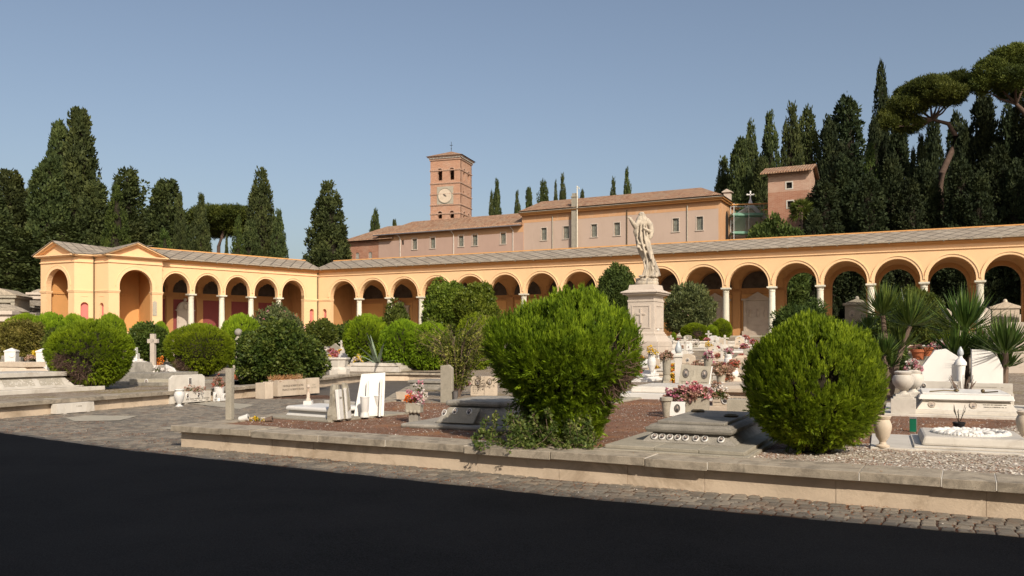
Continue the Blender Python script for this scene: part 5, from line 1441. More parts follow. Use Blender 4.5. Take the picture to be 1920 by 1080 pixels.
for i, (px, pt, hw, y) in enumerate(low):
    cyp('dbroad' if i % 2 else 'dragged', px, pt, hw, y, 'dark evergreen of the front right tree row, number %s from left' % ['one', 'two', 'three', 'four', 'five', 'six', 'seven', 'eight', 'nine', 'ten', 'eleven', 'twelve', 'thirteen'][sorted([q[0] for q in low]).index(px)], i + 3, 'front row of dark evergreens on the right')
bush_at('conifer_bush', 'left hand bushy green conifer at the foot of the brick tower', 1432, 412, None, 34, 96, m_cypyoung, n=520, rc=.75, nl=60, seed=51, ln=.5, wd=.2, up=.7)
bush_at('conifer_bush', 'right hand bushy green conifer at the foot of the brick tower', 1476, 414, None, 32, 95, m_cypyoung, n=520, rc=.75, nl=60, seed=52, ln=.5, wd=.2, up=.7)
for i, (px, pt, hw, y) in enumerate(((30, 430, 60, 99), (120, 420, 60, 101), (250, 420, 50, 103))):
    cyp('broad', px, pt, hw, y, ('leftmost', 'middle', 'right hand')[i] + ' low dark evergreen filling in behind the pavilion roof', i, 'low evergreens behind the pavilion')
for i, (px, pt, hw, y) in enumerate(((-90, 300, 50, 108), (-170, 340, 44, 112), (-260, 320, 50, 104), (-350, 300, 46, 116), (-470, 330, 60, 110), (2060, 220, 60, 96), (2150, 260, 50, 92))):
    p = at(px, y); g = 2.2; h = hz(pt, y) - g; rr = hw / F * y
    c = copy_tree(protos[('broad', 'column')[i % 2]]); c.location = (p.x, p.y, g); c.scale = (rr / 2.5, rr / 2.5, h / 20); c['label'] = 'dark cypress beyond the frame edge, %s of the outer ones' % ['first', 'second', 'third', 'fourth', 'fifth', 'sixth', 'seventh'][i]; c['group'] = 'outer cypresses'
for o in protos.values():
    for k in KIDS[o.name]: bpy.data.objects.remove(k)
    bpy.data.objects.remove(o)
# umbrella pines
def pine_px(label, Y, tr, pads, seed, rb, size=1.0):
    p = at(tr[0][0], Y); g = 2.2
    def w(px, py, dy=0): return ((px - tr[0][0]) / F * Y, dy, hz(py, Y) - g)
    trunk = [w(*tr[0][:2])] + [w(*q) for q in tr[1:]]; trunk[0] = (0, 0, 0)
    discs = [(w(a, b, dy), rx / F * Y, rx / F * Y * .9, rz / F * Y) for a, b, rx, rz, dy in pads]
    return umbrella_pine(label, (p.x, p.y, g), trunk, discs, rb, seed, size)
pine_px('leaning umbrella pine with a bare crooked trunk on the right', 100, [(1768, 430), (1762, 370), (1766, 325), (1784, 285), (1792, 255), (1778, 232), (1748, 224)],
        [(1705, 200, 34, 24, 0), (1680, 215, 20, 18, 1), (1735, 175, 40, 24, -1), (1770, 163, 34, 24, 1), (1795, 160, 22, 24, 0), (1720, 168, 24, 12, 2), (1668, 232, 12, 14, 0), (1752, 190, 40, 18, -2), (1712, 232, 24, 16, 1), (1785, 185, 20, 14, 0)], 3, [.46, .42, .38, .33, .29, .24, .16])
pine_px('second umbrella pine with a dark dense crown at the top right corner', 96, [(1968, 430), (1962, 330), (1945, 260), (1925, 215), (1905, 195)],
        [(1865, 140, 38, 32, 0), (1900, 115, 42, 30, 0), (1940, 120, 40, 34, 1), (1845, 160, 22, 18, 0), (1885, 160, 34, 22, -2), (1925, 160, 36, 24, 2), (1980, 130, 40, 34, 0)], 5, [.6, .5, .42, .32, .2])
pine_px('round umbrella pine with forked trunk above the left wing', 125, [(408, 478), (410, 462), (416, 445), (420, 425)],
        [(368, 418, 26, 16, 0), (398, 407, 34, 16, -1), (436, 405, 34, 16, 0), (458, 418, 20, 18, 1), (415, 422, 48, 20, 2), (354, 430, 14, 14, 0), (385, 430, 24, 12, 3), (445, 432, 20, 12, 1)], 7, [.3, .27, .24, .18], 1.2)
# ------------------------------------------------------------------ graves, urns, flowers
GA = R(-26)
def flowers(parent_label, loc, rx, rz_, col, n=26, seed=1, name='flower_bunch', green=True, h0=.0, group='bunches of flowers on the graves', leaf=None, cat_='flowers', spike=False, fn=1.0, col2=None):
    r = np.random.RandomState(seed)
    root = thing(name, parent_label, cat_, loc, 0, group)
    d = unit(r.normal(size=(n, 3))); d[:, 2] = np.abs(d[:, 2])
    c = d * np.array([rx, rx * .8, rz_]) * (.55 + .45 * r.rand(n, 1)) + np.array([0, 0, h0])
    cs = max(.018, rx * .17) * fn
    h = n // 2 if col2 else n
    b = clumps(c[:h], d[:h], np.full(h, cs), 16, cs * 1.25, cs * 1.0, .1, .7, .5, r=r)
    blades('blossoms', *b, FL[col], root, bend=.1)
    if col2:
        b = clumps(c[h:], d[h:], np.full(n - h, cs), 16, cs * 1.25, cs * 1.0, .1, .7, .5, r=r); blades('blossoms', *b, FL[col2], root, bend=.1)
    if green:
        m_ = n * 2; g = c[r.randint(0, n, m_)] * r.uniform(.3, 1, (m_, 1)); dd = unit(r.normal(size=(m_, 3)) + np.array([0, 0, .5]))
        b = clumps(g, dd, np.full(m_, cs * .8), 7, cs * 1.5, cs * .6, .4, .9, r=r); blades('leaves', *b, leaf or m_privet, root, bend=.1)
    st = MB()
    for k in range(5): st.tube([(0, 0, -.02), tuple(c[k] * .9)], .004 + rx * .008, 4)
    st.build('stems', m_bark, root)
    return root
def oval(parent, Mx, x, z, rx=.05, rz_=.065, y=0.0, frame=None, faded=False):
    """enamel portrait on a face lying at local y"""
    q = MB(); S = Mx @ Matrix.Translation((x, y, z)) @ Matrix.Rotation(R(90), 4, 'X') @ Matrix.Diagonal((rx, rz_, 1, 1))
    q.lathe([(1.0, .0), (1.25, .0), (1.22, .014), (1.05, .018), (.98, .008)], 20, (0, 0, 0), 0, S)
    q.lathe([(.99, .0), (.99, .009), (.01, .012)], 20, (0, 0, 0), 1, S)
    q.ell((0.0, .25, .012), (.33, .36, .006), 8, 5, 2, S); q.ell((0, -.5, .012), (.6, .42, .005), 8, 5, 3, S)
    return q.build('oval_portrait', [frame or m_white, m_portrait2 if faded else m_portrait, m_portface, m_portcoat if not faded else m_portrait], parent)
m_portface = plain('portrait_face', (0.38, 0.3, 0.25), 0.4); m_portcoat = plain('portrait_coat', (0.05, 0.045, 0.045), 0.4)
def lines(mb, x0, x1, z0, z1, rows, y, seed=1, hgt=.012, fill=.8):
    rg = random.Random(seed)
    for k in range(rows):
        z = z0 + (z1 - z0) * (k + .5) / rows; x = x0
        while x < x1 - .01:
            l = rg.uniform(.02, .07) * (x1 - x0)
            if rg.random() < fill: mb.box(x, min(x + l * .8, x1), y - .002, y + .002, z - hgt / 2, z + hgt / 2)
            x += l
I4 = Matrix.Identity(4)
def grave(name, label, p, rz=GA, cat_='grave', group=None): return thing(name, label, cat_, p, rz, group)
def vase_prof(h, r, kind=0):
    if kind == 0: return [(r * .75, 0), (r * .78, h * .05), (r * .42, h * .1), (r * .36, h * .17), (r * .75, h * .35), (r * .98, h * .6), (r, h * .72), (r * .82, h * .86), (r * .72, h * .9), (r * .85, h * .94), (r * .88, h), (r * .7, h), (r * .68, h * .95)]
    if kind == 1: return [(r * 1.02, 0), (r * 1.0, h * .1), (r * .8, h * .22), (r * .75, h * .26), (r * .82, h * .3), (r * .98, h * .95), (r * 1.05, h * .96), (r * 1.05, h), (r * .85, h), (r * .8, h * .9)]
    if kind == 2: return [(r * .45, 0), (r * .5, h * .02), (r * .62, h * .5), (r * .8, h * .82), (r, h * .84), (r, h), (r * .86, h), (r * .8, h * .85)]
    return [(r * .55, 0), (r * .58, h * .06), (r * .28, h * .14), (r * .24, h * .24), (r * .55, h * .34), (r * .92, h * .55), (r, h * .7), (r * .9, h * .82), (r * .74, h * .86), (r * .8, h * .9), (r * .84, h * .96), (r * .7, h), (r * .5, h)]
def vase(label, p, h, r, kind, mat, name='vase', group='vases on the graves', tall=None):
    o = thing(name, label, 'vase', p, 0, group)
    quick('body', mat, o, lambda m: m.lathe(vase_prof(h, r, kind), 24), smooth=True)
    quick('rim', mat, o, lambda m: m.lathe([(r * .80, h * .985), (r * .9, h * .985), (r * .92, h * 1.0), (r * .86, h * 1.02), (r * .8, h * 1.01)], 24), smooth=True)
    return o

# --- T3: grey tomb with eight ovals
p0 = gp(1134, 833, .42); p0.z = T(p0.x, p0.y)
t3 = grave('ledger_tomb', 'low grey stepped tomb with a row of eight small oval portraits', p0, R(-26.8))
quick('platform', m_conc, t3, lambda m: (m.box(-.06, 1.75, -.07, 3.1, 0, .045), m.box(0, .62, 0, 3.0, .045, .09), m.box(.625, 1.16, 0.005, 3.0, .045, .088), m.box(1.165, 1.69, 0, 3.0, .045, .09)), bevel=.008)
quick('body', m_grey, t3, lambda m: m.box(.3, 1.48, .5, 2.75, .09, .21, tx=.13, ty=.13), bevel=.008)
quick('lid', m_grey, t3, lambda m: (m.box(.36, 1.42, .56, 2.7, .21, .235, tx=-.02, ty=-.02), m.box(.34, 1.44, .54, 2.72, .235, .275), m.box(.36, 1.42, .56, 2.7, .275, .31, tx=.04, ty=.04), m.box(.46, 1.32, .68, 2.58, .31, .35)), bevel=.01)
Mf = Matrix.Translation((0, .5, .09)) @ Matrix.Rotation(R(-47), 4, 'X')
for k, x in enumerate((.46, .56, .66, .76, .86, .99, 1.1, 1.3)): oval(t3, Mf, x, .088, .033, .04, -.004)
quick('bronze_wreath', m_bronze, t3, lambda m: (m.lathe([(.07, 0), (.09, .0), (.1, .02), (.08, .035), (.06, .02)], 16, (.6, 2.2, .35)), m.lathe([(.07, 0), (.09, .0), (.1, .02), (.08, .035), (.06, .02)], 16, (1.2, 1.6, .35))))

# group behind T3
def at_g(px, py): q = sunk(px, py); return q
q = at_g(1304, 779); hs_ = thing('concrete_planter', 'square concrete planter full of faded red flowers behind the eight portrait tomb', 'planter', q, R(-20))
quick('box', m_conc, hs_, lambda m: (m.box(-.24, .24, -.15, .15, 0, .33), m.box(-.21, .21, -.12, .12, .33, .335, 1)), bevel=.006)
flowers('faded pink and red flowers in the square planter before the two oval headstone', (q.x - .02, q.y, q.z + .33), .34, .26, 'dried', 60, 3, col2='pink', fn=.7)
flowers('reddish dry flowers leaning out of the planter to the left', (q.x - .38, q.y - .05, q.z + .28), .26, .24, 'dried', 40, 4, col2='pink', fn=.8)
flowers('pale dry flowers spilling right of the planter', (q.x + .42, q.y + .1, q.z + .34), .24, .28, 'dried', 40, 5, col2='white', fn=.8)
q = at_g(1249, 783); vase('tapered grey clay vase left of the small portrait plaque', q, .36, .115, 2, m_conc)
q = at_g(1270, 781); pl = grave('portrait_plaque', 'small white plaque with one oval portrait leaning by the planter', q, R(-14), 'plaque')
quick('slab', m_white, pl, lambda m: m.box(-.14, .14, -.02, .02, 0, .27, M=Matrix.Rotation(R(-6), 4, 'X')), bevel=.004); oval(pl, Matrix.Rotation(R(-6), 4, 'X'), 0, .15, .042, .06, -.023, m_ink)
q = at_g(1391, 797); c2 = thing('concrete_planter', 'large empty concrete planter box right of the eight portrait tomb', 'planter', q, R(-22))
quick('box', m_conc, c2, lambda m: (m.box(-.22, .22, -.16, .16, 0, .42), m.box(-.19, .19, -.13, .13, .42, .424, 1)), bevel=.006)
q = at_g(1300, 742); h2 = grave('headstone', 'leaning grey headstone with two dark oval portraits and a carved flask shape', q, R(-12), 'headstone')
Mh = Matrix.Rotation(R(-9), 4, 'X') @ Matrix.Rotation(R(3), 4, 'Y')
quick('slab', m_conc, h2, lambda m: m.prism([(-.42, 0), (.34, 0), (.42, .78), (-.34, .8)], 0, .06, 'y', M=Mh), bevel=.006)
quick('white_edge', m_white, h2, lambda m: m.prism([(.34, 0), (.37, 0), (.45, .79), (.42, .79)], -.004, .07, 'y', M=Mh))
for x in (-.22, .25): oval(h2, Mh, x, .57, .065, .1, -.003, m_ink)
quick('carved_ornament', m_conc, h2, lambda m: (m.prism([(-.11, .3), (.1, .3), (.06, .44), (.03, .5), (.025, .66), (-.02, .66), (-.03, .5), (-.08, .44)], -.012, .0, 'y', M=Mh)))
def insc(m): lines(m, -.33, -.1, .24, .38, 3, -.004, 2); lines(m, .14, .34, .24, .38, 3, -.004, 3); m.v = [tuple(Mh @ Vector(v)) for v in m.v]
quick('inscription', m_ink, h2, insc)
q = at_g(1272, 737); po = grave('lamp_pillar', 'tall white marble pillar topped with a grey flame shaped lamp', q, R(-15), 'pillar')
quick('pillar', m_marble, po, lambda m: (m.cbox((0, 0, 0), (.34, .34, .12)), m.cbox((0, 0, .12), (.24, .24, .14), tx=.04, ty=.04), m.cbox((0, 0, .26), (.17, .17, .72), tx=-.015, ty=-.015), m.cbox((0, 0, .98), (.26, .26, .05)), m.cbox((0, 0, 1.03), (.2, .2, .05), tx=.04, ty=.04)), bevel=.005)
quick('flame_lamp', m_flame, po, lambda m: m.lathe([(.05, 1.08), (.085, 1.12), (.095, 1.18), (.08, 1.26), (.045, 1.35), (.01, 1.42)], 14), smooth=True)
q = at_g(1355, 772); cr = grave('box_tomb', 'cream marble box tomb with an oval portrait behind the big concrete planter', q, R(-24))
quick('body', m_cream, cr, lambda m: (m.box(-.3, .72, 0, 2.2, 0, .1), m.box(-.22, .66, .1, 2.1, .1, .38), m.box(-.3, .72, 0.02, 2.2, .38, .46), m.box(-.22, .62, .1, 2.0, .46, .5, tx=.02, ty=.1)), bevel=.01)
oval(cr, I4, .03, .24, .06, .08, .095); quick('inscription', m_ink, cr, lambda m: (lines(m, .14, .6, .14, .34, 4, .098, 5), lines(m, -.2, -.06, .14, .34, 3, .098, 6)))
quick('cross_relief', m_grey, cr, lambda m: (m.box(.1, .5, .8, .84, .5, .51), m.box(.3, .34, .5, 1.4, .5, .512)))
q = at_g(1182, 748); wt = grave('slab_tomb', 'wide low white marble slab tomb behind the largest bush', q, R(-24))
quick('base', m_white, wt, lambda m: m.box(-.3, 2.0, 0, 2.6, 0, .14), bevel=.01); quick('lid', m_marble, wt, lambda m: (m.box(-.1, 1.75, .25, 2.3, .14, .3, tx=.05, ty=.05),), bevel=.04)
q = at_g(1154, 750); la = grave('lantern', 'pale blue white grave lantern at the right foot of the largest bush', q, 0, 'lantern')
quick('base', m_white, la, lambda m: m.lathe([(.1, 0), (.105, .02), (.06, .12), (.045, .2), (.055, .3), (.075, .33), (.07, .36), (.02, .36)], 14), smooth=True)
quick('flame_cap', m_flame, la, lambda m: m.lathe([(.05, .36), (.06, .42), (.05, .48), (.01, .54)], 12), smooth=True)
q = at_g(1168, 755); kb = grave('kerb_slab', 'flat grey stone slab lying right of the largest bush', q, R(62), 'slab')
quick('slab', m_conc, kb, lambda m: m.box(-.6, 3.2, 0, 1.4, 0, .05), bevel=.01)

# --- T4 big white tomb with urns at the right
p0 = gp(1660, 777, .36); p0.z = T(p0.x, p0.y)
t4 = grave('ledger_tomb', 'large white marble tomb between stone urns at the right', p0, R(-25))
quick('platform', m_marble, t4, lambda m: (m.box(-.02, 3.3, 0, 3.2, -.02, .05), m.box(.4, 2.55, .22, 2.4, .05, .12)), bevel=.008)
quick('body', m_marble, t4, lambda m: m.box(.52, 2.15, .3, 2.2, .12, .29, tx=.12, ty=.12), bevel=.01)
quick('lid', m_white, t4, lambda m: (m.box(.62, 2.05, .38, 2.15, .29, .31), m.box(.56, 2.1, .33, 2.2, .31, .40, tx=.03, ty=.03), m.box(.62, 2.04, .4, 2.1, .40, .43)), bevel=.025)
quick('bronze_roses', m_bronze, t4, lambda m: (m.tube([(.75, .6, .44), (1.0, .75, .46), (1.2, .8, .45)], .012), m.ell((1.2, .8, .46), (.05, .04, .03), 8, 6), m.tube([(1.6, .6, .44), (1.85, .5, .47)], .012), m.ell((1.62, .62, .47), (.035, .035, .035), 8, 6)))
Mf = Matrix.Translation((0, .3, .12)) @ Matrix.Rotation(R(-35), 4, 'X')
for x in (.78, 1.45): oval(t4, Mf, x, .11, .05, .055, -.004, m_pinkst, True)
def ins4(m): lines(m, 1.6, 1.98, .06, .16, 2, -.003, 8, .014); m.v = [tuple(Mf @ Vector(v)) for v in m.v]
quick('inscription', m_ink, t4, ins4)
M4 = t4.matrix_basis.copy(); M4 = Matrix.Translation(p0) @ Matrix.Rotation(R(-25), 4, 'Z')
def loc4(x, y, z): return M4 @ Vector((x, y, z))
def urn(label, p, s, fl=None):
    u = thing('stone_urn', label, 'urn', p, R(-25), 'stone urns round the large white tomb')
    quick('pedestal', m_marble, u, lambda m: (m.cbox((0, 0, 0), (.42 * s, .42 * s, .27 * s)), m.cbox((0, 0, .27 * s), (.34 * s, .34 * s, .04 * s)), m.cbox((0, 0, .31 * s), (.26 * s, .26 * s, .04 * s))), bevel=.006)
    quick('bowl', m_marble, u, lambda m: m.lathe([(.1 * s, .35 * s), (.06 * s, .39 * s), (.05 * s, .42 * s), (.12 * s, .46 * s), (.175 * s, .54 * s), (.19 * s, .62 * s), (.165 * s, .69 * s), (.13 * s, .71 * s), (.15 * s, .73 * s), (.155 * s, .76 * s), (.12 * s, .78 * s), (.08 * s, .77 * s)], 26), smooth=True)
    return u
urn('white urn on a square block, nearest left corner of the large white tomb', loc4(.3, .1 + .15, .05), 1.0)
u2 = loc4(.48, 1.1, .05); urn('white urn standing behind the near left urn', u2, 1.0)
urn('white urn on a square block at the right frame edge beside the tomb', loc4(2.55, .35, .05), 1.0)
u3 = loc4(2.75, 1.25, .05); urn('white urn behind the right edge urn', u3, 1.0)
flowers('pink and white flowers in the rear left urn', (u2.x, u2.y, u2.z + .78), .16, .2, 'pink', 26, 7, col2='white')
flowers('dry pinkish flowers in the rear right urn', (u3.x, u3.y, u3.z + .78), .17, .26, 'dried', 28, 8, col2='white')
def board(label, x0, x1, y, ztop, mat, ovs=(), rows=0):
    b = grave('grave_board', label, loc4(x0, y, .0), R(-25), 'headboard', 'low marble boards behind the large tomb')
    w_ = x1 - x0
    quick('slab', mat, b, lambda m: (m.box(0, w_, 0, .22, 0, ztop - .2), m.box(0.02, w_ - .02, .02, .1, ztop - .2, ztop, M=Matrix.Identity(4))), bevel=.006)
    for x in ovs: oval(b, I4, x, ztop - .1, .045, .05, .017, None)
    if rows: quick('inscription', m_conc, b, lambda m: lines(m, .1, w_ - .15, ztop - .16, ztop - .05, rows, .018, 4))
    return b
board('low marble board with two small dark portraits left of the torch column', .55, 1.38, 2.45, .56, m_marble, (.14, .72))
board('low marble board with faint lettering right of the torch column', 1.48, 2.3, 2.35, .54, m_marble, (), 2)
def bighead(label, px0, px1, ptop, y, pts, mat):
    p = at((px0 + px1) / 2, y); g = T(p.x, p.y); w_ = (px1 - px0) / F * y; h = hz(ptop, y) - g
    b = grave('headstone', label, (p.x, p.y, g), R(-14), 'headstone', 'large white headstones before the yuccas')
    quick('slab', mat, b, lambda m: m.prism([(a * w_, c * h) for a, c in pts], 0, .08, 'y'), bevel=.006)
    return b
bighead('white headstone with a low peaked top left of the torch column', 1732, 1800, 654, 18.4, [(-.5, 0), (.5, 0), (.5, .82), (.1, 1), (-.18, .97), (-.5, .68)], m_white)
bighead('white headstone with a shoulder curved down to its right', 1825, 1878, 655, 17.8, [(-.5, 0), (.5, 0), (.5, .66), (.36, .84), (.14, .96), (-.1, .99), (-.5, 1)], m_white)
bighead('grey pink headstone at the right frame edge', 1890, 1935, 604, 31, [(-.5, 0), (.5, 0), (.5, 1), (-.5, 1)], m_pinkst)
p = at(1801, 17.2); tc = grave('torch_column', 'white marble column shaped like a torch between two headstones', (p.x, p.y, T(p.x, p.y)), 0, 'pillar')
hh = hz(668, 17.2) - T(p.x, p.y)
quick('shaft', m_white, tc, lambda m: m.lathe([(.12, 0), (.12, .1), (.055, .14), (.06, hh * .45), (.07, hh * .5), (.075, hh * .58), (.07, hh * .6), (.095, hh * .82), (.115, hh * .83), (.115, hh * .88), (.08, hh * .93), (.04, hh * .97), (.035, hh)], 20), smooth=True)
quick('flame', m_flame, tc, lambda m: m.lathe([(.03, hh), (.06, hh + .05), (.05, hh + .12), (.01, hh + .2)], 12), smooth=True)
p = at(1720, 19.5); up = grave('fluted_pillar', 'weathered grey fluted planter left of the peaked headstone', (p.x, p.y, T(p.x, p.y)), R(-20), 'planter')
hh2 = hz(676, 19.5) - T(p.x, p.y)
quick('body', m_conc, up, lambda m: (m.cbox((0, 0, 0), (.3, .3, hh2 - .3), tx=-.03, ty=-.03), [m.box(-.14 + k * .07, -.11 + k * .07, -.2, -.13, .08, hh2 - .4) for k in range(5)], m.cbox((0, 0, hh2 - .28), (.36, .36, .28), tx=-.05, ty=-.05)), bevel=.006)
for (px, py, yy, s, lab) in ((1722, 674, 19.5, 1.0, 'terracotta pot standing on the fluted planter'), (1737, 668, 21, .95, 'terracotta pot with pink flowers behind the fluted planter')):
    p = at(px, yy); z = hz(py, yy); pt = thing('flower_pot', lab, 'pot', (p.x, p.y, z), 0, 'terracotta pots')
    quick('pot', m_terra, pt, lambda m: m.lathe([(.11 * s, 0), (.15 * s, .17 * s), (.175 * s, .17 * s), (.175 * s, .24 * s), (.15 * s, .24 * s), (.14 * s, .2 * s), (.01, .2 * s)], 20), smooth=True)
    if s == 1.0: flowers('dry reddish plant in the pot on the fluted planter', (p.x, p.y, z + .22), .16, .12, 'dried', 20, 15)
sup = at(1737, 21); gz = T(sup.x, sup.y); zz_ = hz(668, 21)
pd_ = grave('stone_block', 'grey stone block carrying the rear terracotta pot', (sup.x, sup.y, gz), R(-20), 'block'); quick('block', m_conc, pd_, lambda m: m.cbox((0, 0, 0), (.4, .4, zz_ - gz)), bevel=.01)
p = at(1765, 24); flowers('large mound of white and pink potted flowers behind the white headstones', (p.x, p.y, hz(668, 24)), .5, .5, 'white', 90, 16, col2='pink', fn=.5)
flowers('clump of dry brown and white flowers left of the large tomb', (loc4(-.35, .25, 0).x, loc4(-.35, .25, 0).y, p0.z), .22, .18, 'dried', 36, 17, col2='white', fn=.8)
quick('dry_twigs', m_bark, thing('dry_plant', 'leafless twiggy plant growing behind the lid of the large white tomb', 'plant', loc4(1.4, 2.28, .0)), lambda m: [m.tube([(0, 0, 0), (math.cos(k * 2.4) * .15, math.sin(k * 2.4) * .08, .4), (math.cos(k * 2.4) * (.2 + .02 * (k % 5)), math.sin(k * 2.4) * .12, .55 + .03 * (k % 6))], .006, 4) for k in range(20)])

# --- T5 low slab with carved wreath at the front right
p0 = gp(1632, 838, .36); p0.z = T(p0.x, p0.y)
t5 = grave('slab_tomb', 'low white marble slab with a carved oval garland in the pale gravel', p0, R(-24))
quick('platform', m_marble, t5, lambda m: (m.box(0, 2.6, 0, 1.75, 0, .03), m.box(.5, 2.1, .12, 1.65, .03, .055)), bevel=.006)
quick('lid', m_marble, t5, lambda m: m.box(.58, 1.78, .22, 1.5, .055, .17, tx=.035, ty=.035), bevel=.03)
def garland(m):
    for k in range(64):
        a = k * 2 * math.pi / 64; m.ell((1.18 + .42 * math.cos(a), .86 + .42 * math.sin(a), .175), (.045, .045, .025 + .02 * math.sin(k * 2.1) ** 2), 7, 5)
    for k in range(14): m.ell((.95 + .034 * k, .86 + .1 * math.sin(k * 1.3), .18), (.06, .05, .04), 7, 5)
quick('carved_garland', m_white, t5, garland, smooth=True)
p = gp(1655, 838, .36); vase('polished veined marble vase with a steel liner at the slab corner', (p.x, p.y, T(p.x, p.y) + .03), .385, .108, 0, m_cream)
p = gp(1712, 806, .36); gl = grave('grave_lantern', 'small dark green box lantern standing in the gravel', (p.x, p.y, T(p.x, p.y)), R(-30), 'lantern')
quick('housing', m_green, gl, lambda m: m.cbox((0, 0, 0), (.09, .09, .2)), bevel=.004); quick('top_frame', m_metal, gl, lambda m: (m.cbox((0, 0, .2), (.1, .1, .015)), m.box(.046, .052, -.04, .04, .01, .2)))
p = gp(1798, 803, .36); bp = thing('plastic_pot', 'black plastic pot holding dry twigs behind the garland slab', 'pot', (p.x, p.y, T(p.x, p.y)))
quick('pot', m_black, bp, lambda m: m.lathe([(.065, 0), (.085, .1), (.092, .1), (.092, .125), (.08, .125), (.075, .11), (.01, .11)], 18), smooth=True)
quick('twigs', m_twig, bp, lambda m: [m.tube([(0, 0, .1), (math.cos(k * 2.1) * .05, math.sin(k) * .04, .22), (math.cos(k * 2.1) * .1, math.sin(k) * .07, .3 + .03 * (k % 4))], .0035, 4) for k in range(9)])
p = gp(1922, 826, .36); vase('veined marble vase cut by the right frame edge', (p.x, p.y, T(p.x, p.y) + .03), .385, .11, 0, m_cream)

# --- T1 white tomb with stelae on the left end of the near plot
p0 = gp(616, 789, .36); p0.z = T(p0.x, p0.y) + .004
t1 = grave('slab_tomb', 'low white marble tomb slab with rounded edge on the left of the near plot', p0, R(56))
quick('platform', m_conc, t1, lambda m: m.box(-.05, 2.0, -.05, 1.5, 0, .035), bevel=.006)
quick('body', m_white, t1, lambda m: m.box(.3, 1.1, .3, 1.42, .035, .13, tx=.05, ty=.05), bevel=.01)
quick('lid', m_white, t1, lambda m: m.box(.26, 1.1, .22, 1.4, .135, .21, tx=.01, ty=.02), bevel=.03)
quick('headboard', m_marble, t1, lambda m: m.box(1.12, 1.22, .1, 1.3, .035, .26), bevel=.01)
M1 = Matrix.Translation(p0) @ Matrix.Rotation(R(56), 4, 'Z')
def rough(m, w_, d_, h, seed):
    rg = random.Random(seed); n = 9; v = []; f = []
    for j in range(n):
        t = j / (n - 1); k = 1 - .45 * t
        for a, b in ((-1, -1), (-.3, -1.1), (.3, -1.05), (1, -1), (1, 1), (-1, 1)):
            v.append((a * w_ / 2 * k + rg.uniform(-.012, .012), b * d_ / 2 * k + rg.uniform(-.02, .02), h * t + (rg.uniform(-.02, .02) if 0 < j else 0)))
    for j in range(n - 1):
        for k in range(6): f.append((j * 6 + k, j * 6 + (k + 1) % 6, (j + 1) * 6 + (k + 1) % 6, (j + 1) * 6 + k))
    f += [tuple(range(6))[::-1], tuple((n - 1) * 6 + k for k in range(6))]
    m.add(v, f)
for px, py, w_, h, sd, lab in ((629, 787, .24, .60, 1, 'rough hewn grey stone stele at the near corner of the white slab tomb'), (647, 785, .17, .62, 2, 'narrow rough stone stele just right of the other one')):
    p = gp(px, py, .37); s_ = grave('rough_stele', lab, (p.x, p.y, p0.z + .035), R(-10), 'stele', 'rough stone stelae')
    quick('stone', m_conc, s_, lambda m: rough(m, w_, .16, h, sd)); quick('white_edge', m_white, s_, lambda m: m.prism([(w_ * .3, -.1), (w_ * .52, -.1), (w_ * .52, .08), (w_ * .3, .08)], 0, h * .85, M=Matrix.Rotation(R(-5), 4, 'Y')), bevel=.008)
p = gp(692, 780, .37); pn = grave('leaning_stone', 'tall clean white marble panel leaning back with two ribs', (p.x, p.y, p0.z + .035), R(5), 'panel')
Ml = Matrix.Rotation(R(-10), 4, 'X')
quick('slab', m_white, pn, lambda m: m.prism([(-.27, 0), (.26, .0), (.28, .79), (-.15, .76)], 0, .03, 'y', M=Ml), bevel=.004)
quick('ribs', m_white, pn, lambda m: (m.prism([(-.02, -.17), (-.02, 0), (.01, 0), (.01, -.17)], 0, .66, M=Ml @ Matrix.Identity(4)) if False else m.add([(-.06, -.14, .0), (-.03, -.14, .0), (-.03, 0, 0), (-.06, 0, 0), (-.04, -.02, .62), (-.01, -.02, .62), (-.01, .1, .62), (-.04, .1, .62)], [(0, 1, 5, 4), (1, 2, 6, 5), (3, 0, 4, 7), (4, 5, 6, 7)]), m.add([(.18, -.14, .0), (.21, -.14, .0), (.21, 0, 0), (.18, 0, 0), (.2, -.02, .66), (.23, -.02, .66), (.23, .1, .66), (.2, .1, .66)], [(0, 1, 5, 4), (1, 2, 6, 5), (3, 0, 4, 7), (4, 5, 6, 7)])))
for px, py, lab in ((684, 782, 'left of two flared white vases before the leaning panel'), (709.5, 779, 'right of two flared white vases before the leaning panel')):
    p = gp(px, py, .37); vase(lab, (p.x, p.y, p0.z + .035), .36, .082, 1, m_white)
p = at(578, 15.4); an = grave('figurine', 'small rust stained figurine on a white block behind the slab tomb', (p.x, p.y, T(p.x, p.y)), 0, 'figurine')
quick('block', m_white, an, lambda m: m.cbox((0, 0, 0), (.17, .14, .28), tx=.01), bevel=.004)
quick('figure', m_rusty, an, lambda m: m.lathe([(.05, .1), (.055, .28), (.03, .34), (.035, .4), (.012, .46), (.01, .5), (.035, .53), (.03, .57), (.005, .58)], 10, (.0, -.0, 0)), smooth=True)

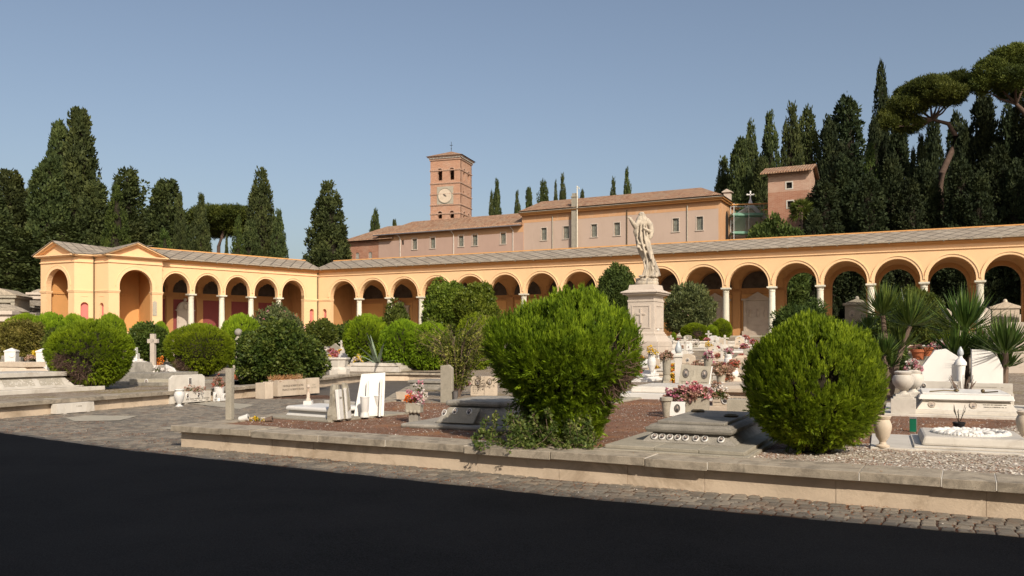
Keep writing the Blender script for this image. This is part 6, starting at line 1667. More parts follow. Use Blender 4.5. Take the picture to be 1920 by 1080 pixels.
# fallen pots, post on the coping
p = gp(431, 787, .36); ps = grave('stone_post', 'plain square grey stone post standing on the wall corner', (p.x, p.y, .36), R(-12), 'post')
quick('post', m_conc, ps, lambda m: m.cbox((0, 0, 0), (.11, .1, .88)), bevel=.004)
def fallen(px, py, mat, lab, s=1):
    p = gp(px, py, .37); o_ = thing('fallen_pot', lab, 'pot', (p.x, p.y, T(p.x, p.y) + .055 * s), 0, 'overturned pots')
    quick('pot', [mat, m_void], o_, lambda m: (m.lathe([(.04 * s, -.07 * s), (.06 * s, .07 * s), (.066 * s, .07 * s), (.066 * s, .09 * s), (.05 * s, .09 * s)], 18, M=Matrix.Rotation(R(80), 4, 'Y')), m.lathe([(.05 * s, .088 * s), (.002, .092 * s)], 18, mi=1, M=Matrix.Rotation(R(80), 4, 'Y'))), smooth=True)
fallen(456, 786, m_white, 'white cup shaped pot lying on its side behind the stone post', 1.0)
fallen(503, 787, m_bark, 'brown pot lying on its side beside spilled yellow flowers', .8)
p = gp(482, 787, .36); flowers('spilled withered yellow and white flowers lying between two fallen pots', (p.x, p.y, T(p.x, p.y)), .15, .06, 'yellow', 16, 21, col2='white', leaf=m_yelleaf, fn=.9)

# --- T2 rocky tomb with three ovals
p0 = gp(750, 796, .38); p0.z = T(p0.x, p0.y)
t2 = grave('rustic_tomb', 'dark weathered tomb with a tilted plaque and oval portraits left of the largest bush', p0, R(-24))
quick('platform', m_grey, t2, lambda m: (m.box(0, 2.0, 0, 2.1, 0, .07),), bevel=.03)
quick('body', m_grey, t2, lambda m: (m.box(.45, 1.75, .25, 1.9, .07, .34, tx=.2, ty=.18), m.box(.6, 1.6, .38, 1.75, .34, .43, tx=.0, ty=.0)), bevel=.04)
Mp = Matrix.Translation((.66, .16, .09)) @ Matrix.Rotation(R(-32), 4, 'X')
quick('plaque', m_conc, t2, lambda m: m.prism([(0, 0), (.56, 0), (.62, .27), (.08, .27)], -.02, 0.01, 'y', M=Mp), bevel=.004)
for x in (.2, .45): oval(t2, Mp, x, .2, .036, .045, -.022)
oval(t2, Matrix.Translation((0, .28, .07)) @ Matrix.Rotation(R(-30), 4, 'X'), .6, .18, .034, .046, -.005)
p = gp(777, 789, .36); vp = grave('planter_pillar', 'short stone pillar with a wide scalloped bowl holding flowers', (p.x, p.y, T(p.x, p.y)), R(-10), 'pillar')
quick('post', m_grey, vp, lambda m: (m.cbox((0, 0, 0), (.16, .14, .14)), m.cbox((0, 0, .14), (.14, .13, .03))), bevel=.004)
quick('bowl', m_conc, vp, lambda m: (m.cbox((0, 0, .17), (.26, .2, .17), tx=.0, ty=.0), [m.ell((-.1 + k * .067, -.1, .19), (.036, .03, .03), 8, 6) for k in range(4)]), bevel=.015)
flowers('pink and white roses with one orange bloom in the scalloped bowl', (p.x + .04, p.y, T(p.x, p.y) + .34), .17, .40, 'white', 20, 22, col2='pink', fn=1.1)
flowers('single large orange chrysanthemum at the rim of the scalloped bowl', (p.x - .06, p.y - .06, T(p.x, p.y) + .38), .07, .08, 'orange', 18, 23, fn=1.6, green=False)
# group behind the rocky tomb
p = sunk(772, 753); q1 = thing('trough_planter', 'long cream stone trough on small feet behind the flower bowl', 'planter', p, R(-20))
quick('trough', m_cream, q1, lambda m: (m.box(-.34, .34, -.1, .12, .05, .22, tx=-.02), m.box(-.3, .3, -.07, .09, .22, .225, 1), m.box(-.22, -.14, -.09, .1, 0, .05), m.box(.14, .22, -.09, .1, 0, .05)), bevel=.006)
p = sunk(790, 731); q2 = grave('stone_bench_tomb', 'low grey box tomb with dark side behind the cream trough', p, R(-20))
quick('body', m_grey, q2, lambda m: (m.box(-.45, .75, 0, 1.4, 0, .1), m.box(-.4, .7, .05, 1.3, .1, .2), m.box(-.45, .75, 0, 1.4, .2, .27)), bevel=.01)
p = sunk(836, 755); q3 = grave('stone_stele', 'upright mottled grey stele at the foot of the rose bush', p, R(-22), 'stele')
quick('slab', m_conc, q3, lambda m: m.prism([(-.14, 0), (.15, 0), (.15, .78), (.06, .86), (-.14, .84)], 0, .1, 'y'), bevel=.006)
quick('side_vase', m_dark, q3, lambda m: m.lathe([(.04, 0), (.06, .26), (.07, .27), (.05, .27)], 12, (.24, .0, 0)))
p = sunk(908, 742); q4 = grave('headstone', 'cream headstone with oval portrait and spaced capital letters left of the largest bush', p, R(-6), 'headstone')
quick('slab', m_cream, q4, lambda m: (m.box(-.36, -.01, 0, .06, 0, .5), m.box(0, .34, 0.003, .06, 0, .5)), bevel=.004)
oval(q4, I4, -.17, .35, .06, .08, -.003, m_bronze, True); oval(q4, I4, .14, .36, .05, .07, 0, m_bronze, True)
for k, (s, x) in enumerate((('A M E L I A', -.3), ('B I S S E T', -.3), ('R . I . P', -.3), ('1 9 3 1', -.3))):
    text(s, .05, m_ink, q4, (x, -.002, .215 - k * .052), (R(90), 0, 0), 'inscription', 'LEFT')
flowers('small pink flower cluster left of the cream headstone', (p.x - .46, p.y, p.z + .26), .1, .12, 'pink', 16, 24)

# --- group along the left path
p0 = gp(342, 759, 0); AN = R(63)
g1 = thing('marble_planter', 'white marble trough with oval portraits and lettering on the left cobbles', 'planter', p0, AN)
quick('trough', m_marble, g1, lambda m: (m.box(0, 1.0, 0, .3, .05, .34), m.box(.04, .96, .04, .26, .34, .345, 1), m.box(.1, .2, .02, .28, 0, .05), m.box(.8, .9, .02, .28, 0, .05)), bevel=.005)
oval(g1, I4, .17, .24, .045, .06, -.003); oval(g1, I4, .55, .24, .045, .06, -.003)
text('MARIA FIORELLI   DE ANGELIS', .052, m_ink, g1, (.6, -.003, .14), (R(90), 0, 0), 'inscription')
text('MORI', .035, m_ink, g1, (.17, -.003, .13), (R(90), 0, 0), 'inscription'); quick('small_inscription', m_ink, g1, lambda m: lines(m, .3, .9, .075, .1, 1, -.003, 3, .014, .6))
Mg = Matrix.Translation(p0) @ Matrix.Rotation(AN, 4, 'Z')
pp = Mg @ Vector((.55, .15, .34)); flowers('low green plants with reddish tips in the marble trough', pp, .42, .16, 'dried', 34, 25, name='planting', leaf=m_privet, fn=.35, cat_='plants', group='plants in troughs')
h3 = grave('headstone', 'pale headstone with clipped corners and a tiny photo behind the marble trough', Mg @ Vector((0, .34, 0)), AN, 'headstone')
quick('slab', m_marble, h3, lambda m: m.prism([(-.12, 0), (1.1, 0), (1.1, .72), (1.0, .80), (.0, .80), (-.12, .7)], 0, .07, 'y'), bevel=.005)
quick('photo', [m_white, m_portrait], h3, lambda m: (m.box(.5, .62, -.012, 0, .52, .72), m.box(.515, .605, -.016, -.012, .535, .705, 1)))
vase('white vase with thin grey rings at the left end of the marble trough', gp(336, 763, 0), .46, .135, 0, m_white)
vp_ = gp(411, 757, 0); vase('squat white vase of faded orange flowers right of the marble trough', Mg @ Vector((1.42, .12, 0)), .42, .15, 1, m_white)
pp = Mg @ Vector((1.42, .12, .42)); flowers('faded coral and white bouquet in the squat white vase', pp, .24, .36, 'dried', 40, 26, col2='red', fn=.6)
for k, (x, w_, h, lab) in enumerate(((1.06, .13, .3, 'narrow white plaque with an oval portrait beside the marble trough'), (1.32, .34, .24, 'small white plaque with an open book pattern by the stone post'))):
    b = grave('portrait_plaque', lab, Mg @ Vector((x, -.06, 0)), AN, 'plaque', 'small plaques on the left cobbles')
    quick('slab', m_white, b, lambda m: m.box(0, w_, 0, .04, .03, h), bevel=.004); oval(b, I4, w_ * .3 + .03, h * .66, .035, .05, -.003)
    quick('inscription', m_ink, b, lambda m: lines(m, w_ * .1 if k == 0 else w_ * .6, w_ * .9, .05, h * .35 if k == 0 else h * .9, 3, -.002, 5 + k, .01))
# lettered planter
p0 = gp(493, 748, 0); AN2 = R(60); Mg2 = Matrix.Translation(p0) @ Matrix.Rotation(AN2, 4, 'Z')
b0 = thing('marble_planter', 'cream marble planter lettered with two names before the glossy bush', 'planter', Mg2 @ Vector((.6, 0, 0)), AN2)
quick('trough', m_cream, b0, lambda m: (m.box(0, 1.25, 0, .4, .04, .54), m.box(.04, 1.21, .04, .36, .54, .545, 1), m.box(.1, .22, .05, .35, 0, .04), m.box(1.0, 1.12, .05, .35, 0, .04)), bevel=.006)
text('GEORGE ROBERTS ROSSI', .088, m_ink, b0, (.66, -.003, .35), (R(90), 0, 0), 'inscription', sx=.9); text('FRANCO ROBERTO ROSSI', .088, m_ink, b0, (.66, -.003, .23), (R(90), 0, 0), 'inscription', sx=.9)
def drybit(m): pass
pp = Mg2 @ Vector((1.2, .2, .54)); rr_ = np.random.RandomState(3)
dg = thing('dry_plants', 'brown withered plants spilling over the lettered planter', 'plants', pp, AN2)
nb_ = 420; bb_ = np.stack([rr_.uniform(-.6, .6, nb_), rr_.uniform(-.15, .15, nb_), np.zeros(nb_)], 1)
blades('stalks', bb_, rr_.normal(size=(nb_, 3)) * .8 + np.array([0, 0, .5]), rr_.normal(size=(nb_, 3)), .2, .018, m_drygrass, dg)
b1 = grave('marble_block', 'plain cream marble block left of the lettered planter', Mg2 @ Vector((0, -.1, 0)), AN2, 'block')
quick('block', m_cream, b1, lambda m: (m.box(0, .3, 0, .42, 0, .48), m.box(.3, .42, .1, .42, 0, .5)), bevel=.006)
b2 = grave('portrait_plaque', 'square cream plaque reading ADA CASTEL at the right end of the lettered planter', Mg2 @ Vector((1.95, .05, 0)), AN2, 'plaque')
quick('slab', m_cream, b2, lambda m: m.box(0, .55, 0, .12, .05, .56), bevel=.005); text('ADA', .07, m_conc, b2, (.28, -.003, .34), (R(90), 0, 0), 'inscription'); text('CASTEL', .07, m_conc, b2, (.28, -.003, .25), (R(90), 0, 0), 'inscription')
# small trough left
p0 = gp(106, 779, 0); tr_ = thing('marble_trough', 'small weathered white trough on feet against the left wall', 'planter', (p0.x, p0.y, 0), R(64))
quick('trough', m_marble, tr_, lambda m: (m.prism([(0, .03), (.02, .26), (.98, .26), (1.0, .03)], 0, .22, 'y'), m.box(.18, .26, 0, .2, 0, .03), m.box(.8, .88, 0, .2, 0, .03), [m.box(x, x + .01, -.006, .01, .04, .24) for x in (.22, .38, .78)]), bevel=.006)
text('P. ROSSI', .04, m_conc, tr_, (.58, -.003, .18), (R(90), 0, 0), 'inscription')

# --- left plot tombs
p0 = sunk(6, 742); lt = grave('ledger_tomb', 'wide sloping pale tomb covered with rows of engraved names, far left', (p0.x, p0.y, p0.z), R(64))
quick('base', m_marble, lt, lambda m: (m.box(-.6, 3.0, 0, 2.6, 0, .12), m.box(-.3, 2.5, .25, 2.4, .12, .16)), bevel=.012)
quick('body', m_marble, lt, lambda m: (m.box(-.2, 2.25, .3, 2.2, .16, .44, tx=.2, ty=.24), m.box(-.1, 2.1, .42, 2.1, .44, .56)), bevel=.012)
Mt = Matrix.Translation((0, .3, .16)) @ Matrix.Rotation(R(-40.5), 4, 'X')
def il(m): lines(m, .25, 1.1, .04, .34, 8, -.004, 11, .018, .85); lines(m, 1.25, 1.95, .04, .34, 8, -.004, 12, .022, .85); m.v = [tuple(Mt @ Vector(v)) for v in m.v]
quick('inscription', m_conc, lt, il)
Ml_ = Matrix.Translation(p0) @ Matrix.Rotation(R(64), 4, 'Z')
pp = sunk(7, 738); gs = grave('plain_stele', 'plain pale upright block in front of the name covered tomb', pp, R(60), 'stele')
quick('slab', m_marble, gs, lambda m: m.box(-.3, .3, 0, .12, 0, .52), bevel=.005)
def onslope(name, label, px, py, rz, fn, mat, cat_='grave', group=None, **k):
    q = sunk(px, py); o = grave(name, label, q, rz, cat_, group); quick('stone', mat, o, fn, bevel=k.get('bevel', .008)); return o, q
onslope('sarcophagus', 'white sarcophagus with flared foot behind the name covered tomb', 14, 703, R(-25), lambda m: (m.box(-1.4, 1.3, 0, 1.2, 0, .12, tx=.05, ty=.05), m.box(-1.2, 1.05, .1, 1.1, .12, .32, tx=.28, ty=.1), m.box(-1.0, .95, .15, 1.0, .32, .52)), m_cream)
def owl(m):
    m.box(-.2, .2, -.16, .16, 0, .82, tx=-.02, ty=-.02); m.add([(-.24, -.2, .82), (.24, -.2, .82), (.24, .2, .82), (-.24, .2, .82), (-.24, -.2, .86), (.24, -.2, .86), (.24, .2, .86), (-.24, .2, .86), (0, 0, 1.0)], [(0, 1, 5, 4), (1, 2, 6, 5), (2, 3, 7, 6), (3, 0, 4, 7), (4, 5, 8), (5, 6, 8), (6, 7, 8), (7, 4, 8)])
    for k in range(4): m.box(-.1 + k * .07, -.07 + k * .07, -.2, -.17, .08, .45)
for i, (px, py, lab) in enumerate(((22, 694, 'left of two white lamp stelae with round openings on the left plot'), (81, 695, 'right of two white lamp stelae with round openings on the left plot'))):
    o, q = onslope('lamp_stele', lab, px, py, R(8), owl, m_white, 'stele', 'lamp stelae on the left plot')
    o.scale = (1.05, 1.05, 1.0 if i else .98)
    quick('round_openings', [m_white, m_portrait], o, lambda m: (m.lathe([(.09, 0), (.11, 0), (.11, .03), (.09, .03)], 16, M=Matrix.Translation((.08, -.17, .68)) @ Matrix.Rotation(R(90), 4, 'X')), m.lathe([(.09, .0), (.09, .012), (.01, .012)], 16, mi=1, M=Matrix.Translation((.08, -.17, .68)) @ Matrix.Rotation(R(90), 4, 'X')),
        m.lathe([(.07, 0), (.09, 0), (.09, .03), (.07, .03)], 16, M=Matrix.Translation((-.19, 0, .68)) @ Matrix.Rotation(R(-90), 4, 'Y')), m.lathe([(.07, .0), (.07, .012), (.01, .012)], 16, mi=1, M=Matrix.Translation((-.19, 0, .68)) @ Matrix.Rotation(R(-90), 4, 'Y'))))
for px, py, w_, h, lab in ((9, 690, .16, .55, 'grey block left of the left lamp stele'), (37, 690, .2, .5, 'grey block right of the left lamp stele'), (60, 691, .32, .62, 'furrowed grey block left of the right lamp stele')):
    onslope('stone_block', lab, px, py, R(5), lambda m: (m.cbox((0, 0, 0), (w_, .25, h)), [m.box(-w_ / 2 + k * w_ / 4, -w_ / 2 + k * w_ / 4 + .03, -.15, -.12, .05, h - .02) for k in range(4)]), m_grey, 'block', 'grey blocks beside the lamp stelae')
q = sunk(52, 694); flowers('bright yellow flowers between the two lamp stelae', (q.x, q.y + .8, q.z + .68), .26, .2, 'yellow', 34, 31, fn=.9); flowers('dry pink flowers just below the yellow ones', (q.x - .1, q.y + .5, q.z + .45), .34, .2, 'dried', 36, 32, fn=.8)
q = sunk(56, 700); o = thing('flower_pot', 'small terracotta pot left of the grey metal vase', 'pot', q, 0, 'terracotta pots'); quick('pot', m_terra, o, lambda m: m.lathe([(.09, 0), (.12, .2), (.13, .2), (.13, .25), (.1, .25)], 16), smooth=True)
q = sunk(69, 703); vase('grey metal vase with white flowers before the right lamp stele', q, .3, .11, 2, m_metal); flowers('tiny white flowers in the grey metal vase', (q.x, q.y, q.z + .3), .1, .12, 'white', 14, 33)

# right of the left ball
onslope('ledger_tomb', 'dark weathered tomb with a sloping block just right of the left thuja ball', 236, 722, R(-25), lambda m: (m.box(-1.4, 1.5, 0, 2.6, 0, .1), m.box(-1.2, 1.0, .3, 2.4, .1, .24), m.box(-1.1, .8, .35, 2.3, .24, .38), m.box(-1.0, -.2, .9, 1.4, .38, .72, tx=.12, ty=.1)), m_grey)
for px, py, w_, lab in ((275, 718, .22, 'small overturned grey cube shaped vase on the dark tomb'), (297, 718, .26, 'small white cube shaped vase on the dark tomb')):
    q = sunk(px, py); o = thing('cube_vase', lab, 'vase', (q.x, q.y, q.z + .1), R(20), 'cube vases'); quick('cube', m_conc if px < 280 else m_marble, o, lambda m: (m.cbox((0, 0, 0), (w_, w_, w_ * .95)), m.cbox((0, 0, w_ * .95), (w_ * .4, w_ * .4, .03))), bevel=.008)
q = at(287, 30.5); g_ = T(q.x, q.y); cs_ = grave('stone_cross', 'tall plain grey stone cross on a stepped base', (q.x, q.y, g_), R(-10), 'cross')
zt_ = hz(626, 30.5) - g_
quick('cross', m_pinkst, cs_, lambda m: (m.box(-.085, .085, -.07, .07, .3, zt_), m.box(-.2, .2, -.07, .07, zt_ - .34, zt_ - .19)), bevel=.01); quick('base', m_marble, cs_, lambda m: (m.cbox((0, 0, 0), (1.1, .7, .3)), m.cbox((0, 0, .3), (.62, .5, .26), tx=-.06, ty=0)), bevel=.01)
q = at(263, 30); o = thing('stone_urn', 'low lidded white urn left of the stone cross', 'urn', (q.x, q.y, T(q.x, q.y) + .3)); quick('urn', m_marble, o, lambda m: m.lathe([(.16, 0), (.14, .04), (.22, .3), (.3, .34), (.3, .38), (.1, .44), (.09, .5)], 18), smooth=True)
o2_ = grave('stone_block', 'white block under the lidded urn', (q.x, q.y, T(q.x, q.y)), 0, 'block'); quick('block', m_marble, o2_, lambda m: m.cbox((0, 0, 0), (.5, .5, .3)), bevel=.01)
q = at(253, 34); o = grave('white_monument', 'slender stepped white monument beside the right rim of the left ball', (q.x, q.y, T(q.x, q.y)), 0, 'monument'); quick('stone', m_white, o, lambda m: [m.cbox((0, 0, k * .24), (.62 - k * .11, .5 - k * .08, .24)) for k in range(5)], bevel=.01)
for px, y, lab, w_, h in ((286, 28.5, 'pale planter with green plants below the stone cross', 1.3, .35), (292, 27, 'lower grey planter edge with a tiny photo', 1.6, .2)):
    q = at(px, y); g_ = T(q.x, q.y); o = thing('marble_planter', lab, 'planter', (q.x, q.y, g_), R(-8), 'planters by the stone cross'); quick('trough', m_conc, o, lambda m: m.box(-w_ / 2, w_ / 2, -.2, .3, 0, h), bevel=.01); oval(o, I4, -.2, h * .6, .05, .07, -.203)
q = at(291, 28.5); flowers('low leafy plants with white flowers in the planter below the cross', (q.x, q.y, T(q.x, q.y) + .33), .42, .18, 'white', 20, 34, name='planting', leaf=m_privet, cat_='plants', group='plants in troughs')
q = at(298, 31.5); flowers('bright orange lilies right of the stone cross', (q.x, q.y, T(q.x, q.y) + .55), .2, .32, 'orange', 18, 35, fn=1.2)
q = at(316, 29); o = grave('leaning_plaque', 'tilted white plaque with portrait by the left edge of the second ball', (q.x, q.y, T(q.x, q.y)), R(-20), 'plaque'); quick('slab', m_white, o, lambda m: m.prism([(-.1, 0), (.6, 0), (.2, .5), (-.14, .62)], 0, .06, 'y'), bevel=.005); oval(o, I4, .08, .3, .045, .07, -.004)
q = at(447, 33); g_ = T(q.x, q.y); h_ = hz(616, 33) - g_; o = grave('ball_pillar', 'grey pillar crowned with a stone ball behind the second thuja ball', (q.x, q.y, g_), 0, 'pillar')
quick('pillar', m_conc, o, lambda m: (m.cbox((0, 0, 0), (.34, .34, .5)), m.cbox((0, 0, .5), (.17, .17, h_ - 1.0), tx=.02, ty=.02), m.lathe([(.08, h_ - .52), (.15, h_ - .45), (.06, h_ - .3)], 12)), bevel=.01); quick('ball', m_grey, o, lambda m: m.ell((0, 0, h_ - .15), (.15, .15, .15), 16, 10), smooth=True)
q = sunk(442, 712); o = thing('flower_pot', 'bright terracotta pot beside the glossy bush', 'pot', q, 0, 'terracotta pots'); quick('pot', m_terra, o, lambda m: m.lathe([(.1, 0), (.15, .24), (.17, .24), (.17, .3), (.12, .3)], 16), smooth=True)
# white winged figure above the glossy bush
q = at(543, 46); g_ = T(q.x, q.y); z_ = hz(614, 46) - g_
o = grave('angel_statue', 'small white winged angel statue rising behind the glossy bush', (q.x, q.y, g_), 0, 'statue')
quick('pedestal', m_marble, o, lambda m: m.cbox((0, 0, 0), (.4, .4, z_ - .25), tx=.03, ty=.03), bevel=.01)
quick('figure', m_white, o, lambda m: (m.lathe([(.17, z_ - .25), (.13, z_ - .05), (.09, z_ + .12), (.12, z_ + .2), (.05, z_ + .27), (.07, z_ + .33), (.06, z_ + .4), (.01, z_ + .43)], 12), m.tube([(.08, 0, z_ + .2), (.2, -.05, z_ + .3), (.24, -.05, z_ + .5)], [.045, .035, .025]), m.add([(-.05, .05, z_ + .2), (-.32, .1, z_ + .3), (-.26, .12, z_ + .05), (-.05, .08, z_ - .05), (-.05, .1, z_ + .2), (-.3, .14, z_ + .28), (-.24, .16, z_ + .06), (-.05, .12, z_ - .05)], [(0, 1, 2, 3), (4, 7, 6, 5), (0, 4, 5, 1), (1, 5, 6, 2), (2, 6, 7, 3)])), smooth=True)

# --- octagonal planter and slabs in the middle distance
q = sunk(634, 703); o = thing('octagonal_planter', 'large octagonal white stone planter left of the agave', 'planter', q, R(10))
quick('planter', m_marble, o, lambda m: m.lathe([(.5, 0), (.5, .26), (.42, .32), (.38, .34), (.4, .4), (.46, .66), (.52, .68), (.52, .75), (.42, .75), (.4, .7)], 8), bevel=.01)
onslope('ledger_tomb', 'wide pale ledger tomb right of the octagonal planter', 690, 697, R(-20), lambda m: (m.box(-1.5, 1.6, 0, 1.8, 0, .22), m.box(-1.1, 1.4, .2, 1.6, .26, .4), m.box(-1.0, 1.3, .25, 1.5, .22, .27)), m_marble)

# --- prototypes for the graves that fill the slope
def proto_set():
    P = {}
    def mk(key, name, cat_, parts):
        o = grave(name, 'x', (0, 0, 0), 0, cat_)
        for nm, mt, fn, bv in parts: quick(nm, mt, o, fn, bevel=bv)
        P[key] = o; return o
    for i, mt in enumerate((m_marble, m_cream, m_conc, m_white)):
        mk('ledger%d' % i, 'ledger_tomb', 'grave', [('base', mt, lambda m: m.box(-.55, .55, 0, 2.1, 0, .16), .01), ('lid', mt, lambda m: (m.box(-.45, .45, .12, 1.9, .16, .32, tx=.08, ty=.08), m.box(-.48, .48, .1, 1.95, .32, .42)), .015),
            ('headstone', mt, lambda m, i=i: m.prism([(-.42, .16), (.42, .16), (.42, .85)] + ([(.2, 1.05), (-.2, 1.05)] if i % 2 else [(.0, 1.1)]) + [(-.42, .85)], 2.0, 2.12, 'y'), .008)])
        oval(P['ledger%d' % i], I4, -.18, .6, .05, .07, 1.997); oval(P['ledger%d' % i], I4, .18, .6, .05, .07, 1.997)
        mk('box%d' % i, 'grave_box', 'grave', [('box', mt, lambda m: (m.box(-.5, .5, 0, .5, 0, .34), m.box(-.54, .54, -.04, .54, .34, .4)), .01), ('panel', mt, lambda m: m.box(-.4, .4, -.03, 0, .06, .28), .006)])
        mk('flat%d' % i, 'slab_tomb', 'grave', [('base', mt, lambda m: m.box(-.6, .6, 0, 2.1, 0, .14), .01), ('slab', mt, lambda m: (m.box(-.5, .5, .1, 1.95, .14, .24, tx=.1, ty=.1), m.box(-.46, .46, .1, 1.95, .24, .34, tx=.02, ty=.02), m.box(-.4, .4, 1.5, 1.8, .34, .5, ty=.06)), .02)])
        mk('head%d' % i, 'headstone', 'headstone', [('slab', mt, lambda m, i=i: m.prism([(-.35, 0), (.35, 0), (.35, .8)] + [(.35 * math.cos(R(a)), .8 + (.2 if i % 2 else .12) * math.sin(R(a))) for a in (30, 60, 90, 120, 150)] + [(-.35, .8)], 0, .12, 'y'), .008), ('base', mt, lambda m: m.box(-.45, .45, -.12, .25, 0, .16), .01)])
        oval(P['head%d' % i], I4, 0, .66, .06, .08, -.003); quick('inscription', m_ink, P['head%d' % i], lambda m, i=i: lines(m, -.25, .25, .25, .5, 4, -.003, i, .018))
    mk('cross0', 'cross_monument', 'cross', [('base', m_marble, lambda m: (m.cbox((0, 0, 0), (.6, .5, .3)), m.cbox((0, 0, .3), (.4, .35, .3), tx=.04, ty=.04)), .01), ('cross', m_marble, lambda m: (m.box(-.06, .06, -.06, .06, .6, 1.5), m.box(-.25, .25, -.06, .06, 1.12, 1.25)), .006)])
    mk('pillar0', 'broken_column', 'column', [('base', m_marble, lambda m: m.cbox((0, 0, 0), (.5, .5, .3)), .01), ('shaft', m_marble, lambda m: m.lathe([(.19, .3), (.2, .36), (.16, .4), (.14, 1.2), (.17, 1.25), (.17, 1.3), (.05, 1.33)], 14), 0)])
    mk('vase0', 'vase', 'vase', [('body', m_white, lambda m: m.lathe(vase_prof(.5, .16, 3), 16), 0), ('foot', m_white, lambda m: m.cbox((0, 0, -.1), (.3, .3, .1)), .006)])
    mk('vase1', 'vase', 'vase', [('body', m_conc, lambda m: m.lathe(vase_prof(.4, .15, 1), 16), 0), ('foot', m_conc, lambda m: m.cbox((0, 0, -.1), (.3, .3, .1)), .006)])
    for i, (c1, c2) in enumerate((('pink', 'white'), ('red', 'dried'), ('yellow', 'white'), ('dried', 'dried'), ('pink', 'red'), ('white', 'white'), ('orange', 'yellow'))):
        P['fl%d' % i] = flowers('x', (0, 0, 0), .3, .3, c1, 34, 40 + i, col2=c2, group=None)
    return P
PS = proto_set()
wins = [(0, 96, 626, 690), (244, 310, 650, 700), (586, 660, 622, 700), (650, 770, 655, 700), (1190, 1400, 646, 735), (1640, 1760, 625, 715), (1760, 1925, 618, 660), (1660, 1925, 603, 640)]
rg = random.Random(42); items = []
MT = {0: 'white marble', 1: 'cream marble', 2: 'grey stone', 3: 'bright white'}
b_ = 24.0; row = 0
taken = []
while b_ < 70:
    n_ = 0
    k = -60
    while k < 60:
        k += rg.uniform(1.4, 2.3)
        a = k
        x = a * U1.x + b_ * V1.x; y = a * U1.y + b_ * V1.y
        if y < 18: continue
        z = T(x, y); px = 960 + F * x / y; py = HZ - F * (z - EYE) / y
        if y > 84: continue
        if not any(w[0] - 4 < px < w[1] + 4 and w[2] < py < w[3] for w in wins): continue
        # stay on the plots and clear of hand placed graves and the pedestal
        if not (in_poly(x, y, Gp) or in_poly(x, y, Lp)): continue
        if y < 27 and not (px > 1300 or px < 120): continue
        if abs(px - 1212) < 55 and abs(y - 48) < 3.4: continue
        if px > 1640 and y < 21: continue
        if 1180 < px < 1420 and y < 22.5: continue
        d1 = (Vector((x, y, 0)) - K).dot(-V1)
        if d1 < 4: continue
        kk = rg.choice(['ledger', 'ledger', 'flat', 'box', 'box', 'flat', 'head', 'cross', 'flat', 'ledger', 'vase', 'flat'])
        mi_ = rg.choice([0, 0, 1, 1, 2, 2, 3]) if kk in ('ledger', 'box', 'head', 'flat') else 0
        items.append([row, px, kk, mi_, x, y, z, rg.uniform(.68, .92), GA + rg.uniform(-.08, .08)])
    b_ += 2.1; row += 1
KN = {'ledger': 'ledger tomb with upright headstone', 'box': 'low grave box', 'head': 'rounded headstone', 'cross': 'cross on a stepped block', 'vase': 'footed vase', 'flat': 'flat slab tomb'}
FLN = ['pink and white', 'red and faded', 'yellow and white', 'dry brown', 'deep pink and red', 'white', 'orange and yellow']
ORD = ['first', 'second', 'third', 'fourth', 'fifth', 'sixth', 'seventh', 'eighth', 'ninth', 'tenth', 'eleventh', 'twelfth', 'thirteenth', 'fourteenth', 'fifteenth', 'sixteenth', 'seventeenth', 'eighteenth', 'nineteenth', 'twentieth', 'twenty first', 'twenty second', 'twenty third', 'twenty fourth', 'twenty fifth']
rows = sorted(set(i[0] for i in items)); RN = {r_: ORD[i] for i, r_ in enumerate(rows)}
for r_ in rows:
    line = sorted([i for i in items if i[0] == r_], key=lambda i: i[1])
    for j, (rw, px, kk, mi_, x, y, z, s, rz) in enumerate(line):
        where = '%s from left in the %s row upslope' % (ORD[min(j, 24)], RN[r_])
        dup(PS['%s%d' % (kk, mi_)], '%s %s, %s' % (MT[mi_], KN[kk].split(' with')[0].replace(' on a stepped block', '').replace(' on a block', ''), where), (x, y, z), rz, (s, s, s * rg.uniform(.7, .95)), 'graves on the garden slope')
        if rg.random() < .62:
            ci = rg.randrange(7)
            dx = rg.uniform(-.3, .3); dy = rg.uniform(.1, .4) if kk not in ('ledger', 'flat') else rg.uniform(.3, 1.2)
            zz_ = {'ledger': .43, 'box': .4, 'head': .02, 'cross': .02, 'vase': .48, 'flat': .36}[kk] * s
            if kk == 'vase': dx = dy = 0
            if kk in ('head', 'cross'): dy = -.45
            fx = x + dx * math.cos(rz) - dy * math.sin(rz); fy = y + dx * math.sin(rz) + dy * math.cos(rz)
            s2 = rg.uniform(.6, 1.05)
            dup(PS['fl%d' % ci], '%s flowers on grave %s' % (FLN[ci], where), (fx, fy, z + zz_), rg.uniform(0, 6), (s2, s2, s2), 'bunches of flowers on the graves')
